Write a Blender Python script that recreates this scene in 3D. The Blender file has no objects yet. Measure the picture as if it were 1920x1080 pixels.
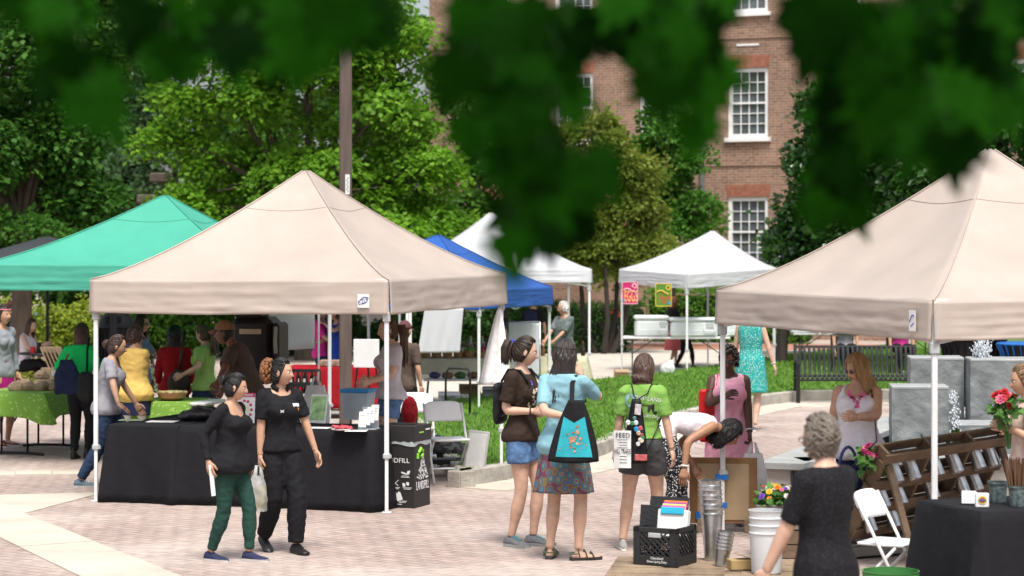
import bpy, bmesh, math, random
import numpy as np
from mathutils import Vector, Matrix, noise
random.seed(7); RNG = np.random.default_rng(7)
R = math.radians
SC = bpy.context.scene
COL = SC.collection
# ---------------------------------------------------------------- camera
F = 4285.0      # focal length in photo pixels (1920 wide)
CH = 2.4        # eye height
YH = 469.0      # horizon row
cd = bpy.data.cameras.new('camera'); cam = bpy.data.objects.new('camera', cd); COL.objects.link(cam)
cam.location = (0, 0, CH); cam.rotation_euler = (R(90), 0, 0)
cd.sensor_width = 36.0; cd.lens = F / 1920 * 36.0
cd.shift_y = -(540 - YH) / 1920
cd.clip_end = 2000; cd.clip_start = 0.05
cd.dof.use_dof = True; cd.dof.focus_distance = 20.5; cd.dof.aperture_fstop = 2.9
SC.camera = cam
# ---------------------------------------------------------------- sky, sun, exposure
SUN_EL, SUN_AZ = 64.0, 170.0       # azimuth: degrees clockwise from +Y (camera forward)
w = bpy.data.worlds.new('World'); SC.world = w; w.use_nodes = True
nt = w.node_tree; bg = nt.nodes['Background']
sky = nt.nodes.new('ShaderNodeTexSky'); sky.sky_type = 'NISHITA'; sky.sun_disc = False
sky.sun_elevation = R(SUN_EL); sky.sun_rotation = R(SUN_AZ); sky.dust_density = 4.0; sky.air_density = 1.0; sky.ozone_density = 1.0
hs = nt.nodes.new('ShaderNodeHueSaturation'); hs.inputs['Saturation'].default_value = 0.55
nt.links.new(sky.outputs[0], hs.inputs['Color']); nt.links.new(hs.outputs[0], bg.inputs['Color'])
bg.inputs['Strength'].default_value = 0.125
sd = bpy.data.lights.new('sun', 'SUN'); sun = bpy.data.objects.new('sun', sd); COL.objects.link(sun)
sd.energy = 2.6; sd.angle = R(17); sd.color = (1, .96, .9)
az = R(SUN_AZ); el = R(SUN_EL)
sdir = Vector((math.sin(az) * math.cos(el), math.cos(az) * math.cos(el), math.sin(el)))
sun.rotation_euler = sdir.to_track_quat('Z', 'Y').to_euler(); sun.location = (0, -10, 30)
SC.view_settings.view_transform = 'Standard'; SC.view_settings.look = 'None'
SC.view_settings.exposure = 0.66; SC.view_settings.gamma = 1.0
SC.render.engine = 'CYCLES'

# ---------------------------------------------------------------- pixel helpers
def G(u, v):
    Z = F * CH / (v - YH); return Vector(((u - 960) / F * Z, Z, 0))
def W(u, v, Z): return Vector(((u - 960) / F * Z, Z, CH + (YH - v) / F * Z))
def ZV(v): return F * CH / (v - YH)
def XU(u, Z): return (u - 960) / F * Z

# ---------------------------------------------------------------- materials
MATS = {}
def mat(name, col, rough=.7, metal=0., var=.12, vs=6., bump=0., bs=40., spec=.4, trans=0., attr=None, stretch=None, coat=0., emit=0., alpha=1.):
    """Principled material: colour broken by noise, optional bump, translucency and per-vertex colour."""
    if name in MATS: return MATS[name]
    m = bpy.data.materials.new(name); m.use_nodes = True; MATS[name] = m
    nt = m.node_tree; N = nt.nodes; L = nt.links
    p = N['Principled BSDF']; out = N['Material Output']
    p.inputs['Roughness'].default_value = rough; p.inputs['Metallic'].default_value = metal
    p.inputs['Specular IOR Level'].default_value = spec; p.inputs['Coat Weight'].default_value = coat
    tc = N.new('ShaderNodeTexCoord'); src = tc.outputs['Object']
    if stretch:
        mp = N.new('ShaderNodeMapping'); mp.inputs['Scale'].default_value = stretch; L.new(src, mp.inputs[0]); src = mp.outputs[0]
    c = None
    if attr:
        a = N.new('ShaderNodeAttribute'); a.attribute_name = attr; c = a.outputs['Color']
    if var > 0:
        nz = N.new('ShaderNodeTexNoise'); nz.inputs['Scale'].default_value = vs; nz.inputs['Detail'].default_value = 5
        L.new(src, nz.inputs['Vector'])
        mr = N.new('ShaderNodeMapRange'); mr.inputs[1].default_value = .3; mr.inputs[2].default_value = .7
        mr.inputs[3].default_value = 1 - var; mr.inputs[4].default_value = 1 + var
        L.new(nz.outputs['Fac'], mr.inputs[0])
        mx = N.new('ShaderNodeMix'); mx.data_type = 'RGBA'; mx.blend_type = 'MULTIPLY'; mx.inputs[0].default_value = 1
        if c: L.new(c, mx.inputs[6])
        else: mx.inputs[6].default_value = (*col, 1)
        L.new(mr.outputs[0], mx.inputs[7]); c = mx.outputs[2]
    if c: L.new(c, p.inputs['Base Color'])
    else: p.inputs['Base Color'].default_value = (*col, 1)
    if bump > 0:
        nb = N.new('ShaderNodeTexNoise'); nb.inputs['Scale'].default_value = bs; nb.inputs['Detail'].default_value = 4
        L.new(src, nb.inputs['Vector'])
        b = N.new('ShaderNodeBump'); b.inputs['Strength'].default_value = bump; b.inputs['Distance'].default_value = .02
        L.new(nb.outputs['Fac'], b.inputs['Height']); L.new(b.outputs[0], p.inputs['Normal'])
    if alpha < 1: p.inputs['Alpha'].default_value = alpha
    if trans > 0:
        t = N.new('ShaderNodeBsdfTranslucent')
        if c: L.new(c, t.inputs['Color'])
        else: t.inputs['Color'].default_value = (*col, 1)
        ms = N.new('ShaderNodeMixShader'); ms.inputs[0].default_value = trans
        L.new(p.outputs[0], ms.inputs[1]); L.new(t.outputs[0], ms.inputs[2]); L.new(ms.outputs[0], out.inputs['Surface'])
    return m
def fabric(name, col, **k):
    d = dict(rough=.85, var=.12, vs=7, bump=.55, bs=13, spec=.2); d.update(k); return mat(name, col, **d)

# ---------------------------------------------------------------- mesh builder
class MB:
    def __init__(s): s.v = []; s.f = []; s.m = []; s.M = Matrix.Identity(4); s.mi = 0
    def add(s, vs, fs):
        b = len(s.v)
        for p in vs: s.v.append(tuple(s.M @ Vector(p)))
        for f in fs: s.f.append(tuple(b + i for i in f)); s.m.append(s.mi)
    def box(s, c, d, rot=None, taper=1.):
        x, y, z = d[0] / 2, d[1] / 2, d[2] / 2
        vs = [Vector((sx * x * (taper if sz > 0 else 1), sy * y * (taper if sz > 0 else 1), sz * z)) for sz in (-1, 1) for sx, sy in ((-1, -1), (1, -1), (1, 1), (-1, 1))]
        if rot is not None: vs = [rot @ p for p in vs]
        vs = [p + Vector(c) for p in vs]
        s.add(vs, [(3, 2, 1, 0), (4, 5, 6, 7), (0, 1, 5, 4), (1, 2, 6, 5), (2, 3, 7, 6), (3, 0, 4, 7)]); return s
    def bbox(s, c, d, rot=None, b=.004):
        """box with chamfered edges"""
        x, y, z = [q / 2 for q in d]; b = min(b, x * .9, y * .9, z * .9)
        bm = bmesh.new(); bmesh.ops.create_cube(bm, size=1)
        for q in bm.verts: q.co = Vector((q.co.x * 2 * x, q.co.y * 2 * y, q.co.z * 2 * z))
        bmesh.ops.bevel(bm, geom=bm.edges[:], offset=b, segments=1, affect='EDGES', profile=.5)
        bm.verts.index_update()
        vs = [(rot @ q.co if rot is not None else q.co) + Vector(c) for q in bm.verts]
        s.add(vs, [[q.index for q in f.verts] for f in bm.faces]); bm.free(); return s
    def bar(s, a, b, wdt, hgt=None, up=(0, 0, 1), bev=0):
        a = Vector(a); b = Vector(b); d = b - a; L = d.length; d.normalize()
        u = Vector(up)
        if abs(d.dot(u)) > .98: u = Vector((0, 1, 0))
        x = d.cross(u).normalized(); u = x.cross(d)
        rot = Matrix((x, d, u)).transposed()
        (s.bbox if bev else s.box)((a + b) / 2, (wdt, L, hgt or wdt), rot, **({'b': bev} if bev else {})); return s
    def tube(s, pts, rad, n=8, cap=True, flat=None):
        pts = [Vector(p) for p in pts]; k = len(pts)
        if not hasattr(rad, '__len__'): rad = [rad] * k
        tan = [(pts[min(i + 1, k - 1)] - pts[max(i - 1, 0)]).normalized() for i in range(k)]
        up = Vector((0, 0, 1)) if abs(tan[0].z) < .9 else Vector((0, 1, 0))
        x = tan[0].cross(up).normalized(); vs = []
        for i in range(k):
            t = tan[i]; x = (x - t * x.dot(t)).normalized(); y = t.cross(x)
            r = rad[i]; rx, ry = r if hasattr(r, '__len__') else (r, r)
            for j in range(n):
                a = 2 * math.pi * j / n
                vs.append(pts[i] + x * (rx * math.cos(a)) + y * (ry * math.sin(a)))
        fs = [(i * n + j, i * n + (j + 1) % n, (i + 1) * n + (j + 1) % n, (i + 1) * n + j) for i in range(k - 1) for j in range(n)]
        if cap: fs += [tuple(range(n))[::-1], tuple((k - 1) * n + j for j in range(n))]
        s.add(vs, fs); return s
    def rings(s, rings, cap=True):
        n = len(rings[0]); vs = [p for r in rings for p in r]; k = len(rings)
        fs = [(i * n + j, i * n + (j + 1) % n, (i + 1) * n + (j + 1) % n, (i + 1) * n + j) for i in range(k - 1) for j in range(n)]
        if cap: fs += [tuple(range(n))[::-1], tuple((k - 1) * n + j for j in range(n))]
        s.add(vs, fs); return s
    def lathe(s, prof, n=20, c=(0, 0, 0), sx=1, sy=1):
        s.rings([[(c[0] + r * sx * math.cos(2 * math.pi * j / n), c[1] + r * sy * math.sin(2 * math.pi * j / n), c[2] + z) for j in range(n)] for r, z in prof]); return s
    def ell(s, c, r, nu=12, nv=8, rot=None):
        pr = []
        for i in range(nv + 1):
            a = -math.pi / 2 + math.pi * i / nv; ca = max(math.cos(a), .02); pr.append([])
            for j in range(nu):
                t = 2 * math.pi * j / nu; p = Vector((r[0] * ca * math.cos(t), r[1] * ca * math.sin(t), r[2] * math.sin(a)))
                if rot is not None: p = rot @ p
                pr[-1].append(p + Vector(c))
        s.rings(pr); return s
    def grid(s, fn, nu, nv):
        vs = [fn(i / nu, j / nv) for j in range(nv + 1) for i in range(nu + 1)]; q = nu + 1
        s.add(vs, [(j * q + i, j * q + i + 1, (j + 1) * q + i + 1, (j + 1) * q + i) for j in range(nv) for i in range(nu)]); return s
    def prism(s, poly, z0, z1):
        n = len(poly); vs = [(x, y, z0) for x, y in poly] + [(x, y, z1) for x, y in poly]
        s.add(vs, [tuple(range(n))[::-1], tuple(range(n, 2 * n))] + [(i, (i + 1) % n, n + (i + 1) % n, n + i) for i in range(n)]); return s
    def build(s, name, ms, parent=None, smooth=False, solid=0, loc=None, rz=0):
        me = bpy.data.meshes.new(name); me.from_pydata(s.v, [], s.f)
        for m in (ms if isinstance(ms, (list, tuple)) else [ms]): me.materials.append(m)
        if any(s.m): me.polygons.foreach_set('material_index', s.m)
        me.update()
        if smooth:
            me.polygons.foreach_set('use_smooth', [True] * len(me.polygons))
            if smooth != 1: me.set_sharp_from_angle(angle=R(smooth))
        return link(name, me, parent, solid, loc, rz)
def link(name, me, parent=None, solid=0, loc=None, rz=0):
    o = bpy.data.objects.new(name, me); COL.objects.link(o)
    if parent is not None: o.parent = parent
    if loc is not None: o.location = loc
    if rz: o.rotation_euler[2] = rz
    if solid:
        md = o.modifiers.new('solid', 'SOLIDIFY'); md.thickness = solid; md.offset = 0
    return o
def tag(o, label, cat, group=None):
    o['label'] = label; o['category'] = cat
    if group: o['group'] = group
    return o
def thing(name, label, cat, loc=(0, 0, 0), rz=0, group=None):
    o = bpy.data.objects.new(name, None); COL.objects.link(o); o.empty_display_size = .1
    o.location = loc; o.rotation_euler[2] = rz
    return tag(o, label, cat, group)
def struct(o): o['kind'] = 'structure'; return o
def stuff(o): o['kind'] = 'stuff'; return o
def text(body, size, m, parent, loc, rot=(R(90), 0, 0), name='lettering', ext=.001, sx=1., align='CENTER', shear=0.):
    c = bpy.data.curves.new(name, 'FONT'); c.body = body; c.size = size; c.extrude = ext; c.align_x = align; c.align_y = 'CENTER'; c.shear = shear; c.resolution_u = 3
    t = bpy.data.objects.new('t', c); COL.objects.link(t)
    dg = bpy.context.evaluated_depsgraph_get(); me = bpy.data.meshes.new_from_object(t.evaluated_get(dg))
    bpy.data.objects.remove(t); me.materials.clear(); me.materials.append(m)
    if sx != 1: me.transform(Matrix.Diagonal((sx, 1, 1, 1)))
    o = link(name, me, parent, loc=loc); o.rotation_euler = rot; return o
def fbm(p, o=3):
    return noise.fractal(Vector(p), 1.0, 2.0, o)
def remesh(mb, voxel, smooth=4, wr=0., ws=(9, 9, 9), seed=0., fac=.5):
    """union of the builder's shapes as one continuous surface, wrinkled along its normals"""
    me = bpy.data.meshes.new('tmp'); me.from_pydata(mb.v, [], mb.f); me.update()
    o = bpy.data.objects.new('tmp', me); COL.objects.link(o)
    r = o.modifiers.new('r', 'REMESH'); r.mode = 'VOXEL'; r.voxel_size = voxel
    if smooth:
        q = o.modifiers.new('s', 'SMOOTH'); q.factor = fac; q.iterations = smooth
    dg = bpy.context.evaluated_depsgraph_get(); out = bpy.data.meshes.new_from_object(o.evaluated_get(dg))
    bpy.data.objects.remove(o); bpy.data.meshes.remove(me)
    if wr:
        n = len(out.vertices); co = np.empty(n * 3); out.vertices.foreach_get('co', co); co = co.reshape(-1, 3)
        no = np.empty(n * 3); out.vertices.foreach_get('normal', no); no = no.reshape(-1, 3)
        d = np.array([noise.noise(Vector((p[0] * ws[0] + seed, p[1] * ws[1], p[2] * ws[2] + .5 * math.sin(p[0] * 9)))) for p in co])
        d2 = np.array([noise.noise(Vector((p[0] * ws[0] * 2.3 + seed + 9, p[1] * ws[1] * 2.3, p[2] * ws[2] * 2.3))) for p in co])
        h = (1 - 2.2 * np.abs(d)) * .8 + d2 * .6
        out.vertices.foreach_set('co', (co + no * (h * wr)[:, None]).ravel()); out.update()
    out.polygons.foreach_set('use_smooth', [True] * len(out.polygons))
    return out
def copy_tree(o, parent=None):
    c = o.copy(); COL.objects.link(c); c.parent = parent
    for ch in list(o.children): copy_tree(ch, c)
    return c
# ================================================================ SETTING
def nodemat(name): 
    m = bpy.data.materials.new(name); m.use_nodes = True; MATS[name] = m
    return m, m.node_tree.nodes, m.node_tree.links, m.node_tree.nodes['Principled BSDF']
def brickmat(name, c1, c2, mortar, bw, bh, ms, rot=0., axes='XY', patch=.25, bump=.5, tint=None, mrough=.85):
    m, N, L, p = nodemat(name); p.inputs['Roughness'].default_value = mrough; p.inputs['Specular IOR Level'].default_value = .25
    tc = N.new('ShaderNodeTexCoord'); mp = N.new('ShaderNodeMapping'); src = tc.outputs['Object']
    if axes == 'XZ':
        sp = N.new('ShaderNodeSeparateXYZ'); cb = N.new('ShaderNodeCombineXYZ'); L.new(src, sp.inputs[0]); L.new(sp.outputs[0], cb.inputs[0]); L.new(sp.outputs[2], cb.inputs[1]); src = cb.outputs[0]
    L.new(src, mp.inputs[0]); mp.inputs['Rotation'].default_value = (0, 0, rot)
    b = N.new('ShaderNodeTexBrick'); L.new(mp.outputs[0], b.inputs['Vector'])
    b.inputs['Scale'].default_value = 1; b.inputs['Brick Width'].default_value = bw; b.inputs['Row Height'].default_value = bh; b.inputs['Mortar Size'].default_value = ms
    b.inputs['Mortar Smooth'].default_value = .3; b.inputs['Color1'].default_value = (*c1, 1); b.inputs['Color2'].default_value = (*c2, 1); b.inputs['Mortar'].default_value = (*mortar, 1)
    n1 = N.new('ShaderNodeTexNoise'); n1.inputs['Scale'].default_value = .55; n1.inputs['Detail'].default_value = 6; L.new(src, n1.inputs['Vector'])
    n2 = N.new('ShaderNodeTexNoise'); n2.inputs['Scale'].default_value = 9; n2.inputs['Detail'].default_value = 5; L.new(src, n2.inputs['Vector'])
    cur = b.outputs['Color']
    if tint:
        r0 = N.new('ShaderNodeMapRange'); r0.inputs[1].default_value = .45; r0.inputs[2].default_value = .68; L.new(n1.outputs['Fac'], r0.inputs[0])
        r0.inputs[4].default_value = .75
        mx = N.new('ShaderNodeMix'); mx.data_type = 'RGBA'; L.new(r0.outputs[0], mx.inputs[0]); L.new(cur, mx.inputs[6]); mx.inputs[7].default_value = (*tint, 1); cur = mx.outputs[2]
    for nn, amt in ((n1, patch), (n2, patch * .9)):
        r1 = N.new('ShaderNodeMapRange'); r1.inputs[1].default_value = .3; r1.inputs[2].default_value = .7; r1.inputs[3].default_value = 1 - amt; r1.inputs[4].default_value = 1 + amt
        L.new(nn.outputs['Fac'], r1.inputs[0])
        mx = N.new('ShaderNodeMix'); mx.data_type = 'RGBA'; mx.blend_type = 'MULTIPLY'; mx.inputs[0].default_value = 1; L.new(cur, mx.inputs[6]); L.new(r1.outputs[0], mx.inputs[7]); cur = mx.outputs[2]
    L.new(cur, p.inputs['Base Color'])
    ma = N.new('ShaderNodeMath'); ma.operation = 'MULTIPLY_ADD'; L.new(b.outputs['Fac'], ma.inputs[0]); ma.inputs[1].default_value = -1; L.new(n2.outputs['Fac'], ma.inputs[2])
    bp = N.new('ShaderNodeBump'); bp.inputs['Strength'].default_value = bump; bp.inputs['Distance'].default_value = .012; L.new(ma.outputs[0], bp.inputs['Height']); L.new(bp.outputs[0], p.inputs['Normal'])
    return m
M_pave = brickmat('brick pavers', (.45, .345, .30), (.375, .295, .26), (.28, .235, .21), .21, .105, .010, R(38), patch=.19, bump=.9, tint=(.43, .37, .33))
M_brick = brickmat('facade brick', (.31, .185, .125), (.22, .125, .085), (.34, .27, .22), .22, .075, .010, 0, 'XZ', patch=.2, bump=.4)
M_conc = mat('concrete', (.50, .46, .40), .9, var=.14, vs=2.2, bump=.4, bs=60)
M_conc2 = mat('concrete warm', (.52, .47, .39), .9, var=.16, vs=1.4, bump=.4, bs=70)
M_kerb = mat('kerb concrete', (.37, .345, .30), .92, var=.28, vs=4, bump=.5, bs=40)
M_redstrip = brickmat('red brick paving', (.40, .19, .12), (.33, .15, .10), (.3, .2, .15), .21, .105, .008, R(5), patch=.15)
M_soil = mat('soil', (.06, .045, .03), .95, var=.3)
M_white = mat('white paint', (.78, .78, .76), .5, var=.04)
M_wmetal = mat('white enamel metal', (.72, .73, .73), .35, var=.05, metal=.0, spec=.5)
M_bmetal = mat('black painted metal', (.012, .012, .014), .5, var=.1, spec=.3)
M_steel = mat('galvanized steel', (.55, .56, .57), .32, metal=.9, var=.25, vs=14, bump=.05, bs=30)
M_glass = mat('window glass', (.10, .115, .12), .08, var=.5, vs=.9, spec=.8)
M_blind = mat('window blind', (.42, .43, .40), .7, var=.12, vs=3)

def sheet(name, poly, z, m, kids=None):
    mb = MB(); n = len(poly); mb.add([(x, y, z) for x, y in poly], [tuple(range(n))]); return struct(mb.build(name, m))
def gp(*uv): return [tuple(G(u, v)[:2]) for u, v in uv]
g = MB(); g.grid(lambda a, b: (-300 + 600 * a, -60 + 860 * b, 0), 30, 43); struct(g.build('ground', M_pave))
sheet('path', gp((540, 806), (700, 792), (1100, 742), (1500, 715), (2300, 690), (2500, 648), (1000, 655), (700, 662), (520, 690)), .004, M_conc)
sheet('brick_strip', [(-1, 55.6), (14, 54.4), (14, 57.6), (-1, 58.6)], .010, M_redstrip)

# concrete bands of the plaza: each slab its own piece
def band(name, lines, n, z=.006, m=M_conc2):
    """lines: left edge polyline (2 pts) and right edge polyline (2 pts) on the ground, cut in n slabs"""
    e = bpy.data.objects.new(name, None); COL.objects.link(e); struct(e)
    (a0, a1), (b0, b1) = lines
    for i in range(n):
        t0, t1 = i / n, (i + 1) / n; gap = .008
        q = [a0.lerp(a1, t0), a0.lerp(a1, t1), b0.lerp(b1, t1), b0.lerp(b1, t0)]
        c = sum(q, Vector()) / 4; q = [p + (c - p).normalized() * gap for p in q]
        mb = MB(); mb.prism([(p.x, p.y) for p in q][::-1], -.05, z + .002 * (i % 2)); mb.build('paving_slab', m, e)
    return e
band('paving_band', ((G(-60, 930), G(196, 924)), (G(-60, 975), G(52, 962))), 2)
band('paving_band', ((G(42, 962.5), G(345, 1084)), (G(-70, 976), G(165, 1090))), 4, .010)
band('paving_band', ((G(-40, 884), G(168, 882)), (G(-40, 892), G(165, 889))), 3)
KF = [(862, 915), (950, 901), (1060, 878), (1140, 852), (1190, 824), (1300, 790), (1440, 760), (1500, 753), (1720, 749), (2050, 744)]
e = bpy.data.objects.new('paving_band', None); COL.objects.link(e); struct(e)
for i in range(len(KF) - 1):
    a, b = G(*KF[i]), G(*KF[i + 1]); d = (b - a).normalized(); nrm = Vector((d.y, -d.x, 0))
    wd = .55 if i < 6 else .9
    k = max(1, round((b - a).length / 2.2))
    for j in range(k):
        p, q = a.lerp(b, j / k) + d * .006, a.lerp(b, (j + 1) / k) - d * .006
        mb = MB(); mb.prism([(p + nrm * wd)[:2], (q + nrm * wd)[:2], q[:2], p[:2]], -.05, .008 + .002 * (i % 2)); mb.build('paving_slab', M_conc2, e)

# lawn with kerb stones
KH = .17
kb = bpy.data.objects.new('kerb', None); COL.objects.link(kb); struct(kb)
KL = [G(760, 800)] + [G(*p) for p in KF]
for i in range(len(KL) - 1):
    a, b = KL[i], KL[i + 1]; d = (b - a).normalized(); nrm = Vector((-d.y, d.x, 0)); L = (b - a).length; k = max(1, round(L / 1.15))
    if i == 0: nrm = Vector((abs(nrm.x), nrm.y, 0)).normalized()
    for j in range(k):
        p = a + d * (L * j / k + .004); q = a + d * (L * (j + 1) / k - .004)
        c = (p + q) / 2 + nrm * .08
        mb = MB(); rot = Matrix((d, Vector((-d.y, d.x, 0)), Vector((0, 0, 1)))).transposed()
        mb.bbox((c.x, c.y, KH / 2 - .02), ((q - p).length, .16, KH + .04), rot, .012); mb.build('kerb_stone', M_kerb, kb)
LB = [G(*p) for p in ((2100, 632), (1700, 652), (1450, 682), (1340, 700), (1230, 716), (1110, 728), (960, 745), (800, 776))]
lp = [p + Vector((0, .16, 0)) for p in KL] + LB
lpoly = [(p.x, p.y) for p in lp]
M_lawn = mat('lawn soil', (.08, .17, .025), .95, var=.3, vs=3)
mb = MB(); mb.prism(lpoly, 0.002, .15); struct(mb.build('lawn', M_lawn))
def inside(x, y, poly):
    c = False; j = len(poly) - 1
    for i in range(len(poly)):
        if (poly[i][1] > y) != (poly[j][1] > y) and x < (poly[j][0] - poly[i][0]) * (y - poly[i][1]) / (poly[j][1] - poly[i][1]) + poly[i][0]: c = not c
        j = i
    return c
M_grass = mat('grass blade', (.1, .2, .03), .7, var=0, attr='Col', trans=.35, spec=.15)
def leafmesh(name, V, C, m, parent=None, quads=True, obj=True):
    """V (n,k,3) leaf polygons, C (n,3) colours"""
    n, k = V.shape[:2]; me = bpy.data.meshes.new(name); me.vertices.add(n * k); me.vertices.foreach_set('co', V.ravel())
    if k == 4: tri = np.array([[0, 1, 2], [0, 2, 3]]); ft = (np.arange(n)[:, None, None] * 4 + tri).reshape(-1)
    else: ft = np.arange(n * 3)
    me.loops.add(len(ft)); me.loops.foreach_set('vertex_index', ft.astype(np.int32)); nf = len(ft) // 3
    me.polygons.add(nf); me.polygons.foreach_set('loop_start', np.arange(0, nf * 3, 3, dtype=np.int32))
    me.update(calc_edges=True); me.validate()
    a = me.color_attributes.new('Col', 'FLOAT_COLOR', 'POINT'); cc = np.ones((n * k, 4)); cc[:, :3] = np.repeat(C, k, 0); a.data.foreach_set('color', cc.ravel())
    me.materials.append(m)
    return link(name, me, parent) if obj else me
xs = [p[0] for p in lpoly]; ys = [p[1] for p in lpoly]; P = []
while len(P) < 48000:
    y = ys[0] + 0; y = random.uniform(min(ys), min(max(ys), 52)); x = random.uniform(min(xs), min(max(xs), 14))
    if random.random() < (24 / y) ** 1.2 and inside(x, y, lpoly): P.append((x, y))
P = np.array(P); n = len(P); a = RNG.uniform(0, 6.28, n); hgt = RNG.uniform(.03, .07, n) * (1 + .5 * np.array([noise.noise(Vector((p[0] * .9, p[1] * .9, 0))) for p in P])); wdt = RNG.uniform(.006, .013, n) * (P[:, 1] / 26)
b0 = np.c_[P, np.full(n, .148)]; sd_ = np.c_[np.cos(a), np.sin(a) * .3, np.zeros(n)] * wdt[:, None]
tip = b0 + np.c_[RNG.normal(0, .03, n), RNG.normal(0, .03, n), hgt]
t = RNG.uniform(0, 1, (n, 1)); C = np.array([.075, .20, .02]) * (1 - t) + np.array([.20, .34, .06]) * t
stuff(tag(leafmesh('grass', np.stack([b0 - sd_, b0 + sd_, tip], 1), C, M_grass), 'bright green mown grass covering the raised lawn', 'grass'))

# ---------------------------------------------------------------- brick building
FA = 0.44
def FP(s, off=0.):         # along facade (metres right of the two white windows), off = towards camera
    d = Vector((1, -FA, 0)).normalized(); nrm = Vector((-FA, -1, 0)).normalized()
    return Vector((6.4, 62, 0)) * 1.0 + d * s + nrm * off
fang = math.atan2(-FA, 1)
bld = thing('brick_building', 'red brick building with white sash windows behind the market', 'building', FP(0), fang)
S0, S1, BH = -9.6, 15.0, 16.0
cols = [2.55 * k for k in range(-3, 6)]; rows = [(1.95, 3.85), (5.45, 7.35), (8.85, 10.75)]; WW = 1.14
wall = MB()
edges = [S0]
for c in cols: edges += [c - WW / 2, c + WW / 2]
edges.append(S1)
def wallbox(x0, x1, z0, z1): wall.box(((x0 + x1) / 2, .15, (z0 + z1) / 2), (x1 - x0, .3, z1 - z0))
for i in range(0, len(edges), 2): wallbox(edges[i], edges[i + 1], -.5, BH)
for c in cols:
    zz = [-.5]
    for a_, b_ in rows: zz += [a_, b_]
    zz.append(BH)
    for i in range(0, len(zz), 2): wallbox(c - WW / 2, c + WW / 2, zz[i], zz[i + 1])
wall.box(((S0 + S1) / 2, 5.2, BH / 2 - .3), (S1 - S0 - .02, 9.8, BH - .5))
wo = wall.build('wall', M_brick, bld)
M_arch = mat('rubbed red brick', (.30, .115, .07), .85, var=.25, vs=8)
for ci, c in enumerate(cols):
    if c > 8: continue
    for ri, (z0, z1) in enumerate(rows):
        wn = MB()          # frame
        for sx in (-1, 1): wn.box((c + sx * (WW / 2 - .05), .10, (z0 + z1) / 2), (.10, .10, z1 - z0))
        for z in (z0 + .05, z1 - .06): wn.box((c, .10, z), (WW - .2, .10, .11))
        wf = wn.build('window', M_white, bld)
        mb = MB(); mb.bbox((c, -.03, z0 - .055), (WW + .16, .16, .11)); mb.build('sill', M_white, wf)
        iw, ih = WW - .2, z1 - z0 - .22; zb = z0 + .105
        ms = MB(); 
        for k in range(1, 4): ms.box((c - iw / 2 + iw * k / 4, .118, zb + ih / 2), (.022, .03, ih))
        for k in range(1, 6):
            if k != 3: ms.box((c, .122, zb + ih * k / 6), (iw, .03, .022))
        ms.box((c, .10, zb + ih / 2), (iw, .06, .05)); ms.build('muntin', M_white, wf)
        for a_ in range(4):
            for b_ in range(6):
                mb = MB(); mb.box((c - iw / 2 + iw * (a_ + .5) / 4, .145, zb + ih * (b_ + .5) / 6), (iw / 4 + .002, .006, ih / 6 + .002)); mb.build('pane', M_glass, wf)
        bl = [.55, .45, .5, .25, .6][(ci + ri) % 5]
        mb = MB(); mb.box((c, .20, zb + ih * (1 - bl / 2)), (iw, .01, ih * bl)); mb.build('blind', M_blind, wf)
        arch = bpy.data.objects.new('arch', None); COL.objects.link(arch); arch.parent = bld
        for k in range(15):
            t_ = (k - 7) / 7.5; mb = MB(); mb.box((c + t_ * (WW / 2 + .05), -.004, z1 + .17), (.066, .02, .34), Matrix.Rotation(t_ * .22, 3, 'Y')); mb.build('brick', M_arch, arch)
        if ri and ci % 2 == 1:
            mb = MB(); mb.box((c, -.01, z1 + .62), (.62, .03, .05)); mb.build('vent_slot', M_white, bld)
for z in (4.75, 8.2, 11.7):
    mb = MB(); mb.box(((S0 + S1) / 2, -.015, z), (S1 - S0, .03, .12)); mb.build('string_course', M_brick, bld)
mb = MB(); mb.tube([(-1.28, -.10, .2), (-1.28, -.10, BH - .4)], .065, 10)
for z in (1.2, 4.0, 6.6, 9.4): mb.box((-1.28, -.05, z), (.2, .10, .06))
mb.build('downspout', mat('grey pipe', (.12, .13, .135), .5), bld, 40)

# low concrete wall in the shade behind the stalls
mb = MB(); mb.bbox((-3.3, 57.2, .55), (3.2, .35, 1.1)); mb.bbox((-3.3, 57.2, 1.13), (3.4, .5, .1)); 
tag(mb.build('concrete_wall', mat('shaded concrete', (.12, .115, .105), .9, var=.2, vs=2, bump=.3)), 'low grey concrete wall with coping beneath the trees', 'wall')

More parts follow.
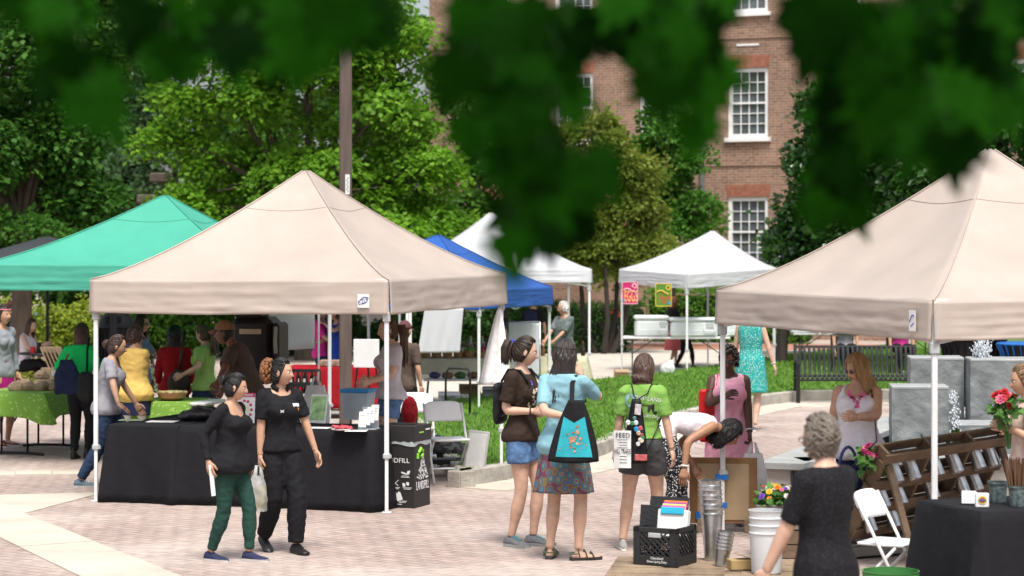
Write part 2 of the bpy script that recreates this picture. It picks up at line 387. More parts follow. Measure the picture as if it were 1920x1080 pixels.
# ---------------------------------------------------------------- trees
def frame_from(nrm):
    a = np.where(np.abs(nrm[:, 2:3]) < .9, np.array([[0, 0, 1.]]), np.array([[1., 0, 0]]))
    t1 = np.cross(nrm, a); t1 /= np.linalg.norm(t1, axis=1)[:, None] + 1e-9; return t1, np.cross(nrm, t1)
def foliage(blobs, ns, per, size, c1, c2, spread=.32, droop=.25, shell=.55, upb=.55, sub=0):
    """sprays of folded leaves through the blobs' volume"""
    if sub:
        nb = []
        for b in blobs:
            for _ in range(sub):
                q = RNG.normal(size=3); q[2] = abs(q[2]) * .9 - .35; q /= np.linalg.norm(q); r_ = RNG.uniform(.5, 1.0); f_ = RNG.uniform(.30, .48)
                nb.append((b[0] + q[0] * b[3] * r_, b[1] + q[1] * b[4] * r_, b[2] + q[2] * b[5] * r_, b[3] * f_, b[4] * f_, b[5] * f_ * .62))
        blobs = nb
    wts = np.array([(b[3] * b[4] * b[5]) ** .67 for b in blobs]); wts /= wts.sum()
    idx = RNG.choice(len(blobs), ns, p=wts); B = np.array(blobs)[idx]
    d = RNG.normal(size=(ns, 3)); d /= np.linalg.norm(d, axis=1)[:, None]
    rr = (shell + (1 - shell) * RNG.uniform(0, 1, ns)) * RNG.choice([1, 1, 1, .75], ns) * (1 + .13 * np.sin(d[:, 0] * 7 + idx) + .12 * np.sin(d[:, 2] * 9 + idx * 2))
    c = B[:, :3] + d * B[:, 3:6] * rr[:, None]
    nrm = d * .8 + np.array([0, 0, upb]) + RNG.normal(0, .25, (ns, 3)); nrm /= np.linalg.norm(nrm, axis=1)[:, None]
    t1, t2 = frame_from(nrm)
    n = ns * per; si = np.repeat(np.arange(ns), per); ang = RNG.uniform(0, 6.28, n); rad = spread * np.sqrt(RNG.uniform(0, 1, n)) * RNG.uniform(.7, 1.3, ns)[si]
    ax = t1[si] * np.cos(ang)[:, None] + t2[si] * np.sin(ang)[:, None]
    base = c[si] + ax * rad[:, None] - nrm[si] * (rad ** 2 / spread * droop * 2)[:, None] + RNG.normal(0, size * .3, (n, 3))
    ln = nrm[si] + RNG.normal(0, .35, (n, 3)); ln /= np.linalg.norm(ln, axis=1)[:, None]
    ld = ax - nrm[si] * (.35 + droop) + RNG.normal(0, .3, (n, 3)); ld -= ln * (ld * ln).sum(1)[:, None]; ld /= np.linalg.norm(ld, axis=1)[:, None] + 1e-9
    sdv = np.cross(ln, ld); s = size * RNG.uniform(.6, 1.25, n)[:, None]
    V = np.stack([base, base + ld * s * .42 + sdv * s * .40 + ln * s * .1, base + ld * s, base + ld * s * .42 - sdv * s * .40 + ln * s * .1], 1)
    t = np.clip(RNG.uniform(0, 1, ns)[si] * .6 + RNG.uniform(0, .4, n), 0, 1)[:, None]
    return V, np.array(c1) * (1 - t) + np.array(c2) * t
M_leaf = mat('tree leaf', (.08, .16, .03), .55, var=0, attr='Col', trans=.5, spec=.25)
M_leafg = mat('glossy leaf', (.03, .07, .02), .3, var=0, attr='Col', trans=.2, spec=.5)
M_bark = mat('bark', (.10, .075, .055), .9, var=.3, vs=9, bump=.8, bs=18, stretch=(1, 1, .3))
M_barkd = mat('dark bark', (.045, .035, .03), .9, var=.3, vs=9, bump=.8, bs=18, stretch=(1, 1, .3))
def pxblobs(Z, L): 
    out = []
    for q in L:
        u, v, ru, rv = q[:4]; z = Z + (q[4] if len(q) > 4 else 0); c = W(u, v, z); k = z / F; out.append((c.x, c.y, c.z, ru * k, ru * k * .8, rv * k))
    return out
def tree(label, base, blobs, ns, per, size, c1, c2, tr=.16, m=M_leaf, bark=M_bark, stems=1, name='tree', group=None, cat='tree', crownname='crown', **k):
    base = Vector(base); o = thing(name, label, cat, base, 0, group)
    cen = Vector((sum(b[0] for b in blobs), sum(b[1] for b in blobs), sum(b[2] for b in blobs))) / len(blobs)
    mb = MB(); lo = min(b[2] - b[5] for b in blobs)
    for s_ in range(stems):
        off = Vector((math.cos(s_ * 2.4), math.sin(s_ * 2.4), 0)) * (.22 if stems > 1 else 0)
        fork = Vector((base.x + (cen.x - base.x) * .25, base.y + (cen.y - base.y) * .25, max(.6, lo + .25 * (cen.z - lo)))) + off * 3 - base
        mb.tube([off, off * 1.5 + fork * .4 + Vector((random.uniform(-.08, .08), 0, 0)), fork], [tr * 1.25, tr, tr * .78], 9)
        for i, b in enumerate(blobs):
            if i % stems != s_: continue
            e_ = Vector(b[:3]) - base; md = fork.lerp(e_, .5) + Vector((random.uniform(-.2, .2), random.uniform(-.2, .2), .25))
            mb.tube([fork * .97, md, e_], [tr * .5, tr * .32, tr * .1], 6)
            for q in range(4):
                dv = Vector((random.gauss(0, 1), random.gauss(0, 1), random.gauss(.2, .6))).normalized()
                mb.tube([md.lerp(e_, .3 + .17 * q), e_ + Vector((dv.x * b[3], dv.y * b[4], dv.z * b[5])) * .8], [tr * .2, tr * .04], 5)
    mb.build('trunk', bark, o, 60)
    V, C = foliage(blobs, ns, per, size, c1, c2, **k); V = V - np.array(base)
    leafmesh(crownname, V, C, m, o); return o
MG, DG = (.08, .22, .012), (.24, .46, .04)
tree('dark green maple filling the far left behind the teal tent', (XU(30, 44), 44, 0), pxblobs(44, [(60, 110, 150, 110), (10, 290, 150, 130), (130, 230, 100, 120), (50, 420, 170, 70), (160, 370, 70, 80), (-110, 220, 140, 200), (110, -40, 170, 110), (190, 130, 60, 70)]), 1850, 28, .145, (.03, .115, .014), (.10, .25, .035), .2, spread=.42, upb=1.0, droop=.3, sub=22)
tree('tall bright green maple behind the beige tent and wooden pole', (XU(575, 50), 50, 0), pxblobs(50, [(430, 190, 120, 90), (570, 120, 130, 110), (700, 210, 115, 110), (480, 330, 130, 80), (640, 350, 140, 90), (780, 320, 90, 90), (830, 410, 70, 40), (350, 390, 80, 50), (750, 90, 70, 90), (560, 0, 190, 90), (330, 260, 60, 50), (560, 440, 240, 50), (740, 420, 100, 50), (440, 80, 80, 80)]), 2250, 28, .145, MG, DG, .22, spread=.42, upb=1.1, droop=.3, sub=22)
tree('grey green tree seen between the two maples at left', (XU(255, 66), 66, 0), pxblobs(66, [(255, 190, 70, 80), (235, 330, 60, 80), (300, 110, 70, 80), (280, 270, 60, 60), (240, 430, 70, 60)]), 1100, 18, .17, (.07, .15, .06), (.15, .26, .12), .2, sub=14)
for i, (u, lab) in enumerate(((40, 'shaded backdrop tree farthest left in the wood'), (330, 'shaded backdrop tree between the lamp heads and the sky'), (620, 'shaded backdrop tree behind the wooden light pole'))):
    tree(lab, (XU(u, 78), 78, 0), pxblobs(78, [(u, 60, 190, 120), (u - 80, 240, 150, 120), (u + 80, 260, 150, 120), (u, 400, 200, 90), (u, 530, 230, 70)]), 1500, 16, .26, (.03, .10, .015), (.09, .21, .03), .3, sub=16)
tree('dark leafy tree left of the brick building corner', (XU(900, 68), 60, 0), pxblobs(60, [(900, 200, 90, 90), (960, 330, 90, 90), (880, 420, 90, 70), (990, 460, 80, 60), (850, 160, 50, 60)]), 1200, 18, .18, (.035, .11, .012), (.10, .23, .03), .18, sub=12)
tree('olive multi-stemmed crape myrtle before the brick wall', (XU(1130, 53), 53, 0), pxblobs(53, [(1130, 320, 90, 80), (1070, 400, 80, 80), (1180, 400, 70, 75), (1120, 460, 90, 50), (1010, 440, 60, 60), (1210, 460, 50, 40), (1100, 250, 60, 50), (1150, 500, 90, 30), (1050, 490, 70, 30), (1200, 330, 50, 50)]), 2000, 18, .11, (.10, .18, .02), (.26, .30, .05), .06, stems=4, bark=M_barkd, sub=12)
tree('small fresh green tree beside the grey downspout', (XU(1262, 56), 56, 0), pxblobs(56, [(1255, 270, 60, 80), (1290, 380, 55, 55), (1250, 430, 60, 40), (1300, 310, 35, 30), (1230, 340, 40, 60), (1320, 430, 40, 30)]), 900, 18, .12, (.05, .15, .02), (.11, .28, .03), .09, bark=M_barkd, sub=10)
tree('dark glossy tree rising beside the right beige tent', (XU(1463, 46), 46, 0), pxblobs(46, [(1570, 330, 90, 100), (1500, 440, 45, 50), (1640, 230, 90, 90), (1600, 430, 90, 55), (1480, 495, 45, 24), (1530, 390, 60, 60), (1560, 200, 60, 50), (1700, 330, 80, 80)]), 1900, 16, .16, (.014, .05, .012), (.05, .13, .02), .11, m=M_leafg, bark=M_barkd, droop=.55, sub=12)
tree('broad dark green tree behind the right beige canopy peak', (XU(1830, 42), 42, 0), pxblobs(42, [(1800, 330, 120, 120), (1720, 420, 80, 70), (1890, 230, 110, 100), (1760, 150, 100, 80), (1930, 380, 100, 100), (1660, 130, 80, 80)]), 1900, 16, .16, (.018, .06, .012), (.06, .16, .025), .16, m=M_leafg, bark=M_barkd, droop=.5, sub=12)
# shrubs
def shrub(label, u, vb, wpx, hpx, c1, c2, ns=260, size=.10, m=M_leaf, name='shrub', group='shrubs under the trees'):
    b = G(u, vb); Z = b.y; k = Z / F; rw = wpx * k / 2; rh = hpx * k
    bl = [(b.x + random.uniform(-.5, .5) * rw, b.y + random.uniform(-.3, .3) * rw, rh * random.uniform(.3, .62), rw * .6, rw * .5, rh * .38) for _ in range(5)]
    return tree(label, b, bl, ns, 14, size, c1, c2, .04, m, M_barkd, name=name, crownname='foliage', cat='shrub', group=group, spread=.2)
YG = ((.16, .26, .02), (.38, .44, .05)); GG = ((.04, .12, .015), (.12, .26, .03)); DK = ((.02, .06, .012), (.05, .13, .02))
shrub('yellow green shrub at the left edge of the picture', 25, 665, 150, 130, *YG); shrub('yellow green shrub behind the black umbrella pole', 120, 668, 130, 125, *YG); shrub('yellow green shrub beside the blue recycling bin', 170, 660, 110, 110, *YG)
shrub('leafy green shrub behind the sunglasses woman', 255, 672, 150, 120, *GG); shrub('leafy green shrub behind the red cardigan', 345, 672, 150, 130, *GG); shrub('dark green shrub behind the black food warmer', 445, 668, 140, 120, *GG)
shrub('dark shrub behind the white board', 545, 666, 150, 110, *DK); shrub('dark shrub behind the woman in pink', 640, 662, 120, 100, *DK)
shrub('low white flowering shrub near the seated woman', 285, 735, 90, 60, (.10, .2, .06), (.55, .55, .5), 140, .06); shrub('low pale flowering shrub left of the red cardigan', 365, 735, 90, 55, (.08, .2, .04), (.45, .5, .4), 140, .06)
shrub('low yellow flowering shrub by the cafe table', 75, 720, 80, 60, (.12, .22, .03), (.55, .5, .08), 140, .06)
shrub('dark shrub below the olive crape myrtle', 1120, 660, 120, 55, *DK, m=M_leafg); shrub('dark shrub left of the parked bicycle', 1040, 662, 110, 60, *DK, m=M_leafg)
shrub('tall dark shrub behind the hanging white sheet', 800, 660, 170, 120, *DK, ns=380); shrub('tall dark shrub behind the basket stall', 900, 660, 160, 125, *DK, ns=380); shrub('tall dark shrub behind the navy backpack', 990, 660, 140, 115, *DK, ns=340); shrub('dark shrub right of the wooden pole', 712, 664, 110, 70, *DK)
def hedge(label, s0, s1, off, ht, c1, c2, ns):
    a, b = FP(s0, off), FP(s1, off); o = thing('hedge', label, 'hedge', a, fang, 'clipped hedges along the brick wall'); L = (b - a).length
    n = ns; bl = [(L * (i + .5) / 8, 0, ht * .5, L / 14, .45, ht * .5) for i in range(8)]
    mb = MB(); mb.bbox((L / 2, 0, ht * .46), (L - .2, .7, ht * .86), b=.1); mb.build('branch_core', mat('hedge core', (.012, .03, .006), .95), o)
    P = []
    for _ in range(n):
        f_ = random.random()
        P.append((random.uniform(0, L), -.42, random.uniform(.03, ht), -1) if f_ < .55 else (random.uniform(0, L), random.uniform(-.42, .42), ht, 1))
    P = np.array(P); nr = np.where(P[:, 3:4] < 0, np.array([[0, -1, .4]]), np.array([[0, -.2, 1.]])); c = P[:, :3] + RNG.normal(0, .05, (n, 3))
    ln = nr + RNG.normal(0, .5, (n, 3)); ln /= np.linalg.norm(ln, axis=1)[:, None]; t1, t2 = frame_from(ln); an = RNG.uniform(0, 6.28, n)[:, None]; ld = t1 * np.cos(an) + t2 * np.sin(an); sv = np.cross(ln, ld); s = RNG.uniform(.05, .10, n)[:, None]
    V = np.stack([c, c + ld * s * .5 + sv * s * .4, c + ld * s, c + ld * s * .5 - sv * s * .4], 1); t = RNG.uniform(0, 1, (n, 1))
    leafmesh('foliage', V, np.array(c1) * (1 - t) + np.array(c2) * t, M_leaf, o)
hedge('bright green clipped hedge right of the hanging stall signs', -1.9, 2.6, 2.6, 1.35, (.06, .17, .01), (.14, .32, .03), 5200)
hedge('dark clipped hedge behind the parked bicycle', -6.2, -2.1, 2.4, .95, (.02, .06, .01), (.05, .13, .02), 3600)
# wooden light pole
zp = ZV(797); pw = thing('light_pole', 'tall brown wooden light pole behind the beige tent', 'pole', (XU(648, zp), zp, 0), R(8))
M_post = mat('weathered brown wood', (.105, .078, .066), .85, var=.25, vs=12, bump=.5, bs=30, stretch=(1, 1, .12))
mb = MB(); mb.bbox((0, 0, 3.3), (.165, .165, 6.8), b=.012); mb.build('post', M_post, pw)
mb = MB(); mb.bbox((.02, -.085, 3.30), (.06, .004, .27)); st = mb.build('sticker', M_white, pw)
mb = MB(); mb.tube([(.02 + .014 * math.sin(i * 1.3), -.089, 3.19 + i * .0125) for i in range(18)], .004, 5); mb.build('lettering', mat('print black', (.02, .02, .02), var=0), pw)
mb = MB(); mb.bbox((.05, 0, 6.78), (.7, .45, .16), b=.02); mb.build('lamp_head', M_post, pw)
# ================================================================ TENTS
def V3(p, z=0): return Vector((p[0], p[1], z))
def tent(label, cs, eaves, vh, peak, fab, legm, legs=(1, 1, 1, 1), feet=None, group='pop-up canopy tents', seams=True, sag=.05, curve=1.3, collar=.52):
    """cs: four corners in order (world xy); eaves: height of each corner; vh: valance height; peak: world point"""
    org = Vector((sum(c[0] for c in cs) / 4, sum(c[1] for c in cs) / 4, 0)); o = thing('canopy_tent', label, 'tent', org, 0, group)
    C = [Vector((c[0], c[1], e)) - org for c, e in zip(cs, eaves)]; pk = Vector(peak) - org
    cen = Vector((0, 0, 0))
    E = [c + Vector((c.x, c.y, 0)).normalized() * .05 for c in C]      # cloth overhangs the legs a little
    sd0 = random.uniform(0, 50)
    mb = MB(); seam = MB()
    for i in range(4):
        a, b = E[i], E[(i + 1) % 4]
        def fn(s, t):
            t2 = t * .985; e = a.lerp(b, s); p = e.lerp(pk, t2); z = e.z + (pk.z - e.z) * (t2 ** curve)
            z -= sag * math.sin(math.pi * s) * math.sin(math.pi * min(1, t * 1.1)) + .02 * math.sin(math.pi * s) * (1 - t)
            w_ = .012 * noise.noise(Vector((p.x * 2.2 + sd0, p.y * 2.2, z * 3))) + .005 * noise.noise(Vector((p.x * 7 + sd0, p.y * 7, z * 9)))
            return (p.x, p.y, z + w_ * math.sin(math.pi * s) * (1 - t * .8))
        mb.grid(fn, 20, 18)
        if seams: seam.tube([Vector(fn(q / 12, .72)) + Vector((0, 0, .003)) for q in range(13)], .0032, 5)
    bm = mb.build('canopy', fab, o, 1)
    md = bm.modifiers.new('w', 'WELD'); md.merge_threshold = .004
    md = bm.modifiers.new('s', 'SOLIDIFY'); md.thickness = .004
    mb = MB()
    if seams:
        for i in range(4):
            mb.tube([Vector((E[i].lerp(pk, t).x, E[i].lerp(pk, t).y, E[i].z + (pk.z - E[i].z) * t ** curve + .006)) for t in [k / 14 * .985 for k in range(15)]], .007, 6)
        mb.build('ridge_seam', fab, bm, 1); seam.build('cap_seam', fab, bm, 1)
    for i in range(4):
        a, b = E[i], E[(i + 1) % 4]; d = (b - a); L = d.length; nr = Vector((d.y, -d.x, 0)).normalized()
        if nr.dot((a + b) / 2) < 0: nr = -nr
        def fv(s, t, a=a, b=b, nr=nr, i=i, L=L):
            p = a.lerp(b, s); edge = min(1, min(s, 1 - s) * 9)
            h = .011 * noise.noise(Vector((s * L * 1.1 + i * 9 + sd0, t * 7, 0))) + .007 * noise.noise(Vector((s * L * 2.6 + i * 9, t * 11 + s * 5, 4))) + .005 * noise.noise(Vector((s * L * 7, t * 5 + s * 9 * (1 if i % 2 else -1), i)))
            dz = .02 * math.sin(math.pi * s) * (1 - t) + .012 * noise.noise(Vector((s * L * 1.2, i, sd0)))
            q = p + nr * (.008 + h * edge * (.3 + t) + .015 * t)
            return (q.x, q.y, p.z - vh * t - dz * t - .003)
        mb = MB(); mb.grid(fv, 60, 14); mb.build('valance', fab, o, 1, solid=.003)
        tr = MB()
        for z0, z1 in ((-.05, -.30), (-.30, -.05)):
            for q in range(2):
                tr.bar(C[i].lerp(C[(i + 1) % 4], q / 2 + .01) + Vector((0, 0, z0)), C[i].lerp(C[(i + 1) % 4], q / 2 + .49) + Vector((0, 0, z1)), .014, .028)
        tr.build('truss', legm, o)
    mb = MB(); mb.tube([pk - Vector((0, 0, .9)), pk - Vector((0, 0, .02))], .02, 8)
    for i in range(4): mb.bar(C[i] - Vector((0, 0, .06)), Vector((C[i].x * .1, C[i].y * .1, pk.z - .55)), .02)
    mb.build('roof_frame', legm, o)
    for i in range(4):
        if not legs[i]: continue
        f_ = Vector((C[i].x, C[i].y, 0)) if not feet or not feet[i] else V3(feet[i]) - org
        tp = C[i] + Vector((0, 0, -.01)); tp2 = f_.lerp(tp, collar / tp.z)
        mb = MB(); mb.bar(tp2, tp, .042, bev=.006); lg = mb.build('leg', legm, o)
        mb = MB(); mb.bar(f_ + Vector((0, 0, .01)), tp2, .032, bev=.004); mb.build('inner_leg', legm, lg)
        mb = MB(); mb.bbox(tp2, (.066, .06, .05), b=.008); mb.bbox(tp2 + Vector((.03, 0, -.005)), (.03, .03, .03)); mb.build('collar', mat('grey plastic', (.42, .43, .44), .5), lg)
        mb = MB(); mb.bbox(f_ + Vector((0, 0, .006)), (.085, .085, .012)); mb.build('foot', legm, lg)
        mb = MB(); mb.bbox(tp - Vector((0, 0, .33)), (.07, .07, .09), b=.01); mb.build('slider', mat('grey plastic', (.42, .43, .44), .5), lg)
    o['_c'] = 0; del o['_c']
    return o, E, org
def logo(o, E, org, i, s, zoff, w_, h_, body, col):
    a, b = E[i], E[(i + 1) % 4]; d = (b - a).normalized(); nr = Vector((d.y, -d.x, 0))
    if nr.dot((a + b) / 2) < 0: nr = -nr; 
    p = a.lerp(b, s) + nr * .048 + Vector((0, 0, zoff)); ang = math.atan2(nr.x, -nr.y)
    mb = MB(); mb.bbox((0, 0, 0), (w_, .004, h_), b=.002); q = mb.build('logo_patch', M_white, o, loc=p); q.rotation_euler[2] = ang
    ink = mat('logo blue ink', (.03, .05, .30), var=0)
    if w_ > h_ * .8: text(body, h_ * .42, ink, q, (0, -.0035, -.004), (R(90), R(-22), 0), sx=.8, shear=.2)
    mb = MB(); mb.tube([(-w_ * .36 + w_ * .7 * t, -.004, h_ * (-.06 + .30 * math.sin(math.pi * t * .75) + .06 * t)) for t in [k / 8 for k in range(9)]], h_ * .028, 5)
    mb.tube([(-w_ * .2 + w_ * .5 * t, -.004, h_ * (-.26 + .16 * t)) for t in [k / 4 for k in range(5)]], h_ * .02, 5); mb.build('emblem', ink, q)
M_beige = mat('beige canopy cloth', (.545, .46, .395), .45, var=.07, vs=2.2, bump=.2, bs=7, trans=.2, spec=.85)
M_teal = mat('teal canopy cloth', (.09, .47, .34), .6, var=.05, vs=3, bump=.1, bs=9, trans=.3, spec=.35)
M_blue = mat('blue canopy cloth', (.035, .13, .46), .6, var=.06, vs=3, bump=.1, bs=9, trans=.25)
M_wcloth = mat('white canopy cloth', (.72, .73, .76), .6, var=.04, vs=3, bump=.1, bs=9, trans=.3)
A_, B_, C_ = G(180, 940), G(725, 962), G(940, 900); D_ = A_ + C_ - B_; Dl = Vector((XU(418, D_.y), D_.y, 0))
def eave(v, p): return CH - (v - YH) * p.y / F
ev = [eave(524, A_), eave(525, B_), eave(513, C_), eave(515, D_)]
tA, EA, oA = tent('large beige canopy tent over the black covered tables', [A_[:2], B_[:2], C_[:2], D_[:2]], ev, .315, W(573, 317, (A_.y + C_.y) / 2), M_beige, M_wmetal, feet=[None, None, None, Dl[:2]])
logo(tA, EA, oA, 0, .925, -.19, .118, .125, 'E-ZUP', 0)
F_, E_ = G(1355, 1000), G(1752, 1095); dd = (E_ - F_); pp = Vector((-dd.y, dd.x, 0)).normalized() * 3.1; G_ = E_ + pp; H_ = F_ + pp
ev = [eave(543, F_), eave(564, E_), eave(552, E_) - .03, eave(543, F_)]
tB, EB, oB = tent('beige canopy tent at right with its peak touching the trees', [F_[:2], E_[:2], G_[:2], H_[:2]], ev, .285, W(1857, 276, (F_.y + G_.y) / 2), M_beige, M_wmetal)
logo(tB, EB, oB, 0, .94, -.15, .085, .15, '', 0)
mid = Vector((XU(216, 25), 25, 0)); dv = Vector((1.53, -.30, 0)); pv = Vector((.6, 3.0, 0))
Lg, Ng = mid - dv, mid + dv; Rg, Bg = Ng + pv, Lg + pv
tG, EG, oG = tent('teal green canopy tent at far left', [Lg[:2], Ng[:2], Rg[:2], Bg[:2]], [CH - 26 * 25 / F, CH - 28 * 24.7 / F, 2.2, 2.2], .29, W(310, 365, mid.y + 1.5), M_teal, M_wmetal, legs=(1, 1, 1, 0))
n1, n2 = Vector((XU(898, 32.6), 32.6, 0)), Vector((XU(1030, 35.6), 35.6, 0)); q = n2 - n1; pl = Vector((-q.y, q.x, 0)).normalized() * 3.05; n3, n4 = n2 + pl, n1 + pl
ez = CH - (538 - YH) * 35.6 / F
tU, EU, oU = tent('blue canopy tent between the beige and white tents', [n1[:2], n2[:2], n3[:2], n4[:2]], [ez] * 4, .27, W(822, 440, 34.6), M_blue, M_wmetal, curve=1.15)
logo(tU, EU, oU, 1, .04, -.14, .06, .17, '', 0)
r_ = Vector((XU(1105, 41.5), 41.5, 0)); cw = Vector((XU(921, 43), 43, 0)); h1 = r_ - cw; h2 = Vector((-h1.y, h1.x, 0)); ez = CH - (505 - YH) * 41.5 / F
tW, EW, oW = tent('white canopy tent behind the blue tent', [(cw - h2)[:2], (cw + h1)[:2], (cw + h2)[:2], (cw - h1)[:2]], [ez] * 4, .24, W(921, 397, 43), M_wcloth, M_wmetal)
e1, e2, e3 = Vector((XU(1166, 45.5), 45.5, 0)), Vector((XU(1288, 43), 43, 0)), Vector((XU(1452, 45.3), 45.3, 0)); e4 = e1 + e3 - e2
ez = [CH - (505 - YH) * 45.5 / F, CH - (514 - YH) * 43 / F, CH - (503 - YH) * 45.3 / F, 2.0]
tE, EE, oE = tent('white canopy tent with the two hanging signs', [e1[:2], e2[:2], e3[:2], e4[:2]], ez, .27, W(1337, 432, 45.5), M_wcloth, M_wmetal)
c0 = Vector((XU(1560, 52), 52, 0))
tF, _, _ = tent('far white canopy tent glimpsed behind the dark tree', [(c0 + Vector(k))[:2] for k in ((-1.5, -1.5, 0), (1.5, -1.5, 0), (1.5, 1.5, 0), (-1.5, 1.5, 0))], [2.1] * 4, .26, W(1545, 425, 52), M_wcloth, M_wmetal)

# hanging signs of the egg stall
def curl(mb, c, r, a0, a1, rr, flip=1): mb.tube([(c[0] + flip * r * (1 - .35 * k / 14) * math.cos(a0 + (a1 - a0) * k / 14), -.012, c[1] + r * (1 - .35 * k / 14) * math.sin(a0 + (a1 - a0) * k / 14)) for k in range(15)], rr, 5)
Zs = 44.6; k = Zs / F
for u, v, c1, c2, c3, body, lab in ((1181, 549, (.50, .015, .12), (.80, .45, .50), (.85, .55, .12), 'EGGS', 'magenta hanging sign reading EGGS'), (1244, 553, (.08, .22, .03), (.72, .50, .05), (.55, .06, .03), 'Herb', 'green hanging sign with red lettering and yellow border')):
    zz = Zs - (u - 1181) * .022
    sg = thing('hanging_sign', lab, 'sign', W(u, v, zz), R(-4), 'signs hung from the egg stall')
    mb = MB(); mb.bbox((0, 0, 0), (29 * k, .012, 41 * k), b=.003); mb.build('panel', mat(lab, c1, .6, var=.08), sg)
    mb = MB()
    for sx in (-1, 1): mb.bar((sx * 14.2 * k, -.008, -20.5 * k), (sx * 14.2 * k, -.008, 20.5 * k), .012, .014)
    for sz in (-1, 1): mb.bar((-14 * k, -.008, sz * 20.2 * k), (14 * k, -.008, sz * 20.2 * k), .012, .014)
    mb.build('border', mat(lab + ' trim', c2, .6), sg)
    text(body, 17 * k if body == 'EGGS' else 16 * k, mat(lab + ' ink', c3, .6, var=0), sg, (2 * k, -.009, -7 * k), sx=.62).scale.y = 1.75
    mb = MB(); mb.tube([(-12 * k + 22 * k * t, -.012, (5 + 3 * math.sin(t * 5)) * k) for t in [q / 10 for q in range(11)]], .012, 5); curl(mb, (8 * k, 13 * k), 4.5 * k, -1.6, 4.2, .012)
    mb.build('scroll', mat(lab + ' trim', c2, .6), sg)
    mb = MB(); mb.tube([(-12 * k if body == 'EGGS' else 10 * k, -.008, -15 * k), (-12 * k if body == 'EGGS' else 10 * k, -.016, -15 * k)], 2.8 * k, 12); mb.build('badge', mat('badge blue', (.05, .25, .5), .5), sg)

# ================================================================ TABLES AND CLOTHS
def cloth(name, label, L, Wd, h, drop, loc, rz, m, cat='tablecloth', fold=.02, flare=.05, n=132, seed=0., group=None):
    mb = MB(); per = []; hx, hy = L / 2 + .008, Wd / 2 + .008; rc = .03
    P = 2 * (2 * hx + 2 * hy)
    for i in range(n):
        t = i / n * P
        if t < 2 * hx: p, nn = Vector((-hx + t, -hy, 0)), Vector((0, -1, 0))
        elif t < 2 * hx + 2 * hy: p, nn = Vector((hx, -hy + t - 2 * hx, 0)), Vector((1, 0, 0))
        elif t < 4 * hx + 2 * hy: p, nn = Vector((hx - (t - 2 * hx - 2 * hy), hy, 0)), Vector((0, 1, 0))
        else: p, nn = Vector((-hx, hy - (t - 4 * hx - 2 * hy), 0)), Vector((-1, 0, 0))
        cor = math.exp(-((hx - abs(p.x)) ** 2 + (hy - abs(p.y)) ** 2) / .02)
        nn = (nn + Vector((p.x / hx, p.y / hy, 0)) * cor).normalized(); per.append((p, nn, cor, t))
    rg = [[(p.x * .55, p.y * .5, h) for p, nn, c, t in per], [(p.x * .985, p.y * .97, h) for p, nn, c, t in per], [(p.x, p.y, h - .012) for p, nn, c, t in per]]
    lv = 9
    for k in range(1, lv + 1):
        f_ = k / lv; row = []
        for p, nn, c, t in per:
            w_ = noise.noise(Vector((t * 3.2 + seed, seed, f_ * .8))) + .5 * noise.noise(Vector((t * 8.5 + seed, 3, f_ * 1.2)))
            off = flare * f_ + fold * f_ * w_ + c * .06 * f_ * (1 + .6 * math.sin(t * 40))
            q = p + nn * (.004 + max(off, 0)); dd = drop * (1 + .012 * w_ - (.0 if drop > .6 else .0)) + (c * .09 if drop < .6 else 0)
            row.append((q.x, q.y, max(h - dd * f_, .006)))
        rg.append(row)
    mb.rings(rg, cap=False); mb.add(rg[0], [tuple(range(n))])
    o = mb.build(name, m, None, 40, solid=.003, loc=loc, rz=rz); return tag(o, label, cat, group)
M_ptop = mat('grey white plastic', (.62, .62, .60), .5, var=.06)
M_gleg = mat('dark grey steel legs', (.05, .055, .06), .4, metal=.3)
def ftable(label, L, Wd, h, loc, rz, top=M_ptop, leg=M_gleg, group='folding tables', tfoot=False):
    o = thing('folding_table', label, 'table', loc, rz, group)
    mb = MB(); mb.bbox((0, 0, h - .02), (L, Wd, .04), b=.012); mb.build('tabletop', top, o)
    for sx in (-1, 1):
        x = sx * (L / 2 - .18)
        for sy in (-1, 1):
            mb = MB(); mb.tube([(x, sy * (Wd / 2 - .10) * (.5 if tfoot else 1), h - .04), (x, sy * (Wd / 2 - .10) * (.5 if tfoot else 1), .012)], .014, 8); mb.build('leg', leg, o, 1)
        mb = MB()
        if tfoot: mb.tube([(x, -Wd / 2 + .06, .014), (x, -Wd * .2, .03), (x, Wd * .2, .03), (x, Wd / 2 - .06, .014)], .016, 8)
        else: mb.bar((x, -Wd / 2 + .1, .35), (x, Wd / 2 - .1, .35), .018)
        mb.tube([(x, 0, h * .55), (x - sx * .45, 0, h - .04)], .01, 6); mb.build('brace', leg, o)
    return o
angA = math.atan2((B_ - A_).y, (B_ - A_).x); dA = (B_ - A_).normalized(); nA = Vector((-dA.y, dA.x, 0))
M_black = fabric('black tablecloth', (.0065, .0065, .0085), rough=.85, bump=.5, bs=9, spec=.3)
t1 = A_ + dA * (.48) + nA * (.92); t2 = A_ + dA * (.86 + 1.0) + nA * .44
ftable('folding table under the narrow black cloth', .68, 1.75, .73, t1, angA); cloth('tablecloth', 'black floor length cloth beside the left tent leg', .72, 1.75, .737, .73, t1, angA, M_black, seed=3, n=160, fold=.04, flare=.06)
ftable('folding table under the long black cloth', 1.9, .72, .73, t2, angA); cloth('tablecloth', 'long black floor length cloth behind the two walking women', 1.98, .76, .737, .73, t2, angA, M_black, seed=8, n=180, fold=.035, flare=.05)
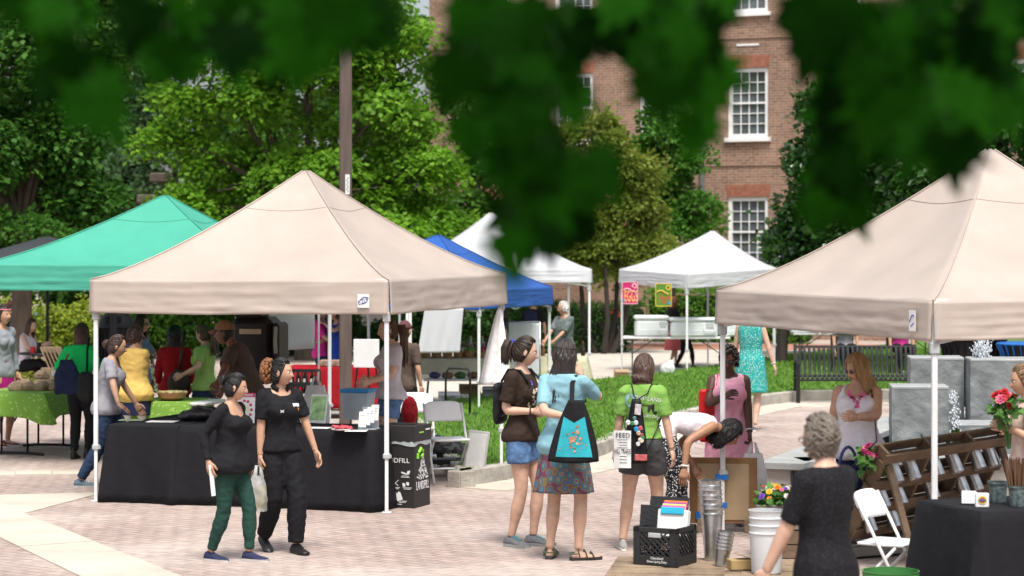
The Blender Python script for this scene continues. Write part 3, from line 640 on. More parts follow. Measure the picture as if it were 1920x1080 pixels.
def gcloth(name, c1, c2, sc, thr=.35):
    m, N, L, p = nodemat(name); p.inputs['Roughness'].default_value = .8; tc = N.new('ShaderNodeTexCoord'); v = N.new('ShaderNodeTexVoronoi'); v.inputs['Scale'].default_value = sc; L.new(tc.outputs['Object'], v.inputs['Vector'])
    r = N.new('ShaderNodeValToRGB'); r.color_ramp.elements[0].position = thr - .08; r.color_ramp.elements[1].position = thr; r.color_ramp.elements[0].color = (*c2, 1); r.color_ramp.elements[1].color = (*c1, 1); L.new(v.outputs['Distance'], r.inputs[0]); L.new(r.outputs[0], p.inputs['Base Color']); return m
M_gtc = gcloth('green sprigged cloth', (.15, .30, .03), (.32, .46, .13), 26, .32)
g1 = Vector((XU(62, 27.3), 27.3, 0)); ftable('folding table with T-shaped feet under the left green cloth', 1.5, .84, .73, g1, R(80), leg=M_bmetal, tfoot=True); cloth('tablecloth', 'green patterned cloth under the brown paper cartons', 1.5, .86, .738, .27, g1, R(80), M_gtc, seed=5, flare=.10, n=100)
g2 = Vector((XU(325, 25.6), 25.6, 0)); ftable('folding table under the green cloth with wooden bowl', 1.0, .7, .72, g2, R(-12)); cloth('tablecloth', 'green patterned cloth under the wooden bowl', .62, .7, .728, .4, g2, R(-12), M_gtc, seed=9, flare=.08, n=90)
rt = Vector((XU(655, 32.8), 32.8, 0)); ftable('folding table under the red cloth', 1.7, .7, .73, rt, R(-3)); cloth('tablecloth', 'bright red cloth behind the wooden pole', 1.7, .7, .738, .58, rt, R(-3), fabric('red tablecloth', (.30, .006, .012)), seed=2)
bt = Vector((XU(848, 35.4), 35.4, 0)); ftable('folding table under the cream cloth with baskets', 1.8, .75, .73, bt, R(-4)); cloth('tablecloth', 'pale cream cloth under the row of baskets', 1.82, .77, .738, .24, bt, R(-4), fabric('cream tablecloth', (.55, .52, .36)), seed=4, n=90)
pt = Vector((XU(1030, 36.0), 36.0, 0)); ftable('folding table in front of the man in plaid', 1.15, .7, .73, pt, R(-4), leg=M_wmetal); cloth('tablecloth', 'pale cream cloth in front of the man in plaid', 1.17, .72, .738, .3, pt, R(-4), MATS['cream tablecloth'], seed=7, n=80)
et = Vector((XU(1268, 44), 44, 0)); ftable('white folding table left under the coolers', 2.05, .75, .74, et, R(-3)); et2 = Vector((XU(1620, 46), 46, 0)); ftable('far folding table behind the black bench', 2.9, .75, .74, et2, R(-2))
nr_, lf_ = Vector((XU(1840, 14.5), 14.5, 0)), Vector((XU(1722, 15.2), 15.2, 0)); w_ = nr_ - lf_; rx = Vector((-w_.y, w_.x, 0)).normalized(); kt = (nr_ + lf_) / 2 + rx * .92; angK = math.atan2(rx.y, rx.x)
ftable('folding table under the black cloth at lower right', 1.8, .7, .73, kt, angK); cloth('tablecloth', 'black cloth over the lower right table', 1.84, .75, .738, .70, kt, angK, M_black, seed=12, n=170, fold=.035)
# ================================================================ STREET FURNITURE
def bench():
    Z = 36.0; x0, x1 = XU(1490, Z), XU(1722, Z); L = x1 - x0
    o = thing('park_bench', 'black slatted metal bench on the kerb before the lawn', 'bench', ((x0 + x1) / 2, Z, 0), R(-2))
    prof = [(-.30, .36), (-.315, .40), (-.28, .435), (-.2, .43), (-.05, .405), (.06, .43), (.10, .50), (.15, .66), (.19, .80), (.23, .875)]
    ns = 24; me = None
    for i in range(ns):
        x = -L / 2 + .10 + (L - .2) * i / (ns - 1)
        if me is None:
            mb = MB(); mb.tube([(0, y, z) for y, z in prof], [(.021, .006)] * len(prof), 8)
            s = mb.build('slat', M_bmetal, o, 40); me = s.data
        else: s = link('slat', me, o)
        s.location = (x, 0, 0)
    mb = MB()
    for y, z in ((-.305, .37), (.225, .87), (.06, .41)): mb.tube([(-L / 2 + .05, y + .012, z), (L / 2 - .05, y + .012, z)], .02, 8)
    mb.build('rail', M_bmetal, o, 40)
    for sx in (-1, 1):
        mb = MB(); x = sx * (L / 2 - .03)
        mb.bar((x, -.30, .0), (x, -.30, .62), .06, .04); mb.bar((x, .20, 0), (x, .12, .62), .06, .04); mb.bar((x, .10, .42), (x, .25, .90), .05, .04)
        mb.tube([(x, -.30, .60), (x, -.26, .65), (x, .0, .65), (x, .16, .63)], .032, 8); mb.bar((x, -.28, .39), (x, .08, .39), .045, .03); mb.build('end_frame', M_bmetal, o, 40)
bench()
def bin_(label, loc, r, h, body, dome, group='litter bins'):
    o = thing('litter_bin', label, 'bin', loc, 0, group)
    mb = MB(); mb.lathe([(r * .85, .02), (r * .9, .1), (r * .97, h)], 20); mb.build('liner', M_bmetal, o, 40)
    sl = None
    for i in range(22):
        a = 2 * math.pi * i / 22
        if sl is None:
            mb = MB(); mb.tube([(r * .93, 0, .03), (r * .97, 0, h * .5), (r, 0, h * .85), (r * 1.18, 0, h)], [(.022, .006)] * 4, 6); sl = mb.build('slat', body, o, 40)
        else: q = link('slat', sl.data, o); q.rotation_euler[2] = a
    mb = MB(); mb.lathe([(r * 1.02, h * .12), (r * 1.03, h * .15), (r * 1.02, h * .18)], 24); mb.build('ring', body, o, 40); mb = MB(); mb.lathe([(r * 1.15, h - .02), (r * 1.22, h), (r * 1.15, h + .02)], 24); mb.build('ring', body, o, 40)
    if dome: 
        n = 18; mb = MB(); mb.rings([[(r * 1.0 * math.cos(b) * math.cos(2 * math.pi * j / n), r * math.cos(b) * math.sin(2 * math.pi * j / n), h + .02 + r * .95 * math.sin(b)) for j in range(n)] for b in [k / 7 * 1.5 for k in range(8)]]); d = mb.build('dome_lid', dome, o, 40)
        mb = MB(); mb.bbox((0, -r * .72, h + .02 + r * .35), (r * .9, r * .5, r * .42), Matrix.Rotation(R(-25), 3, 'X'), .03); mb.build('opening', mat('bin opening', (.004, .004, .004), .9, var=0), d)
    return o
M_binblue = mat('blue painted metal', (.02, .13, .42), .45)
bin_('black slatted bin with dome lid behind the fountain blocks', (XU(1835, 33), 33.5, .1), .42, 1.0, M_bmetal, M_bmetal)
bin_('blue slatted bin at the right edge', (XU(1925, 33), 33.0, .1), .36, .95, M_binblue, None)
bin_('blue recycling bin with dome lid behind the cafe table', (XU(78, 58), 58, 0), .24, .62, M_binblue, M_binblue)
bin_('black bin with grey dome beside the blue recycling bin', (XU(124, 58), 58, 0), .24, .58, M_bmetal, mat('grey dome', (.10, .11, .12), .4))
bin_('black domed bin behind the woman in yellow', (XU(218, 46), 46, 0), .36, .85, M_bmetal, M_bmetal)
# fence in the shade
fz = 52; fe = thing('metal_fence', 'dark metal picket fence behind the left shrubs', 'fence', (XU(150, fz), fz, 0))
mb = MB(); mb.bar((-2.2, 0, .9), (4.6, 0, .9), .05); mb.build('rail', M_bmetal, fe); mb = MB(); mb.bar((-2.2, 0, .15), (4.6, 0, .15), .05); mb.build('rail', M_bmetal, fe); pk = None
for i in range(46):
    if pk is None: mb = MB(); mb.box((0, 0, .52), (.03, .03, .95)); pk = mb.build('picket', M_bmetal, fe)
    else: link('picket', pk.data, fe).location = (0, 0, 0)
    fe.children[-1].location = (-2.2 + i * .15, 0, 0)
# park lamps
def globe_lamp(label, u, v, Z):
    p = W(u, v, Z); o = thing('park_lamp', label, 'lamp', (p.x, p.y, 0)); mb = MB(); mb.tube([(0, 0, 0), (0, 0, p.z - .1)], [.07, .05], 10); mb.lathe([(.12, 0), (.12, .3), (.07, .36)], 12); mb.build('post', M_bmetal, o, 40)
    n = 16; mb = MB(); mb.lathe([(.06, -.12), (.14, -.08), (.19, 0), (.17, .09), (.09, .15), (.02, .165)], n, (0, 0, p.z)); mb.build('globe', mat('milky globe', (.6, .62, .6), .3), o, 1)
globe_lamp('white globe park lamp between the trees at left', 213, 398, 45)
def box_lamp(label, u, v, Z):
    p = W(u, v, Z); o = thing('park_lamp', label, 'lamp', (p.x, p.y, 0)); mb = MB(); mb.bbox((.1, 0, p.z / 2), (.1, .1, p.z), b=.01); mb.build('post', M_post, o)
    mb = MB(); mb.bbox((0, 0, p.z + .02), (.44, .44, .22), b=.03); mb.build('lamp_head', M_post, o)
box_lamp('brown box lamp head above the teal tent', 301, 335, 52); box_lamp('lower brown box lamp left of the teal peak', 276, 375, 55)
# cafe umbrella, table, seat
uz = 37.6; ux = XU(89, uz); o = thing('cafe_umbrella', 'dark grey cafe umbrella on a black pole at left', 'umbrella', (ux, uz, 0))
mb = MB(); mb.tube([(0, 0, .02), (0, 0, 2.62)], .028, 10); mb.build('pole', M_bmetal, o, 1)
mb = MB(); mb.lathe([(.3, 0), (.3, .05), (.05, .09)], 16); mb.build('base', M_bmetal, o, 40)
n = 8; mb = MB(); mb.rings([[(r_ * math.cos(2 * math.pi * (j + .5) / n), r_ * math.sin(2 * math.pi * (j + .5) / n), z) for j in range(n)] for r_, z in ((1.38, 2.06), (1.38, 2.18), (.75, 2.42), (.05, 2.62))], cap=False); mb.build('canopy', mat('charcoal umbrella cloth', (.035, .038, .042), .55, var=.1), o, 20, solid=.006)
def cafe_table(label, x, y):
    o = thing('cafe_table', label, 'table', (x, y, 0)); mb = MB(); mb.lathe([(.44, .70), (.45, .715), (.44, .73)], 24); mb.build('tabletop', M_bmetal, o, 40)
    mb = MB(); mb.tube([(.12, 0, 0), (.12, 0, .7)], .035, 8); mb.build('pedestal', M_bmetal, o, 1)
    for a in range(3): mb = MB(); mb.tube([(.12, 0, .12), (.12 + .36 * math.cos(a * 2.1), .36 * math.sin(a * 2.1), .02)], .02, 6); mb.build('leg', M_bmetal, o)
cafe_table('round black cafe table beside the seated woman', XU(85, 37.2), 37.3)
def stool(label, x, y, rz, back=True):
    o = thing('cafe_chair', label, 'chair', (x, y, 0), rz); mb = MB(); mb.bbox((0, 0, .45), (.42, .42, .03)); mb.build('seat', M_bmetal, o)
    for a, b in ((-1, -1), (1, -1), (1, 1), (-1, 1)): mb = MB(); mb.tube([(a * .18, b * .18, .44), (a * .21, b * .21, 0)], .013, 6); mb.build('leg', M_bmetal, o)
    if back: mb = MB(); mb.tube([(-.2, -.2, .45), (-.2, -.24, .85), (.2, -.24, .85), (.2, -.2, .45)], .013, 6); mb.box((0, -.235, .72), (.38, .015, .2)); mb.build('backrest', M_bmetal, o)
stool('black cafe chair under the seated woman at left', XU(42, 37.6), 37.9, R(-70)); stool('far black cafe chair under the red haired person', XU(20, 48.5), 48.8, R(-60))
def cup(label, u, v, Z, col, r, h, al=1.): 
    p = W(u, v, Z); mb = MB(); mb.lathe([(r * .8, 0), (r, h * .9), (r * 1.06, h * .92), (r * 1.06, h)], 12, tuple(p)); tag(mb.build('drink_cup', mat(label, col, .3), None, 40), label, 'cup')
cup('red drink in a clear cup on the cafe table', 61, 665, 37.1, (.5, .02, .03), .045, .13); cup('black tumbler on the cafe table', 73, 665, 37.1, (.012, .012, .013), .04, .2)

# ---------------------------------------------------------------- fountain
Pn, Pr = Vector((XU(1423, 20.9), 20.9, 0)), Vector((XU(1423, 20.9) + 4.2, 21.5, 0)); bk = Vector((1.45, 4.0, 0)).normalized() * 7.0
fo = thing('fountain', 'stone fountain pool with dark tiled inside', 'fountain', Pn)
M_cope = mat('pale coping stone', (.34, .35, .34), .75, var=.12, vs=3, bump=.2, bs=40); M_slate = mat('rough slate block', (.21, .225, .225), .5, var=.3, vs=4.5, bump=1., bs=9, spec=.4); M_slatetop = mat('slate top', (.33, .345, .34), .5, var=.2)
m, N, L_, p = nodemat('dark pool tile'); p.inputs['Roughness'].default_value = .2; b = N.new('ShaderNodeTexBrick'); b.offset = 0; tc = N.new('ShaderNodeTexCoord'); sp = N.new('ShaderNodeSeparateXYZ'); cb = N.new('ShaderNodeCombineXYZ'); ad = N.new('ShaderNodeMath'); L_.new(tc.outputs['Object'], sp.inputs[0]); L_.new(sp.outputs[0], ad.inputs[0]); L_.new(sp.outputs[1], ad.inputs[1]); L_.new(ad.outputs[0], cb.inputs[0]); L_.new(sp.outputs[2], cb.inputs[1]); L_.new(cb.outputs[0], b.inputs['Vector'])
b.inputs['Scale'].default_value = 1; b.inputs['Brick Width'].default_value = .08; b.inputs['Row Height'].default_value = .08; b.inputs['Mortar Size'].default_value = .005; b.inputs['Color1'].default_value = (.02, .024, .027, 1); b.inputs['Color2'].default_value = (.028, .034, .038, 1); b.inputs['Mortar'].default_value = (.10, .12, .13, 1); L_.new(b.outputs[0], p.inputs['Base Color']); M_tile = m
q = [Vector(), Pr - Pn, Pr - Pn + bk, bk]; cc = sum(q, Vector()) / 4
wl = .42
for i in range(4):
    a, b = q[i], q[(i + 1) % 4]; d = (b - a).normalized(); nin = Vector((-d.y, d.x, 0)); L = (b - a).length
    mb = MB(); mb.bar(a + d * .06 + nin * .16 + Vector((0, 0, .2)), b - d * .06 + nin * .16 + Vector((0, 0, .2)), .24, .40); mb.build('wall', M_conc, fo)
    k = max(1, round(L / 1.5))
    for j in range(k):
        mb = MB(); e0 = a + d * (L * j / k + .003 + (wl if j == 0 else 0)); e1 = a + d * (L * (j + 1) / k - .003)
        mb.bar(e0 + nin * wl / 2 + Vector((0, 0, .43)), e1 + nin * wl / 2 + Vector((0, 0, .43)), wl, .07, bev=.008); mb.build('coping_stone', M_cope, fo)
    mb = MB(); mb.bar(a + d * .05 + nin * .30 + Vector((0, 0, .215)), b - d * .05 + nin * .30 + Vector((0, 0, .215)), .03, .36); mb.build('tile_lining', M_tile, fo)
def wfn(s, t):
    p = (q[0].lerp(q[1], .08 + .84 * s)).lerp(q[3].lerp(q[2], .08 + .84 * s), .05 + .9 * t); return (p.x, p.y, .20 + .006 * noise.noise(Vector((p.x * 3, p.y * 3, 0))))
mb = MB(); mb.grid(wfn, 40, 60); mb.build('water', mat('pool water', (.02, .035, .035), .06, spec=.7, bump=.35, bs=12), fo, 1)
def block(label, u0, u1, vt, Z, dep, rz):
    x0, x1 = XU(u0, Z), XU(u1, Z); zt = CH - (vt - YH) * Z / F; o = thing('stone_block', label, 'stone block', ((x0 + x1) / 2, Z + dep / 2, .1), R(rz), 'slate fountain blocks')
    mb = MB(); w_ = x1 - x0; bmh = zt - .13
    for (fx, fy, sx, sy) in ((0, -1, 1, 0), (1, 0, 0, 1), (0, 1, -1, 0), (-1, 0, 0, -1)):
        def fn(s, t):
            px = fx * w_ / 2 + sx * (s - .5) * w_; py = fy * dep / 2 + sy * (s - .5) * dep; ed = min(1, min(s, 1 - s, t + .2, 1 - t) * 14)
            nz = (.012 * fbm((px * 3 + u0, py * 3, t * 3)) + .006 * fbm((px * 12, py * 12 + u0, t * 9))) * ed; return (px + fx * nz, py + fy * nz, t * bmh)
        mb.grid(fn, 24, 28)
    mb.build('body', M_slate, o, 1)
    mb = MB(); mb.bbox((0, 0, bmh + .013), (w_ + .006, dep + .006, .03), b=.006); mb.build('top', M_slatetop, o); return o, zt
block('smallest slate fountain block nearest the flower display', 1678, 1783, 724, 23.0, .5, -6); block('tall slate block behind the smallest one', 1713, 1812, 670, 25.2, .55, -6)
_, z3 = block('tall slate block with foaming water at right', 1826, 1945, 673, 24.6, .6, -6); block('low wet slate ledge between the tall blocks', 1800, 1900, 795, 23.6, .6, -6)
mf = mat('foaming water', (.8, .84, .88), .3, var=.1, trans=.3)
def foam(label, pts, n, s):
    o = thing('water_jet', label, 'water', pts[0]); mb = MB(); L = len(pts) - 1
    for i in range(n):
        t = random.random() * L; a = int(min(t, L - 1)); p = Vector(pts[a]).lerp(Vector(pts[a + 1]), t - a) - Vector(pts[0]) + Vector((random.gauss(0, s), random.gauss(0, s), random.gauss(0, s))); r = random.uniform(.004, .012); mb.ell(p, (r, r, r * random.uniform(.8, 2.2)), 5, 3)
    stuff(mb.build('foam', mf, o, 1))
bx = XU(1842, 24.9); foam('white foam bubbling on top of the right block', [(bx, 24.95, z3 + .02), (bx, 24.95, z3 + .13)], 520, .042)
bx = XU(1790, 23.2); foam('white water falling beside the smallest block', [(bx - .03, 23.2, .95), (bx, 23.15, .6), (bx + .02, 23.1, .25)], 460, .022)

# ---------------------------------------------------------------- folding chairs
def fchair(label, loc, rz, pad=mat('chair plastic', (.78, .78, .77), .45, var=.05)):
    o = thing('folding_chair', label, 'chair', loc, rz, 'white folding chairs')      # faces local -Y
    for sx in (-1, 1):
        mb = MB(); x = sx * .205; mb.tube([(x, -.24, .01), (x, -.02, .43), (x, .17, .80)], .0125, 8); mb.build('front_leg', M_wmetal, o, 1)
        mb = MB(); x = sx * .18; mb.tube([(x, .26, .01), (x, -.14, .43)], .0125, 8); mb.build('rear_leg', M_wmetal, o, 1)
    mb = MB(); mb.tube([(-.205, -.16, .15), (.205, -.16, .15)], .01, 8); mb.tube([(-.18, .19, .12), (.18, .19, .12)], .01, 8); mb.build('stretcher', M_wmetal, o, 1)
    mb = MB(); mb.grid(lambda s, t: ((s - .5) * .38, -.20 + .36 * t, .445 - .02 * math.sin(math.pi * s) * math.sin(math.pi * t)), 10, 10); mb.build('seat', pad, o, 1, solid=.022)
    def bf(s, t):
        c_ = abs(2 * s - 1); w_ = .205 * (1 - .12 * max(0, t - .6)); return ((s - .5) * 2 * w_, .095 + .085 * t + .03 * math.sin(math.pi * s), .62 + .20 * t - .035 * (c_ ** 6) * (t > .5) + .0)
    mb = MB(); mb.grid(bf, 14, 8); mb.build('backrest', pad, o, 1, solid=.022); return o
fchair('white folding chair in front of the lawn kerb', G(838, 903), R(18)); fchair('white folding chair behind the landfill box', G(778, 878), R(10)); fchair('white folding chair beside the black table at lower right', (XU(1664, 15.6), 15.6, 0), R(58)).scale = (.92, .92, .92)

# ---------------------------------------------------------------- landfill box
M_card = mat('black printed card', (.022, .02, .02), .6, var=.15); M_ink = mat('white ink', (.75, .75, .75), .6, var=0); M_lime = mat('lime ink', (.25, .6, .06), .6, var=0)
p = G(755, 952); lb = thing('landfill_box', 'black cardboard landfill waste box beside the tent leg', 'waste box', p + Vector((0, .17, 0)), angA - R(2))
bw, bd, bh = .385, .37, .60
mb = MB(); mb.bbox((0, 0, bh / 2), (bw, bd, bh), b=.004); mb.build('body', M_card, lb)
mb = MB(); mb.bbox((0, 0, bh + .09), (bw + .02, bd + .02, .15), b=.004); lid = mb.build('lid', M_card, lb)
mb = MB(); mb.box((0, 0, bh + .168), (.24, .16, .004)); mb.build('hole', mat('bin opening', (.004, .004, .004), .9, var=0), lid)
def lin(s, t): a = 2 * math.pi * s; cx = math.copysign(min(1, abs(math.cos(a)) * 1.35), math.cos(a)); cy = math.copysign(min(1, abs(math.sin(a)) * 1.35), math.sin(a)); return (cx * (bw / 2 + .008 + .004 * math.sin(a * 23)), cy * (bd / 2 + .008 + .004 * math.sin(a * 19)), bh + .02 - t * (.035 + .012 * math.sin(a * 5)))
mb = MB(); mb.grid(lin, 60, 3); mb.build('bin_liner', mat('clear liner', (.55, .6, .6), .3, trans=.3), lb, 1)
fy = -bd / 2 - .003
text('LANDFILL', .062, M_ink, lb, (.0, fy, .44), sx=1.05)
mb = MB()
for (x, z) in ((-.09, .345), (.10, .345), (-.12, .235), (.0, .235), (.12, .235), (-.05, .11), (.07, .11)):
    for k in range(2): mb.box((x, fy, z - .045 - k * .012), (.07 + .02 * ((k + int(z * 100)) % 2), .002, .005))
mb.box((0, fy, .035), (.13, .002, .005))
def icon(pts): mb.prism([(x, y) for x, y in pts], -.001, .001)
mb.M = Matrix.Translation((0, fy, 0)) @ Matrix.Rotation(R(90), 4, 'X')
icon([(-.11, .36), (-.07, .36), (-.078, .31), (-.102, .31)]); icon([(.06, .34), (.11, .325), (.11, .31), (.06, .325)]); icon([(.12, .345), (.15, .352), (.142, .318), (.112, .311)])
for x in (-.15, -.125, -.10): icon([(x, .26), (x + .008, .26), (x + .006, .20), (x + .002, .20)])
icon([(-.04, .2), (.03, .262), (.034, .258), (-.036, .196)]); icon([(-.03, .25), (.03, .21), (.026, .206), (-.034, .246)]); icon([(.07, .235), (.1, .23), (.1, .2), (.075, .2)]); icon([(.11, .245), (.14, .24), (.135, .21), (.112, .215)])
icon([(-.12, .12), (-.05, .12), (-.05, .07), (-.11, .07)]); icon([(-.02, .145), (0, .155), (.015, .13), (.03, .155), (.05, .145), (.075, .08), (.02, .065)])
icon([(-.13, .69), (-.07, .69), (-.078, .65), (-.122, .65)]); mb.M = Matrix.Identity(4); 
stuff(mb.build('pictogram', M_ink, lb))
rx_ = bw / 2 + .003
t_ = text('LANDFILL', .075, M_ink, lb, (rx_, 0, .20), (R(90), 0, R(90)), sx=.92); t_.scale.y = 1.5
mb = MB()
for k in range(140):
    t = random.random() ** 1.3; y = random.uniform(-1, 1) * .135 * (1 - t); z = .265 + t * .23
    mb.box((rx_, y, z), (.002, random.uniform(.006, .02), random.uniform(.004, .016)), Matrix.Rotation(random.uniform(0, 3), 3, 'X'))
stuff(mb.build('rubbish_print', M_ink, lb))
mb = MB(); mb.tube([(rx_, -.10, .51), (rx_, -.05, .55), (rx_, 0, .52)], .016, 6); mb.tube([(rx_, -.12, .46), (rx_, -.12, .51)], .016, 6); mb.tube([(rx_, -.05, .47), (rx_, .0, .49)], .016, 6); mb.build('recycle_arrows', M_lime, lb)
mb = MB(); mb.box((rx_ + .01, -.05, bh + .1), (.002, .1, .014)); mb.build('print_line', M_lime, lid); mb = MB(); mb.box((rx_ + .01, .1, bh + .12), (.002, .1, .014)); mb.build('print_line', M_ink, lid)

# ---------------------------------------------------------------- things on the black tables
ztop = .741
def onA(u, Z): return Vector((XU(u, Z), Z, ztop))
def sheetbox(name, label, cat, p, d, m, rz=0, tilt=0, b=.002, group=None):
    mb = MB(); mb.bbox((0, 0, d[2] / 2), d, b=b); o = mb.build(name, m, loc=p); o.rotation_euler = (tilt, 0, rz); return tag(o, label, cat, group)
Zp = 21.9
po = thing('poster', 'white table poster with a ring of pink dots', 'poster', onA(459, Zp), R(-10)); mb = MB(); mb.bbox((0, 0, .145), (.195, .008, .29)); q = mb.build('board', M_white, po); po.rotation_euler[0] = R(-6)
M_pink = mat('pink ink', (.55, .05, .16), .6, var=0)
mb = MB(); mb.box((0, -.006, .27), (.195, .003, .04)); mb.build('header', M_pink, po)
mb = MB()
for i in range(11): a = i * 2 * math.pi / 11; mb.tube([(.064 * math.cos(a), -.004, .13 + .085 * math.sin(a)), (.064 * math.cos(a), -.007, .13 + .085 * math.sin(a))], .0145, 12)
mb.build('dot', M_pink, po); mb = MB(); mb.tube([(0, -.004, .13), (0, -.006, .13)], .045, 16); mb.build('map_print', mat('pale yellow print', (.7, .72, .45), .6), po)
mb = MB(); [mb.box((0, -.0085, .275 - k * .012), (.15, .002, .005)) for k in range(2)]; mb.build('print_line', M_ink, po)
po = thing('poster', 'green and yellow printed poster in a white frame', 'poster', onA(594, Zp), R(-32)); mb = MB(); mb.bbox((0, 0, .14), (.2, .012, .28)); mb.build('frame', M_white, po); mb = MB(); mb.box((0, -.008, .145), (.17, .004, .23)); mb.build('print', mat('green yellow print', (.35, .55, .25), .6, var=.6, vs=12), po); po.rotation_euler[0] = R(-12)
# storage tub with blue lid
tz = 22.4; tb = thing('storage_tub', 'clear plastic storage tub with blue lid', 'tub', onA(672, tz) + Vector((0, 0, .0)), R(-15)); M_clear = mat('cloudy clear plastic', (.78, .84, .87), .2, trans=.5, spec=.5, alpha=.5)
mb = MB(); mb.rings([[(sx * w_ / 2, sy * d_ / 2, z) for sx, sy in ((-1, -1), (1, -1), (1, 1), (-1, 1))] for w_, d_, z in ((.22, .2, .002), (.27, .25, .27))], cap=False); mb.add([(-.11, -.1, .004), (.11, -.1, .004), (.11, .1, .004), (-.11, .1, .004)], [(0, 1, 2, 3)]); mb.build('bin', M_clear, tb, solid=.004)
mb = MB(); mb.bbox((0, 0, .285), (.30, .28, .035), b=.01); mb.build('lid', mat('blue lid', (.02, .22, .5), .4), tb)
mb = MB(); mb.lathe([(.04, .01), (.04, .15), (.02, .17), (.02, .19)], 12, (-.03, 0, 0)); mb.build('bottle', mat('brown contents', (.25, .1, .06), .5), tb)
# brochure holder
bh_ = thing('brochure_holder', 'clear tiered holder with white leaflets', 'holder', onA(692, 21.2), R(-14))
mb = MB(); mb.bbox((0, .05, .10), (.16, .006, .2)); mb.bbox((0, 0, .004), (.17, .16, .008)); mb.build('stand', M_clear, bh_)
for k in range(4): mb = MB(); mb.bbox((-.045 + .03 * k, -.055 + .03 * k, .09 + .02 * k), (.075, .006, .15), Matrix.Rotation(R(-14), 3, 'X')); lf = mb.build('leaflet', M_white, bh_); mb = MB(); [mb.box((-.045 + .03 * k, -.062 + .03 * k + (.0 + .004 * j), .06 + .02 * k + .022 * j), (.05, .002, .004)) for j in range(4)]; mb.build('print_line', mat('grey ink', (.2, .2, .25), .6, var=0), lf)
for (u, Z, w_, d_, lab) in ((600, 21.3, .2, .14, 'white paper sheet left of the red plate'), (668, 20.95, .2, .14, 'white paper sheet before the leaflet holder'), (305, 22.1, .28, .2, 'stack of white papers on the narrow table'), (248, 22.3, .24, .18, 'green printed magazine on the narrow table')):
    sheetbox('paper_sheet', lab, 'paper', onA(u, Z), (w_, d_, .006), M_white if 'green' not in lab else mat('magazine print', (.35, .42, .25), .5, var=.6, vs=25), R(-12 + u % 20))
pl_ = thing('food_plate', 'white plate of red flowers or sweets on black table', 'plate', onA(640, 21.0)); mb = MB(); mb.lathe([(.04, .002), (.09, .012), (.095, .018)], 20); mb.build('plate', M_white, pl_, 40)
mb = MB(); [mb.ell((random.gauss(0, .035), random.gauss(0, .03), .025 + random.random() * .015), (.016, .016, .012), 7, 5) for _ in range(90)]; stuff(mb.build('sweets', mat('red and cream sweets', (.5, .06, .08), .5, var=.9, vs=25), pl_, 1))
# black leather bag
def blobmesh(name, parts, m, parent=None, vox=.012, sm=4, wr=.006, loc=None, seed=1., ws=(14, 14, 14)):
    mb = MB(); [mb.ell(c, r, 14, 10) if len(r) == 3 else mb.tube(c, r[0], 8) for c, r in parts]; me = remesh(mb, vox, sm, wr, ws, seed); me.materials.append(m); return link(name, me, parent, loc=loc)
M_leath = mat('black leather', (.012, .012, .013), .4, spec=.5, bump=.3, bs=40)
o = blobmesh('leather_bag', [((0, 0, .06), (.16, .09, .06)), ((.1, .03, .09), (.1, .06, .05)), ((-.11, 0, .05), (.09, .07, .05)), ([(-.08, 0, .1), (0, -.02, .15), (.1, 0, .12)], (.012,))], M_leath, loc=onA(372, 22.2)); tag(o, 'crumpled black leather bag under the man\'s hand', 'bag')

# ---------------------------------------------------------------- food warmer, crates, boards under the teal tent
fw = thing('food_warmer', 'tall black insulated food carrier with open front', 'food carrier', (XU(482, 24.6), 24.7, 0), R(-8)); M_bpl = mat('black moulded plastic', (.013, .012, .012), .5, bump=.1)
k = 24.7 / F
mb = MB(); mb.bbox((-.05, 0, .45), (.42, .5, .9), b=.05); mb.build('lower_body', M_bpl, fw)
mb = MB(); mb.bbox((-.02, 0, 1.32), (.48, .5, .72), b=.07); mb.build('upper_body', M_bpl, fw)
mb = MB(); mb.bbox((-.06, -.03, 1.70), (.3, .42, .07), b=.03); mb.build('lid', M_bpl, fw)
mb = MB(); mb.bbox((.25, -.02, 1.32), (.08, .46, .6), b=.03); mb.build('door', M_bpl, fw)
mb = MB(); mb.bbox((-.02, -.255, 1.53), (.24, .02, .055)); mb.build('label_plate', mat('tan label', (.45, .36, .24), .6), fw); mb = MB(); mb.tube([(.26, -.26, 1.3), (.26, -.29, 1.42), (.26, -.26, 1.58)], .02, 8); mb.build('handle', mat('grey green handle', (.3, .33, .25), .5), fw)
wb = thing('white_sheet', 'white vinyl sheet hanging behind the black food carrier', 'sheet', (XU(533, 28), 28.05, 0), R(-4))
mb = MB(); mb.grid(lambda s, t: ((s - .5) * .74, .01 * math.sin(s * 9), 1.17 + .80 * t + .05 * (s - .5)), 16, 8); mb.build('panel', M_wcloth, wb, 1, solid=.003)
mb = MB(); mb.tube([(-.42, 0, 1.97), (.42, 0, 1.97)], .012, 8); mb.tube([(-.42, 0, 1.97), (-.42, 0, .01)], .012, 8); mb.tube([(.42, 0, 1.97), (.42, 0, 0.01)], .012, 8); mb.build('frame', M_wmetal, wb, 1)
M_crate = mat('black crate plastic', (.02, .02, .022), .5, bump=.1); M_bottle = mat('dark bottle glass', (.03, .015, .01), .1, spec=.7)
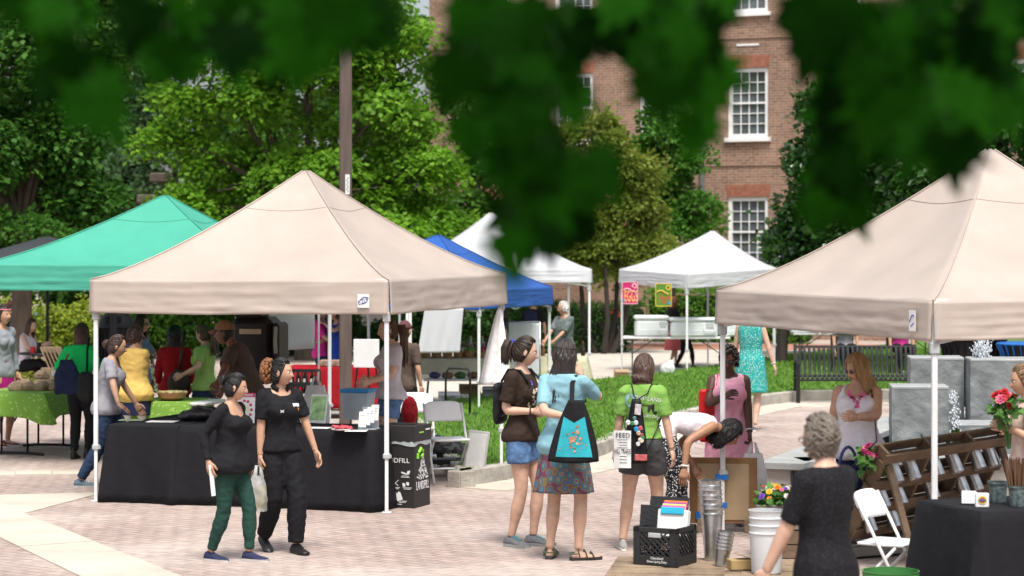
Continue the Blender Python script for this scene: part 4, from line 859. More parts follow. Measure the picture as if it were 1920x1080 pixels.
def bcrate(label, x, y, z, rz):
    o = thing('bottle_crate', label, 'crate', (x, y, z), rz, 'stacked bottle crates'); mb = MB()
    w_, d_, h_ = .42, .32, .165
    for zz in (.01, .155): 
        for sy in (-1, 1): mb.box((0, sy * d_ / 2, zz), (w_, .015, .02))
        for sx in (-1, 1): mb.box((sx * w_ / 2, 0, zz), (.015, d_, .02))
    for i in range(5): [mb.box((-w_ / 2 + w_ * i / 4, sy * d_ / 2, .08), (.016, .014, .15)) for sy in (-1, 1)]
    mb.box((0, 0, .006), (w_, d_, .01)); mb.build('frame', M_crate, o)
    for i in range(5):
        mb = MB(); mb.lathe([(.03, .012), (.03, .09), (.012, .125), (.012, .15)], 8, (-.16 + .08 * i, -.1, 0)); b_ = mb.build('bottle', M_bottle, o, 40); mb = MB(); mb.box((-.16 + .08 * i, -.131, .05), (.028, .003, .04)); mb.build('bottle_label', M_white, b_)
    return o
nm = ['lowest', 'second', 'third', 'fourth', 'fifth', 'topmost']
for i in range(6): bcrate('%s black bottle crate of the stack behind the polo woman' % nm[i], XU(562, 26.4), 26.4 + .01 * (i % 2), .002 + i * .17, R(-6 + i % 2))
# carrier bag on the teal tent's leg
def sack(label, loc, w_, h_, m, rz=0, d=.1, name='carrier_bag', handles=True, hl=.1, seed=0., cat='bag'):
    """thin carrier bag: belly wider than the gathered neck, hanging below loc"""
    mb = MB(); n = 28; rg = []
    for k in range(14):
        t = k / 13; ww = w_ / 2 * (.62 + .38 * min(1, t * 2.0)) * (1 if t < .93 else .9); dd = d / 2 * (.3 + .7 * math.sin(math.pi * min(1, .15 + t * .75)))
        rg.append([((ww * math.copysign(abs(math.cos(a)) ** .8, math.cos(a))) + .012 * noise.noise(Vector((a * 3, t * 4, seed))), dd * math.sin(a) + .018 * noise.noise(Vector((a * 5, t * 5, seed + 3))), -hl - t * (h_ - hl) + .01 * noise.noise(Vector((a * 2, seed, t)))) for a in [2 * math.pi * j / n for j in range(n)]])
    mb.rings(rg, cap=False); mb.add(rg[-1], [tuple(range(n))])
    o = thing(name, label, cat, loc, rz); mb.build('bag_body', m, o, 1)
    if handles: mb = MB(); [mb.tube([(-w_ * .17, s * .02, -hl - .01), (-.015, s * .008, -.01), (.015, s * .008, -.01), (w_ * .17, s * .02, -hl - .01)], [(.016, .003), (.008, .004), (.008, .004), (.016, .003)], 6) for s in (-1, 1)]; mb.build('handle', m, o, 1)
    return o
M_bagw = mat('white carrier film', (.90, .91, .91), .35, trans=.3, bump=.8, bs=14, spec=.5, alpha=.8)
lgp = Vector((Rg.x, Rg.y, 0)); sack('white plastic bag hanging on the tent pole behind the table', (XU(592, 24.5), 24.5, CH - (705 - YH) * 24.5 / F + .0), .3, .52, M_bagw, .2, .14, seed=4.)
# cartons and bags on the left green table
M_kraft = mat('kraft paper', (.27, .19, .125), .85, var=.2, vs=10, bump=.4, bs=14)
for i, (u, v, Z) in enumerate(((30, 739, 27.0), (55, 739, 27.0), (80, 740, 27.0), (106, 740, 27.0), (48, 732, 27.5), (74, 732, 27.5), (96, 732, 27.5), (78, 724, 27.6))):
    lab = ['leftmost front', 'second front', 'third front', 'rightmost front', 'left rear', 'middle rear', 'right rear', 'topmost'][i]
    zb = .742 if i < 7 else .85
    mc_ = MB(); mc_.box((0, 0, .03), (.165, .14, .06)); mc_.box((0, 0, .075), (.165, .14, .05), Matrix.Rotation(i * .3 - .4, 3, 'Z') if i == 7 else None, .45); me = remesh(mc_, .012, 1, .010, (11, 11, 11), i * 3.); me.polygons.foreach_set('use_smooth', [False] * len(me.polygons)); me.materials.append(M_kraft); o = link('paper_carton', me, loc=(XU(u, Z), Z, zb), rz=i * .5); tag(o, lab + ' brown paper carton on the green cloth', 'carton', 'brown paper cartons')
pb = thing('paper_bags', 'brown paper bags standing open in a box', 'paper bags', (XU(104, 28.4), 28.4, .742), R(-10)); mb = MB(); mb.bbox((0, 0, .1), (.3, .22, .2)); mb.build('box', M_kraft, pb)
for k in range(5): mb = MB(); mb.bbox((-.10 + .05 * k, .0, .30), (.012, .18, .34), Matrix.Rotation(R(-24), 3, 'Y')); mb.build('bag', M_kraft, pb)
cd_ = thing('price_card', 'small white price card on a stem by the cartons', 'card', (XU(104, 27.1), 27.1, .742)); mb = MB(); mb.tube([(0, 0, 0), (0, 0, .16)], .004, 6); mb.build('stem', M_steel, cd_); mb = MB(); mb.bbox((0, 0, .2), (.09, .004, .07)); mb.build('card', M_white, cd_)
bo = thing('wooden_bowl', 'wooden bowl of food on the green cloth', 'bowl', (XU(325, 25.5), 25.4, .732)); mb = MB(); mb.lathe([(.10, 0), (.15, .03), (.165, .085), (.155, .085), (.13, .03), (.02, .02)], 20); mb.build('bowl', mat('bamboo', (.33, .17, .07), .5), bo, 40); mb = MB(); [mb.ell((random.gauss(0, .06), random.gauss(0, .05), .09), (.03, .03, .02), 6, 4) for _ in range(40)]; mb.build('food', mat('pale salad', (.5, .42, .2), .7, var=.4, vs=20), bo, 1)

# ---------------------------------------------------------------- red table wares, wall sheets, basket stall
for u, lab in ((612, 'left'), (634, 'middle'), (676, 'right')):
    sheetbox('clear_box', lab + ' clear pastry box on the red table', 'box', (XU(u, 32.7), 32.7, .742), (.17, .22, .09), mat('box of pastries', (.32, .22, .16), .3, var=.5, vs=15), b=.01, group='pastry boxes')
wd = thing('flip_chart', 'white paper flip chart beside the wooden pole', 'chart', (XU(687, 29), 29, 0), R(-8)); mb = MB(); mb.bbox((0, 0, 1.09), (.33, .02, .36)); mb.build('board', M_white, wd)
for sx in (-1, 1): mb = MB(); mb.tube([(sx * .12, .01, .9), (sx * .25, .1, 0.01)], .012, 6); mb.build('leg', M_bmetal, wd)
mb = MB(); mb.tube([(0, .02, 1.2), (0, .35, 0.01)], .012, 6); mb.build('leg', M_bmetal, wd)
def drape(label, pts, m, name='white_sheet', cat='sheet', th=.004, wv=.02, seed=0.):
    """hanging sheet through four corner points (top-left, top-right, bottom-right, bottom-left)"""
    a, b, c, d = [Vector(p) for p in pts]; nr = (b - a).cross(d - a).normalized()
    def fn(s, t):
        p = a.lerp(b, s).lerp(d.lerp(c, s), 1 - t) + nr * (wv * (1.2 - t) * noise.noise(Vector((s * 7 + seed, t * .9, seed)))); p.z -= .012 * math.sin(s * math.pi * 8) * 0; return p
    mb = MB(); mb.grid(fn, 40, 20); return tag(mb.build(name, m, None, 1, solid=th), label, cat)
Zw = 32.55; drape('white sheet hanging in front of the baskets', [W(797, 574, Zw), W(869, 578, Zw), W(862, 661, Zw), W(783, 662, Zw)], M_wcloth, seed=2.)
Zw = 35.0; st = drape('white chart sheet on a stand behind the woman in brown', [W(954, 604, Zw), W(1011, 606, Zw), W(1011, 705, Zw), W(954, 705, Zw)], M_wcloth, seed=5.)
o = thing('sheet_stand', 'thin grey stand holding the white chart sheet', 'stand', (XU(982, 35.03), 35.03, 0)); mb = MB(); [mb.tube([(x, 0, .01), (x, 0, 1.30)], .012, 6) for x in (-.25, .25)]; mb.tube([(-.25, 0, 1.3), (.25, 0, 1.3)], .012, 6); mb.build('frame', M_steel, o, 1)
pz = 30.6; o = thing('banner_pole', 'white pole standing behind the folding chairs', 'pole', (XU(769, pz), pz, 0)); mb = MB(); mb.bar((0, 0, .01), (0, 0, 1.7), .042, bev=.006); mb.build('pole', M_wmetal, o); mb = MB(); mb.bbox((0, 0, .52), (.065, .06, .05)); mb.build('collar', MATS['grey plastic'], o); mb = MB(); mb.bbox((0, 0, .006), (.09, .09, .012)); mb.build('foot', M_wmetal, o)
# towel tied to the right leg of the beige tent
cx, cy = C_.x, C_.y; mb = MB(); rg = []
for k in range(22):
    t = k / 21; w_ = .012 + .155 * t ** .85; n = 40; y0 = .03 * t; rg.append([(-.02 - .05 * t + w_ * math.cos(a) * (1 + .12 * math.sin(a * 5 + t)), -.045 - y0 + w_ * .34 * math.sin(a) + .022 * t * math.sin(a * 7 + 1), 1.80 - .80 * t - .10 * t * (math.cos(a) > .1) * t) for a in [2 * math.pi * j / n for j in range(n)]])
mb.rings(rg, cap=False); o = mb.build('towel', fabric('white cotton', (.84, .84, .84), var=.05), None, 1, solid=.004, loc=(cx, cy, 0)); tag(o, 'white cloth towel hanging from the beige tent corner', 'towel')
M_wick = mat('wicker', (.33, .19, .08), .8, var=.35, vs=30, bump=.8, bs=60); M_prod = [mat('yellow produce', (.6, .5, .12), .6, var=.3, vs=9), mat('cream produce', (.6, .52, .36), .6, var=.3, vs=9), mat('green produce', (.15, .3, .06), .6, var=.3), mat('red produce', (.4, .06, .05), .6, var=.3)]
def basket(label, x, y, z, r, i, handle=False):
    o = thing('wicker_basket', label, 'basket', (x, y, z), 0, 'baskets on the cream cloth'); mb = MB(); mb.lathe([(r * .75, 0), (r * .92, .06), (r, .11), (r * 1.05, .115), (r * .95, .105)], 16); mb.build('basket', M_wick, o, 40)
    mb = MB(); [mb.ell((random.gauss(0, r * .4), random.gauss(0, r * .4), .105 + random.random() * .03), (.03, .03, .028), 7, 5) for _ in range(16)]; mb.build('produce', M_prod[i % 4], o, 1)
    if handle: mb = MB(); mb.tube([(r * math.cos(a), 0, .1 + r * 1.5 * math.sin(a)) for a in [k * math.pi / 10 for k in range(11)]], .01, 6); mb.build('handle', M_wick, o, 1)
ordn = ['first', 'second', 'third', 'fourth', 'fifth', 'sixth', 'seventh', 'eighth']
for i in range(8): basket(ordn[i] + ' wicker basket from the left on the cream cloth', XU(757 + i * 20.5, 35.2), 35.2 + .02 * (i % 2), .742, .082, i)
for i in range(5): basket(ordn[i] + ' handled basket from the left in the rear row', XU(868 + i * 22, 35.55), 35.6, .742, .075, i + 1, True)
def bottle(label, x, y, z, h, col, cap=(.5, .02, .02)): o = thing('bottle', label, 'bottle', (x, y, z), 0, 'bottles on the far stalls'); mb = MB(); mb.lathe([(.032, 0), (.035, .02), (.035, h * .55), (.013, h * .78), (.013, h * .94)], 10); mb.build('body', mat('bottle%s' % str(col), col, .15, var=.1, spec=.6), o, 40); mb = MB(); mb.lathe([(.015, h * .93), (.015, h)], 8); mb.build('cap', mat('cap%s' % str(cap), cap, .5), o); return o
for i in range(9): bottle(ordn[i % 8] + ' %s bottle from the left behind the baskets' % ('short' if i < 8 else 'tall'), XU(868 + i * 7.4, 35.66), 35.68, .742, .22 + .05 * (i % 3), [(.02, .06, .02), (.1, .03, .015), (.5, .5, .5)][i % 3], [(.6, .6, .6), (.02, .02, .02), (.5, .4, .1)][i % 3])
bottle('dark cola bottle with red label on the cream cloth', XU(1093, 35.85), 35.85, .742, .23, (.02, .008, .006)); 
for i in range(5): bottle(['amber', 'brown', 'golden', 'green', 'dark'][i] + ' jar on the table before the man in plaid', XU(1018 + i * 13, 35.9), 35.9, .742, .17, [(.3, .12, .02), (.12, .05, .02), (.5, .3, .05), (.1, .2, .05), (.03, .02, .02)][i], (.6, .6, .55))
# things under the basket table
sh = thing('low_bench', 'low bench with dark baskets under the cream cloth', 'bench', (XU(850, 34.5), 34.6, 0)); mb = MB(); mb.bbox((0, 0, .44), (.9, .3, .03)); mb.build('seat', M_ptop, sh)
for a, b in ((-1, -1), (1, -1), (1, 1), (-1, 1)): mb = MB(); mb.tube([(a * .38, b * .12, .43), (a * .42, b * .13, 0)], .013, 6); mb.build('leg', M_gleg, sh)
for i in range(4): o = blobmesh('produce_tray', [((0, 0, .05), (.09, .07, .05))], mat('tray%d' % i, [(.05, .05, .12), (.16, .08, .04), (.05, .1, .03), (.12, .05, .03)][i], .7, var=.4, vs=12), None, .014, 2, .01, (XU(815 + i * 24, 34.5), 34.55, .457), i * 2.); tag(o, ['navy', 'brown', 'green', 'rusty'][i] + ' produce heap on the low bench', 'produce', 'produce on the low bench')
M_cb = mat('cardboard', (.36, .25, .15), .8, var=.12, vs=5)
for (u, v, w_, h_, m, lab) in ((842, 768, .33, .26, M_white, 'white carton marked glass under the cream cloth'), (866, 765, .24, .2, M_white, 'small white carton beside the glass carton'), (880, 757, .3, .3, M_cb, 'brown cardboard box behind the white cartons'), (920, 762, .26, .30, mat('grey tub', (.3, .32, .33), .5), 'grey plastic tub below the white towel'), (1166, 707, .27, .14, M_cb, 'open brown cardboard box on the concrete path')):
    p = G(u, v); o = thing('carton', lab, 'box', p, R(-8 + u % 17)); mb = MB(); mb.bbox((0, .1, h_ / 2), (w_, w_ * .8, h_), b=.006); mb.build('box', m, o)
    mb = MB(); mb.bbox((0, .1 - w_ * .4 - .04, h_ - .02), (w_, .08, .005), Matrix.Rotation(R(35), 3, 'X')); mb.build('flap', m, o)
    if 'glass' in lab and 'marked' in lab: text('GLASS', .06, mat('grey ink', (.2, .2, .25), .6, var=0), o, (0, .1 - w_ * .4 - .004, h_ * .7))
o = blobmesh('plastic_bag', [((0, 0, .1), (.13, .1, .11)), ((.05, 0, .18), (.06, .05, .08))], M_bagw, None, .014, 2, .014, G(1252, 716) + Vector((0, 0, .14)), 6.); tag(o, 'crumpled white plastic bag on the lawn edge', 'bag')
# hand truck and baggage behind the chairs
ht = thing('hand_truck', 'black hand truck with a looped handle', 'hand truck', G(858, 800), R(-12)); mb = MB(); mb.tube([(-.17, 0, .05), (-.17, .02, .72), (-.13, .03, .79), (.13, .03, .79), (.17, .02, .72), (.17, 0, .05)], .016, 8); mb.build('frame', M_bmetal, ht, 1); mb = MB(); mb.bbox((0, -.08, .02), (.36, .2, .012)); mb.build('toe_plate', M_bmetal, ht)
for s in (-1, 1): mb = MB(); mb.lathe([(.02, -.025), (.09, -.025), (.1, 0), (.09, .025), (.02, .025)], 16); q = mb.build('wheel', M_bmetal, ht, 40, loc=(s * .22, .08, .1)); q.rotation_euler[1] = R(90)
o = blobmesh('duffel_bag', [((0, 0, .17), (.22, .15, .15)), ((.15, 0, .14), (.13, .14, .13)), ((-.1, 0, .24), (.16, .12, .1))], fabric('black nylon', (.015, .015, .017), rough=.5), None, .014, 3, .012, G(835, 878) + Vector((0, 0, .02)), 3.); tag(o, 'black nylon duffel bag behind the folding chair', 'bag')
ct = thing('wheel_cart', 'low black cart with fat wheel behind the folding chair', 'cart', G(862, 893)); mb = MB(); mb.lathe([(.03, -.04), (.08, -.045), (.1, -.02), (.1, .02), (.08, .045), (.03, .04)], 20); q = mb.build('wheel', mat('rubber', (.015, .015, .015), .8), ct, 40, loc=(0, 0, .1)); q.rotation_euler = (R(90), 0, R(-10)); mb = MB(); mb.lathe([(.005, -.047), (.05, -.047), (.05, .047), (.005, .047)], 14); r2 = mb.build('hub', M_steel, q); mb = MB(); mb.bbox((-.22, .05, .16), (.5, .25, .05)); mb.build('deck', M_bpl, ct)
o = sheetbox('cooler_bag', 'navy checked cooler bag between the folding chairs', 'bag', G(803, 872), (.26, .2, .34), mat('navy check cloth', (.03, .05, .14), .7, var=.8, vs=22), R(-10), 0, .03)
al = thing('folded_table', 'grey folded tabletop leaning on the kerb', 'table', G(890, 906), R(-8)); mb = MB(); mb.bbox((0, .07, .27), (.23, .03, .54), Matrix.Rotation(R(-14), 3, 'X') @ Matrix.Rotation(R(6), 3, 'Y'), .012); mb.build('panel', mat('dull aluminium', (.36, .36, .34), .5, metal=.3, var=.2), al); mb = MB(); mb.bbox((0, .05, .27), (.19, .02, .48), Matrix.Rotation(R(-14), 3, 'X') @ Matrix.Rotation(R(6), 3, 'Y'), .005); mb.build('rim', mat('light aluminium', (.45, .45, .43), .5, metal=.3), al)
# red rucksack behind the t-shirt woman
o = blobmesh('rucksack', [((0, 0, .17), (.09, .08, .17)), ((0, -.06, .12), (.07, .05, .10))], fabric('red nylon', (.26, .008, .015)), None, .014, 3, .008, (XU(768, 24.9), 24.9, .47), 2.); tag(o, 'red rucksack standing on the chair behind the table', 'bag')
fchair('white folding chair holding the red rucksack', (XU(768, 24.9), 24.95, 0), R(20))

# ---------------------------------------------------------------- coolers, bicycle
M_cool = mat('white cooler plastic', (.62, .66, .66), .4, var=.05)
def cooler(label, u0, u1, v0, Z, zb=.742):
    x0, x1 = XU(u0, Z), XU(u1, Z); w_ = x1 - x0; h_ = CH - (v0 - YH) * Z / F - zb; o = thing('cooler', label, 'cooler', ((x0 + x1) / 2, Z, zb), 0, 'white coolers on tables')
    mb = MB(); mb.bbox((0, 0, h_ * .4), (w_ * .94, .42, h_ * .8), b=.04); mb.build('body', M_cool, o, 30); mb = MB(); mb.bbox((0, 0, h_ * .9), (w_, .45, h_ * .2), b=.03); mb.build('lid', M_cool, o, 30)
    mb = MB(); mb.tube([(w_ * .2, -.22, h_ * .5), (w_ * .2, -.25, h_ * .3), (w_ * .42, -.25, h_ * .3), (w_ * .42, -.22, h_ * .5)], .012, 6); mb.build('handle', M_cool, o, 1); mb = MB(); mb.bbox((w_ * .31, -.215, h_ * .6), (.14, .012, .1)); mb.build('latch', mat('grey plastic', (.4, .4, .4)), o)
    mb = MB(); [mb.bbox((0, -.212, h_ * (.12 + .09 * k)), (w_ * .9, .01, .012)) for k in range(3)]; mb.build('rib', M_cool, o)
cooler('left white cooler with rounded lid on the folding table', 1188, 1254, 591, 43.9); cooler('wide ribbed white cooler right of the tent leg', 1253, 1347, 595, 43.8); cooler('third white cooler half hidden by the beige valance', 1349, 1400, 598, 44.0)
for i, (u0, u1) in enumerate(((1478, 1530), (1535, 1590), (1680, 1740))): cooler(['left', 'middle', 'right'][i] + ' white cooler on the far table behind the bench', u0, u1, 612, 46)
def bike(label, loc, rz):
    o = thing('bicycle', label, 'bicycle', loc, rz); 
    for y in (-.5, .52):
        mb = MB(); n = 28; mb.tube([(0, y + .34 * math.cos(2 * math.pi * k / n), .34 + .34 * math.sin(2 * math.pi * k / n)) for k in range(n + 1)], .022, 6); wl_ = mb.build('wheel', mat('rubber', (.015, .015, .015), .8), o, 1)
        mb = MB(); [mb.tube([(0, y, .34), (0, y + .33 * math.cos(a), .34 + .33 * math.sin(a))], .003, 4) for a in [k * math.pi / 8 for k in range(16)]]; mb.build('spokes', M_steel, wl_)
    mb = MB()
    for a, b in (((0, -.5, .34), (0, -.36, .92)), ((0, -.38, .82), (0, .1, .3)), ((0, -.37, .87), (0, .24, .84)), ((0, .1, .3), (0, .26, .92)), ((0, .1, .3), (0, .52, .34)), ((0, .24, .82), (0, .52, .34))): mb.tube([a, b], .018, 6)
    mb.build('frame', M_bmetal, o, 1); mb = MB(); mb.tube([(-.3, -.30, 1.02), (-.1, -.40, 1.0), (.1, -.40, 1.0), (.3, -.30, 1.02)], .014, 6); mb.tube([(0, -.36, .9), (0, -.4, 1.0)], .016, 6); mb.build('handlebar', M_bmetal, o, 1)
    mb = MB(); mb.ell((0, .28, .95), (.07, .14, .035), 10, 6); mb.build('saddle', M_bmetal, o, 1); mb = MB(); mb.lathe([(.02, 0), (.09, .003), (.02, .006)], 14, (.02, 0, 0)); q = mb.build('chainring', M_steel, o, loc=(0, .1, .3)); q.rotation_euler[1] = R(90); return o
bz = 53.8; bike('dark parked bicycle with an orange helmet on it', (XU(1144, bz), bz, .0), R(20))
p = W(1154, 587, bz); hm = thing('cycle_helmet', 'orange bicycle helmet hung on the parked bicycle', 'helmet', p); mb = MB(); n = 14
mb.ell((0, 0, 0), (.13, .11, .10), 14, 8, Matrix.Rotation(R(40), 3, 'Y')); mb.build('shell', mat('orange helmet', (.75, .10, .01), .4), hm, 1); mb = MB(); [mb.box((-.06 + .06 * k, -.10, 0), (.014, .04, .13), Matrix.Rotation(R(40), 3, 'Y')) for k in range(3)]; mb.build('vent', M_bpl, hm)
# ================================================================ FLOWER STALL
M_plank = mat('weathered pallet wood', (.24, .175, .115), .85, var=.35, vs=5, bump=.6, bs=22, stretch=(.25, 1, 1)); M_plankd = mat('brown stained pallet wood', (.15, .10, .062), .8, var=.35, vs=5, bump=.6, bs=22, stretch=(.25, 1, 1)); M_plankg = mat('grey pallet wood', (.20, .175, .15), .9, var=.3, vs=6, bump=.6, bs=22, stretch=(.25, 1, 1))
def pallet(label, loc, rz, m, L=1.2, Wd=1.0, nb=7):
    o = thing('pallet', label, 'pallet', loc, rz, 'wooden pallets on the ground')
    for k in range(3): mb = MB(); mb.bbox((0, (k - 1) * (Wd / 2 - .05), .06), (L, .09, .08), b=.006); mb.build('bearer', m, o)
    for k in range(nb): mb = MB(); mb.bbox((-L / 2 + .05 + (L - .1) * k / (nb - 1), 0, .113 + .003 * (k % 2)), (.095 + .02 * ((k * 7) % 3), Wd, .02), Matrix.Rotation(R(((k * 5) % 3 - 1) * .6), 3, 'Z'), .005); mb.build('plank', m, o)
    return o
pallet('pale wooden pallet under the black milk crate', (XU(1268, 16.55), 16.45, 0), R(82), M_plank, 1.0, .95); pallet('pale wooden pallet under the white bucket', (XU(1440, 16.3), 16.3, 0), R(84), M_plank, 1.1, .62)
pallet('grey wooden pallet lying below the leaning display', (XU(1660, 18.3), 18.4, 0), R(30), M_plankg, 1.4, .9); PZ = .127
# milk crate
mz = 16.6; mc = thing('milk_crate', 'black milk crate with folders inside', 'crate', (XU(1247, mz), mz, PZ), R(-30)); w_ = .335; h_ = .275
mb = MB()
for i in range(4):
    mb.M = Matrix.Rotation(i * math.pi / 2, 4, 'Z'); y = -w_ / 2
    mb.bbox((0, y, .035), (w_, .014, .07)); mb.bbox((0, y, h_ - .02), (w_, .016, .04)); mb.bbox((-w_ / 2 + .025, y, h_ / 2), (.05, .016, h_)); mb.bbox((w_ / 2 - .025, y, h_ / 2), (.05, .016, h_))
    for q in range(-3, 4):
        for s in (-1, 1):
            x0, x1 = q * .045 - s * .09, q * .045 + s * .09; z0, z1 = .07, h_ - .04; lim = w_ / 2 - .045
            def cl(x0, z0, x1, z1):
                pts = []
                for (xa, za, xb, zb) in ((x0, z0, x1, z1), (x1, z1, x0, z0)):
                    if abs(xa) > lim: t = (abs(xa) - lim) / max(1e-6, abs(xb - xa)); xa, za = xa + (xb - xa) * t, za + (zb - za) * t
                    pts.append((xa, za))
                return pts
            (xa, za), (xb, zb) = cl(x0, z0, x1, z1)
            if (xb - xa) * s > .02: mb.bar((xa, y + .002 * s, za), (xb, y + .002 * s, zb), .010, .010, up=(0, 1, 0))
    for k in range(7): mb.bbox((w_ / 2 - .01, y - .004, .04 + k * .035), (.035, .01, .006))
mb.M = Matrix.Identity(4); mb.bbox((0, 0, .012), (w_ - .01, w_ - .01, .012)); mb.build('crate_body', M_crate, mc)
mb = MB(); mb.bbox((0, -w_ / 2 - .002, h_ - .055), (.10, .018, .035)); mb.build('handle', mat('grey plastic', (.42, .43, .44), .5), mc)
text('Cleveland', .026, M_ink, mc, (.02, -w_ / 2 - .0095, .055)); text('Green Spring Dairy', .024, M_ink, mc, (.02, -w_ / 2 - .0095, .03), sx=.85)
fo_ = thing('folder_stack', 'white folder with coloured dividers in the milk crate', 'folder', (XU(1262, mz), mz + .0, PZ + .12), R(-24)); mb = MB(); mb.bbox((0, .01, .165), (.23, .07, .20), Matrix.Rotation(R(-12), 3, 'X'), .006); mb.build('folder', M_white, fo_)
for k, c in enumerate(((.02, .4, .6), (.6, .1, .4), (.7, .6, .15), (.3, .06, .35), (.75, .2, .02))): mb = MB(); mb.bbox((0, -.015 + .018 * k, .262 + .010 * k), (.18, .012, .05), Matrix.Rotation(R(-12), 3, 'X')); mb.build('divider', mat('divider%d' % k, c, .6), fo_)
bi = thing('binder', 'black binder standing open in the milk crate', 'binder', (XU(1240, mz), mz + .07, PZ + .10), R(-24)); mb = MB(); mb.bbox((.03, .07, .20), (.30, .015, .34), Matrix.Rotation(R(-16), 3, 'X')); mb.build('cover', M_leath, bi); mb = MB(); mb.bbox((-.08, .0, .17), (.16, .03, .28), Matrix.Rotation(R(-10), 3, 'X')); mb.build('pad', M_leath, bi)
# bucket stacks: every bucket is a thing
def bucket(name, label, loc, r, h_, m, group, tilt=0, taz=0, ribs=(.93,), handle=False, r0=.78):
    o = thing(name, label, 'bucket', loc, taz, group); o.rotation_euler = (0, tilt, taz); mb = MB(); pr = [(r * r0 * .98, 0), (r * r0, .008)]
    for z in sorted(ribs): rr = r * (r0 + (1 - r0) * z); pr += [(rr, h_ * z - .008), (rr + .007, h_ * z - .004), (rr + .007, h_ * z + .004), (rr, h_ * z + .008)]
    pr += [(r, h_ - .008), (r + .006, h_), (r - .004, h_), (r * .985, h_ - .01), (r * r0 * .95, .02), (.01, .02)]; mb.lathe(pr, 28); mb.build('pail', m, o, 35)
    if handle: mb = MB(); mb.tube([(r * 1.02 * math.cos(a), r * 1.02 * math.sin(a), h_ * .92 - .05 * math.sin((a)) ** 2) for a in [k * math.pi / 12 for k in range(13)]], .004, 5); mb.build('handle', M_steel, o)
    return o
bz_ = 16.75; bxx = XU(1336, bz_)
for k in range(4): bucket('flower_bucket', ['lowest', 'second', 'third', 'topmost'][k] + ' galvanized bucket of the tall stack', (bxx - .004 * k, bz_, PZ + .003 + .068 * k), .083, .38, M_steel, 'tall galvanized bucket stack', R(-1), 0, (.9,), r0=.70)
bz_ = 16.45
for k in range(5): bucket('flower_pail', ['lowest', 'second', 'third', 'fourth', 'topmost'][k] + ' small galvanized pail of the tilted stack', (XU(1352, bz_) + .0045 * k, bz_, PZ + .003 + .026 * k), .058, .145, M_steel, 'tilted galvanized pail stack', R(8), 0, (.85,), r0=.8)
bz_ = 16.1; M_wpl = mat('white pail plastic', (.70, .71, .71), .35, var=.03, trans=.12)
for k in range(3): bucket('white_bucket', ['lowest', 'middle', 'topmost'][k] + ' white plastic bucket of the stack', (XU(1437, bz_), bz_, PZ + .004 + .052 * k), .122, .335, M_wpl, 'white bucket stack', 0, 0, (.84,), r0=.86)
sb_ = thing('cardboard_tray', 'small torn cardboard box beside the pails', 'box', (XU(1388, 16.3), 16.3, PZ), R(12)); mb = MB(); mb.bbox((0, 0, .035), (.17, .12, .07)); mb.build('box', mat('tan cardboard', (.42, .29, .13), .8, var=.2), sb_); mb = MB(); mb.bbox((.03, 0, .09), (.13, .1, .006), Matrix.Rotation(R(20), 3, 'Y')); mb.build('flap', MATS['tan cardboard'], sb_)
# board taped to the tent leg
bd_ = thing('sign_board', 'brown cardboard sign board taped to the tent leg', 'board', (F_.x + .01, F_.y + .06, 0), R(-6)); mb = MB(); mb.bbox((0, .02, .355), (.575, .02, .56), b=.004); mb.build('frame', mat('brown board', (.27, .145, .06), .7, var=.15), bd_); mb = MB(); mb.bbox((0, .006, .345), (.44, .012, .48)); mb.build('card', mat('tan card', (.42, .30, .18), .8, var=.08), bd_); mb = MB(); [mb.bbox((x, .06, .06), (.04, .2, .12)) for x in (-.2, .2)]; mb.build('foot', M_plank, bd_)
mb = MB(); mb.bbox((-.01, -.085, .48), (.11, .004, .05)); mb.build('tape', mat('blue tape', (.01, .15, .5), .6), bd_); mb = MB(); mb.bbox((-.01, -.085, .24), (.09, .004, .05)); mb.build('tape', MATS['blue tape'], bd_); mb = MB(); mb.bbox((-.2, -.01, .14), (.06, .004, .07)); mb.build('tape', MATS['blue tape'], bd_)
sheetbox('paper_sheet', 'white paper sheet lying before the sign board', 'paper', (XU(1385, 17.3), 17.3, .35), (.2, .14, .004), M_white, R(30), R(30)) if False else None
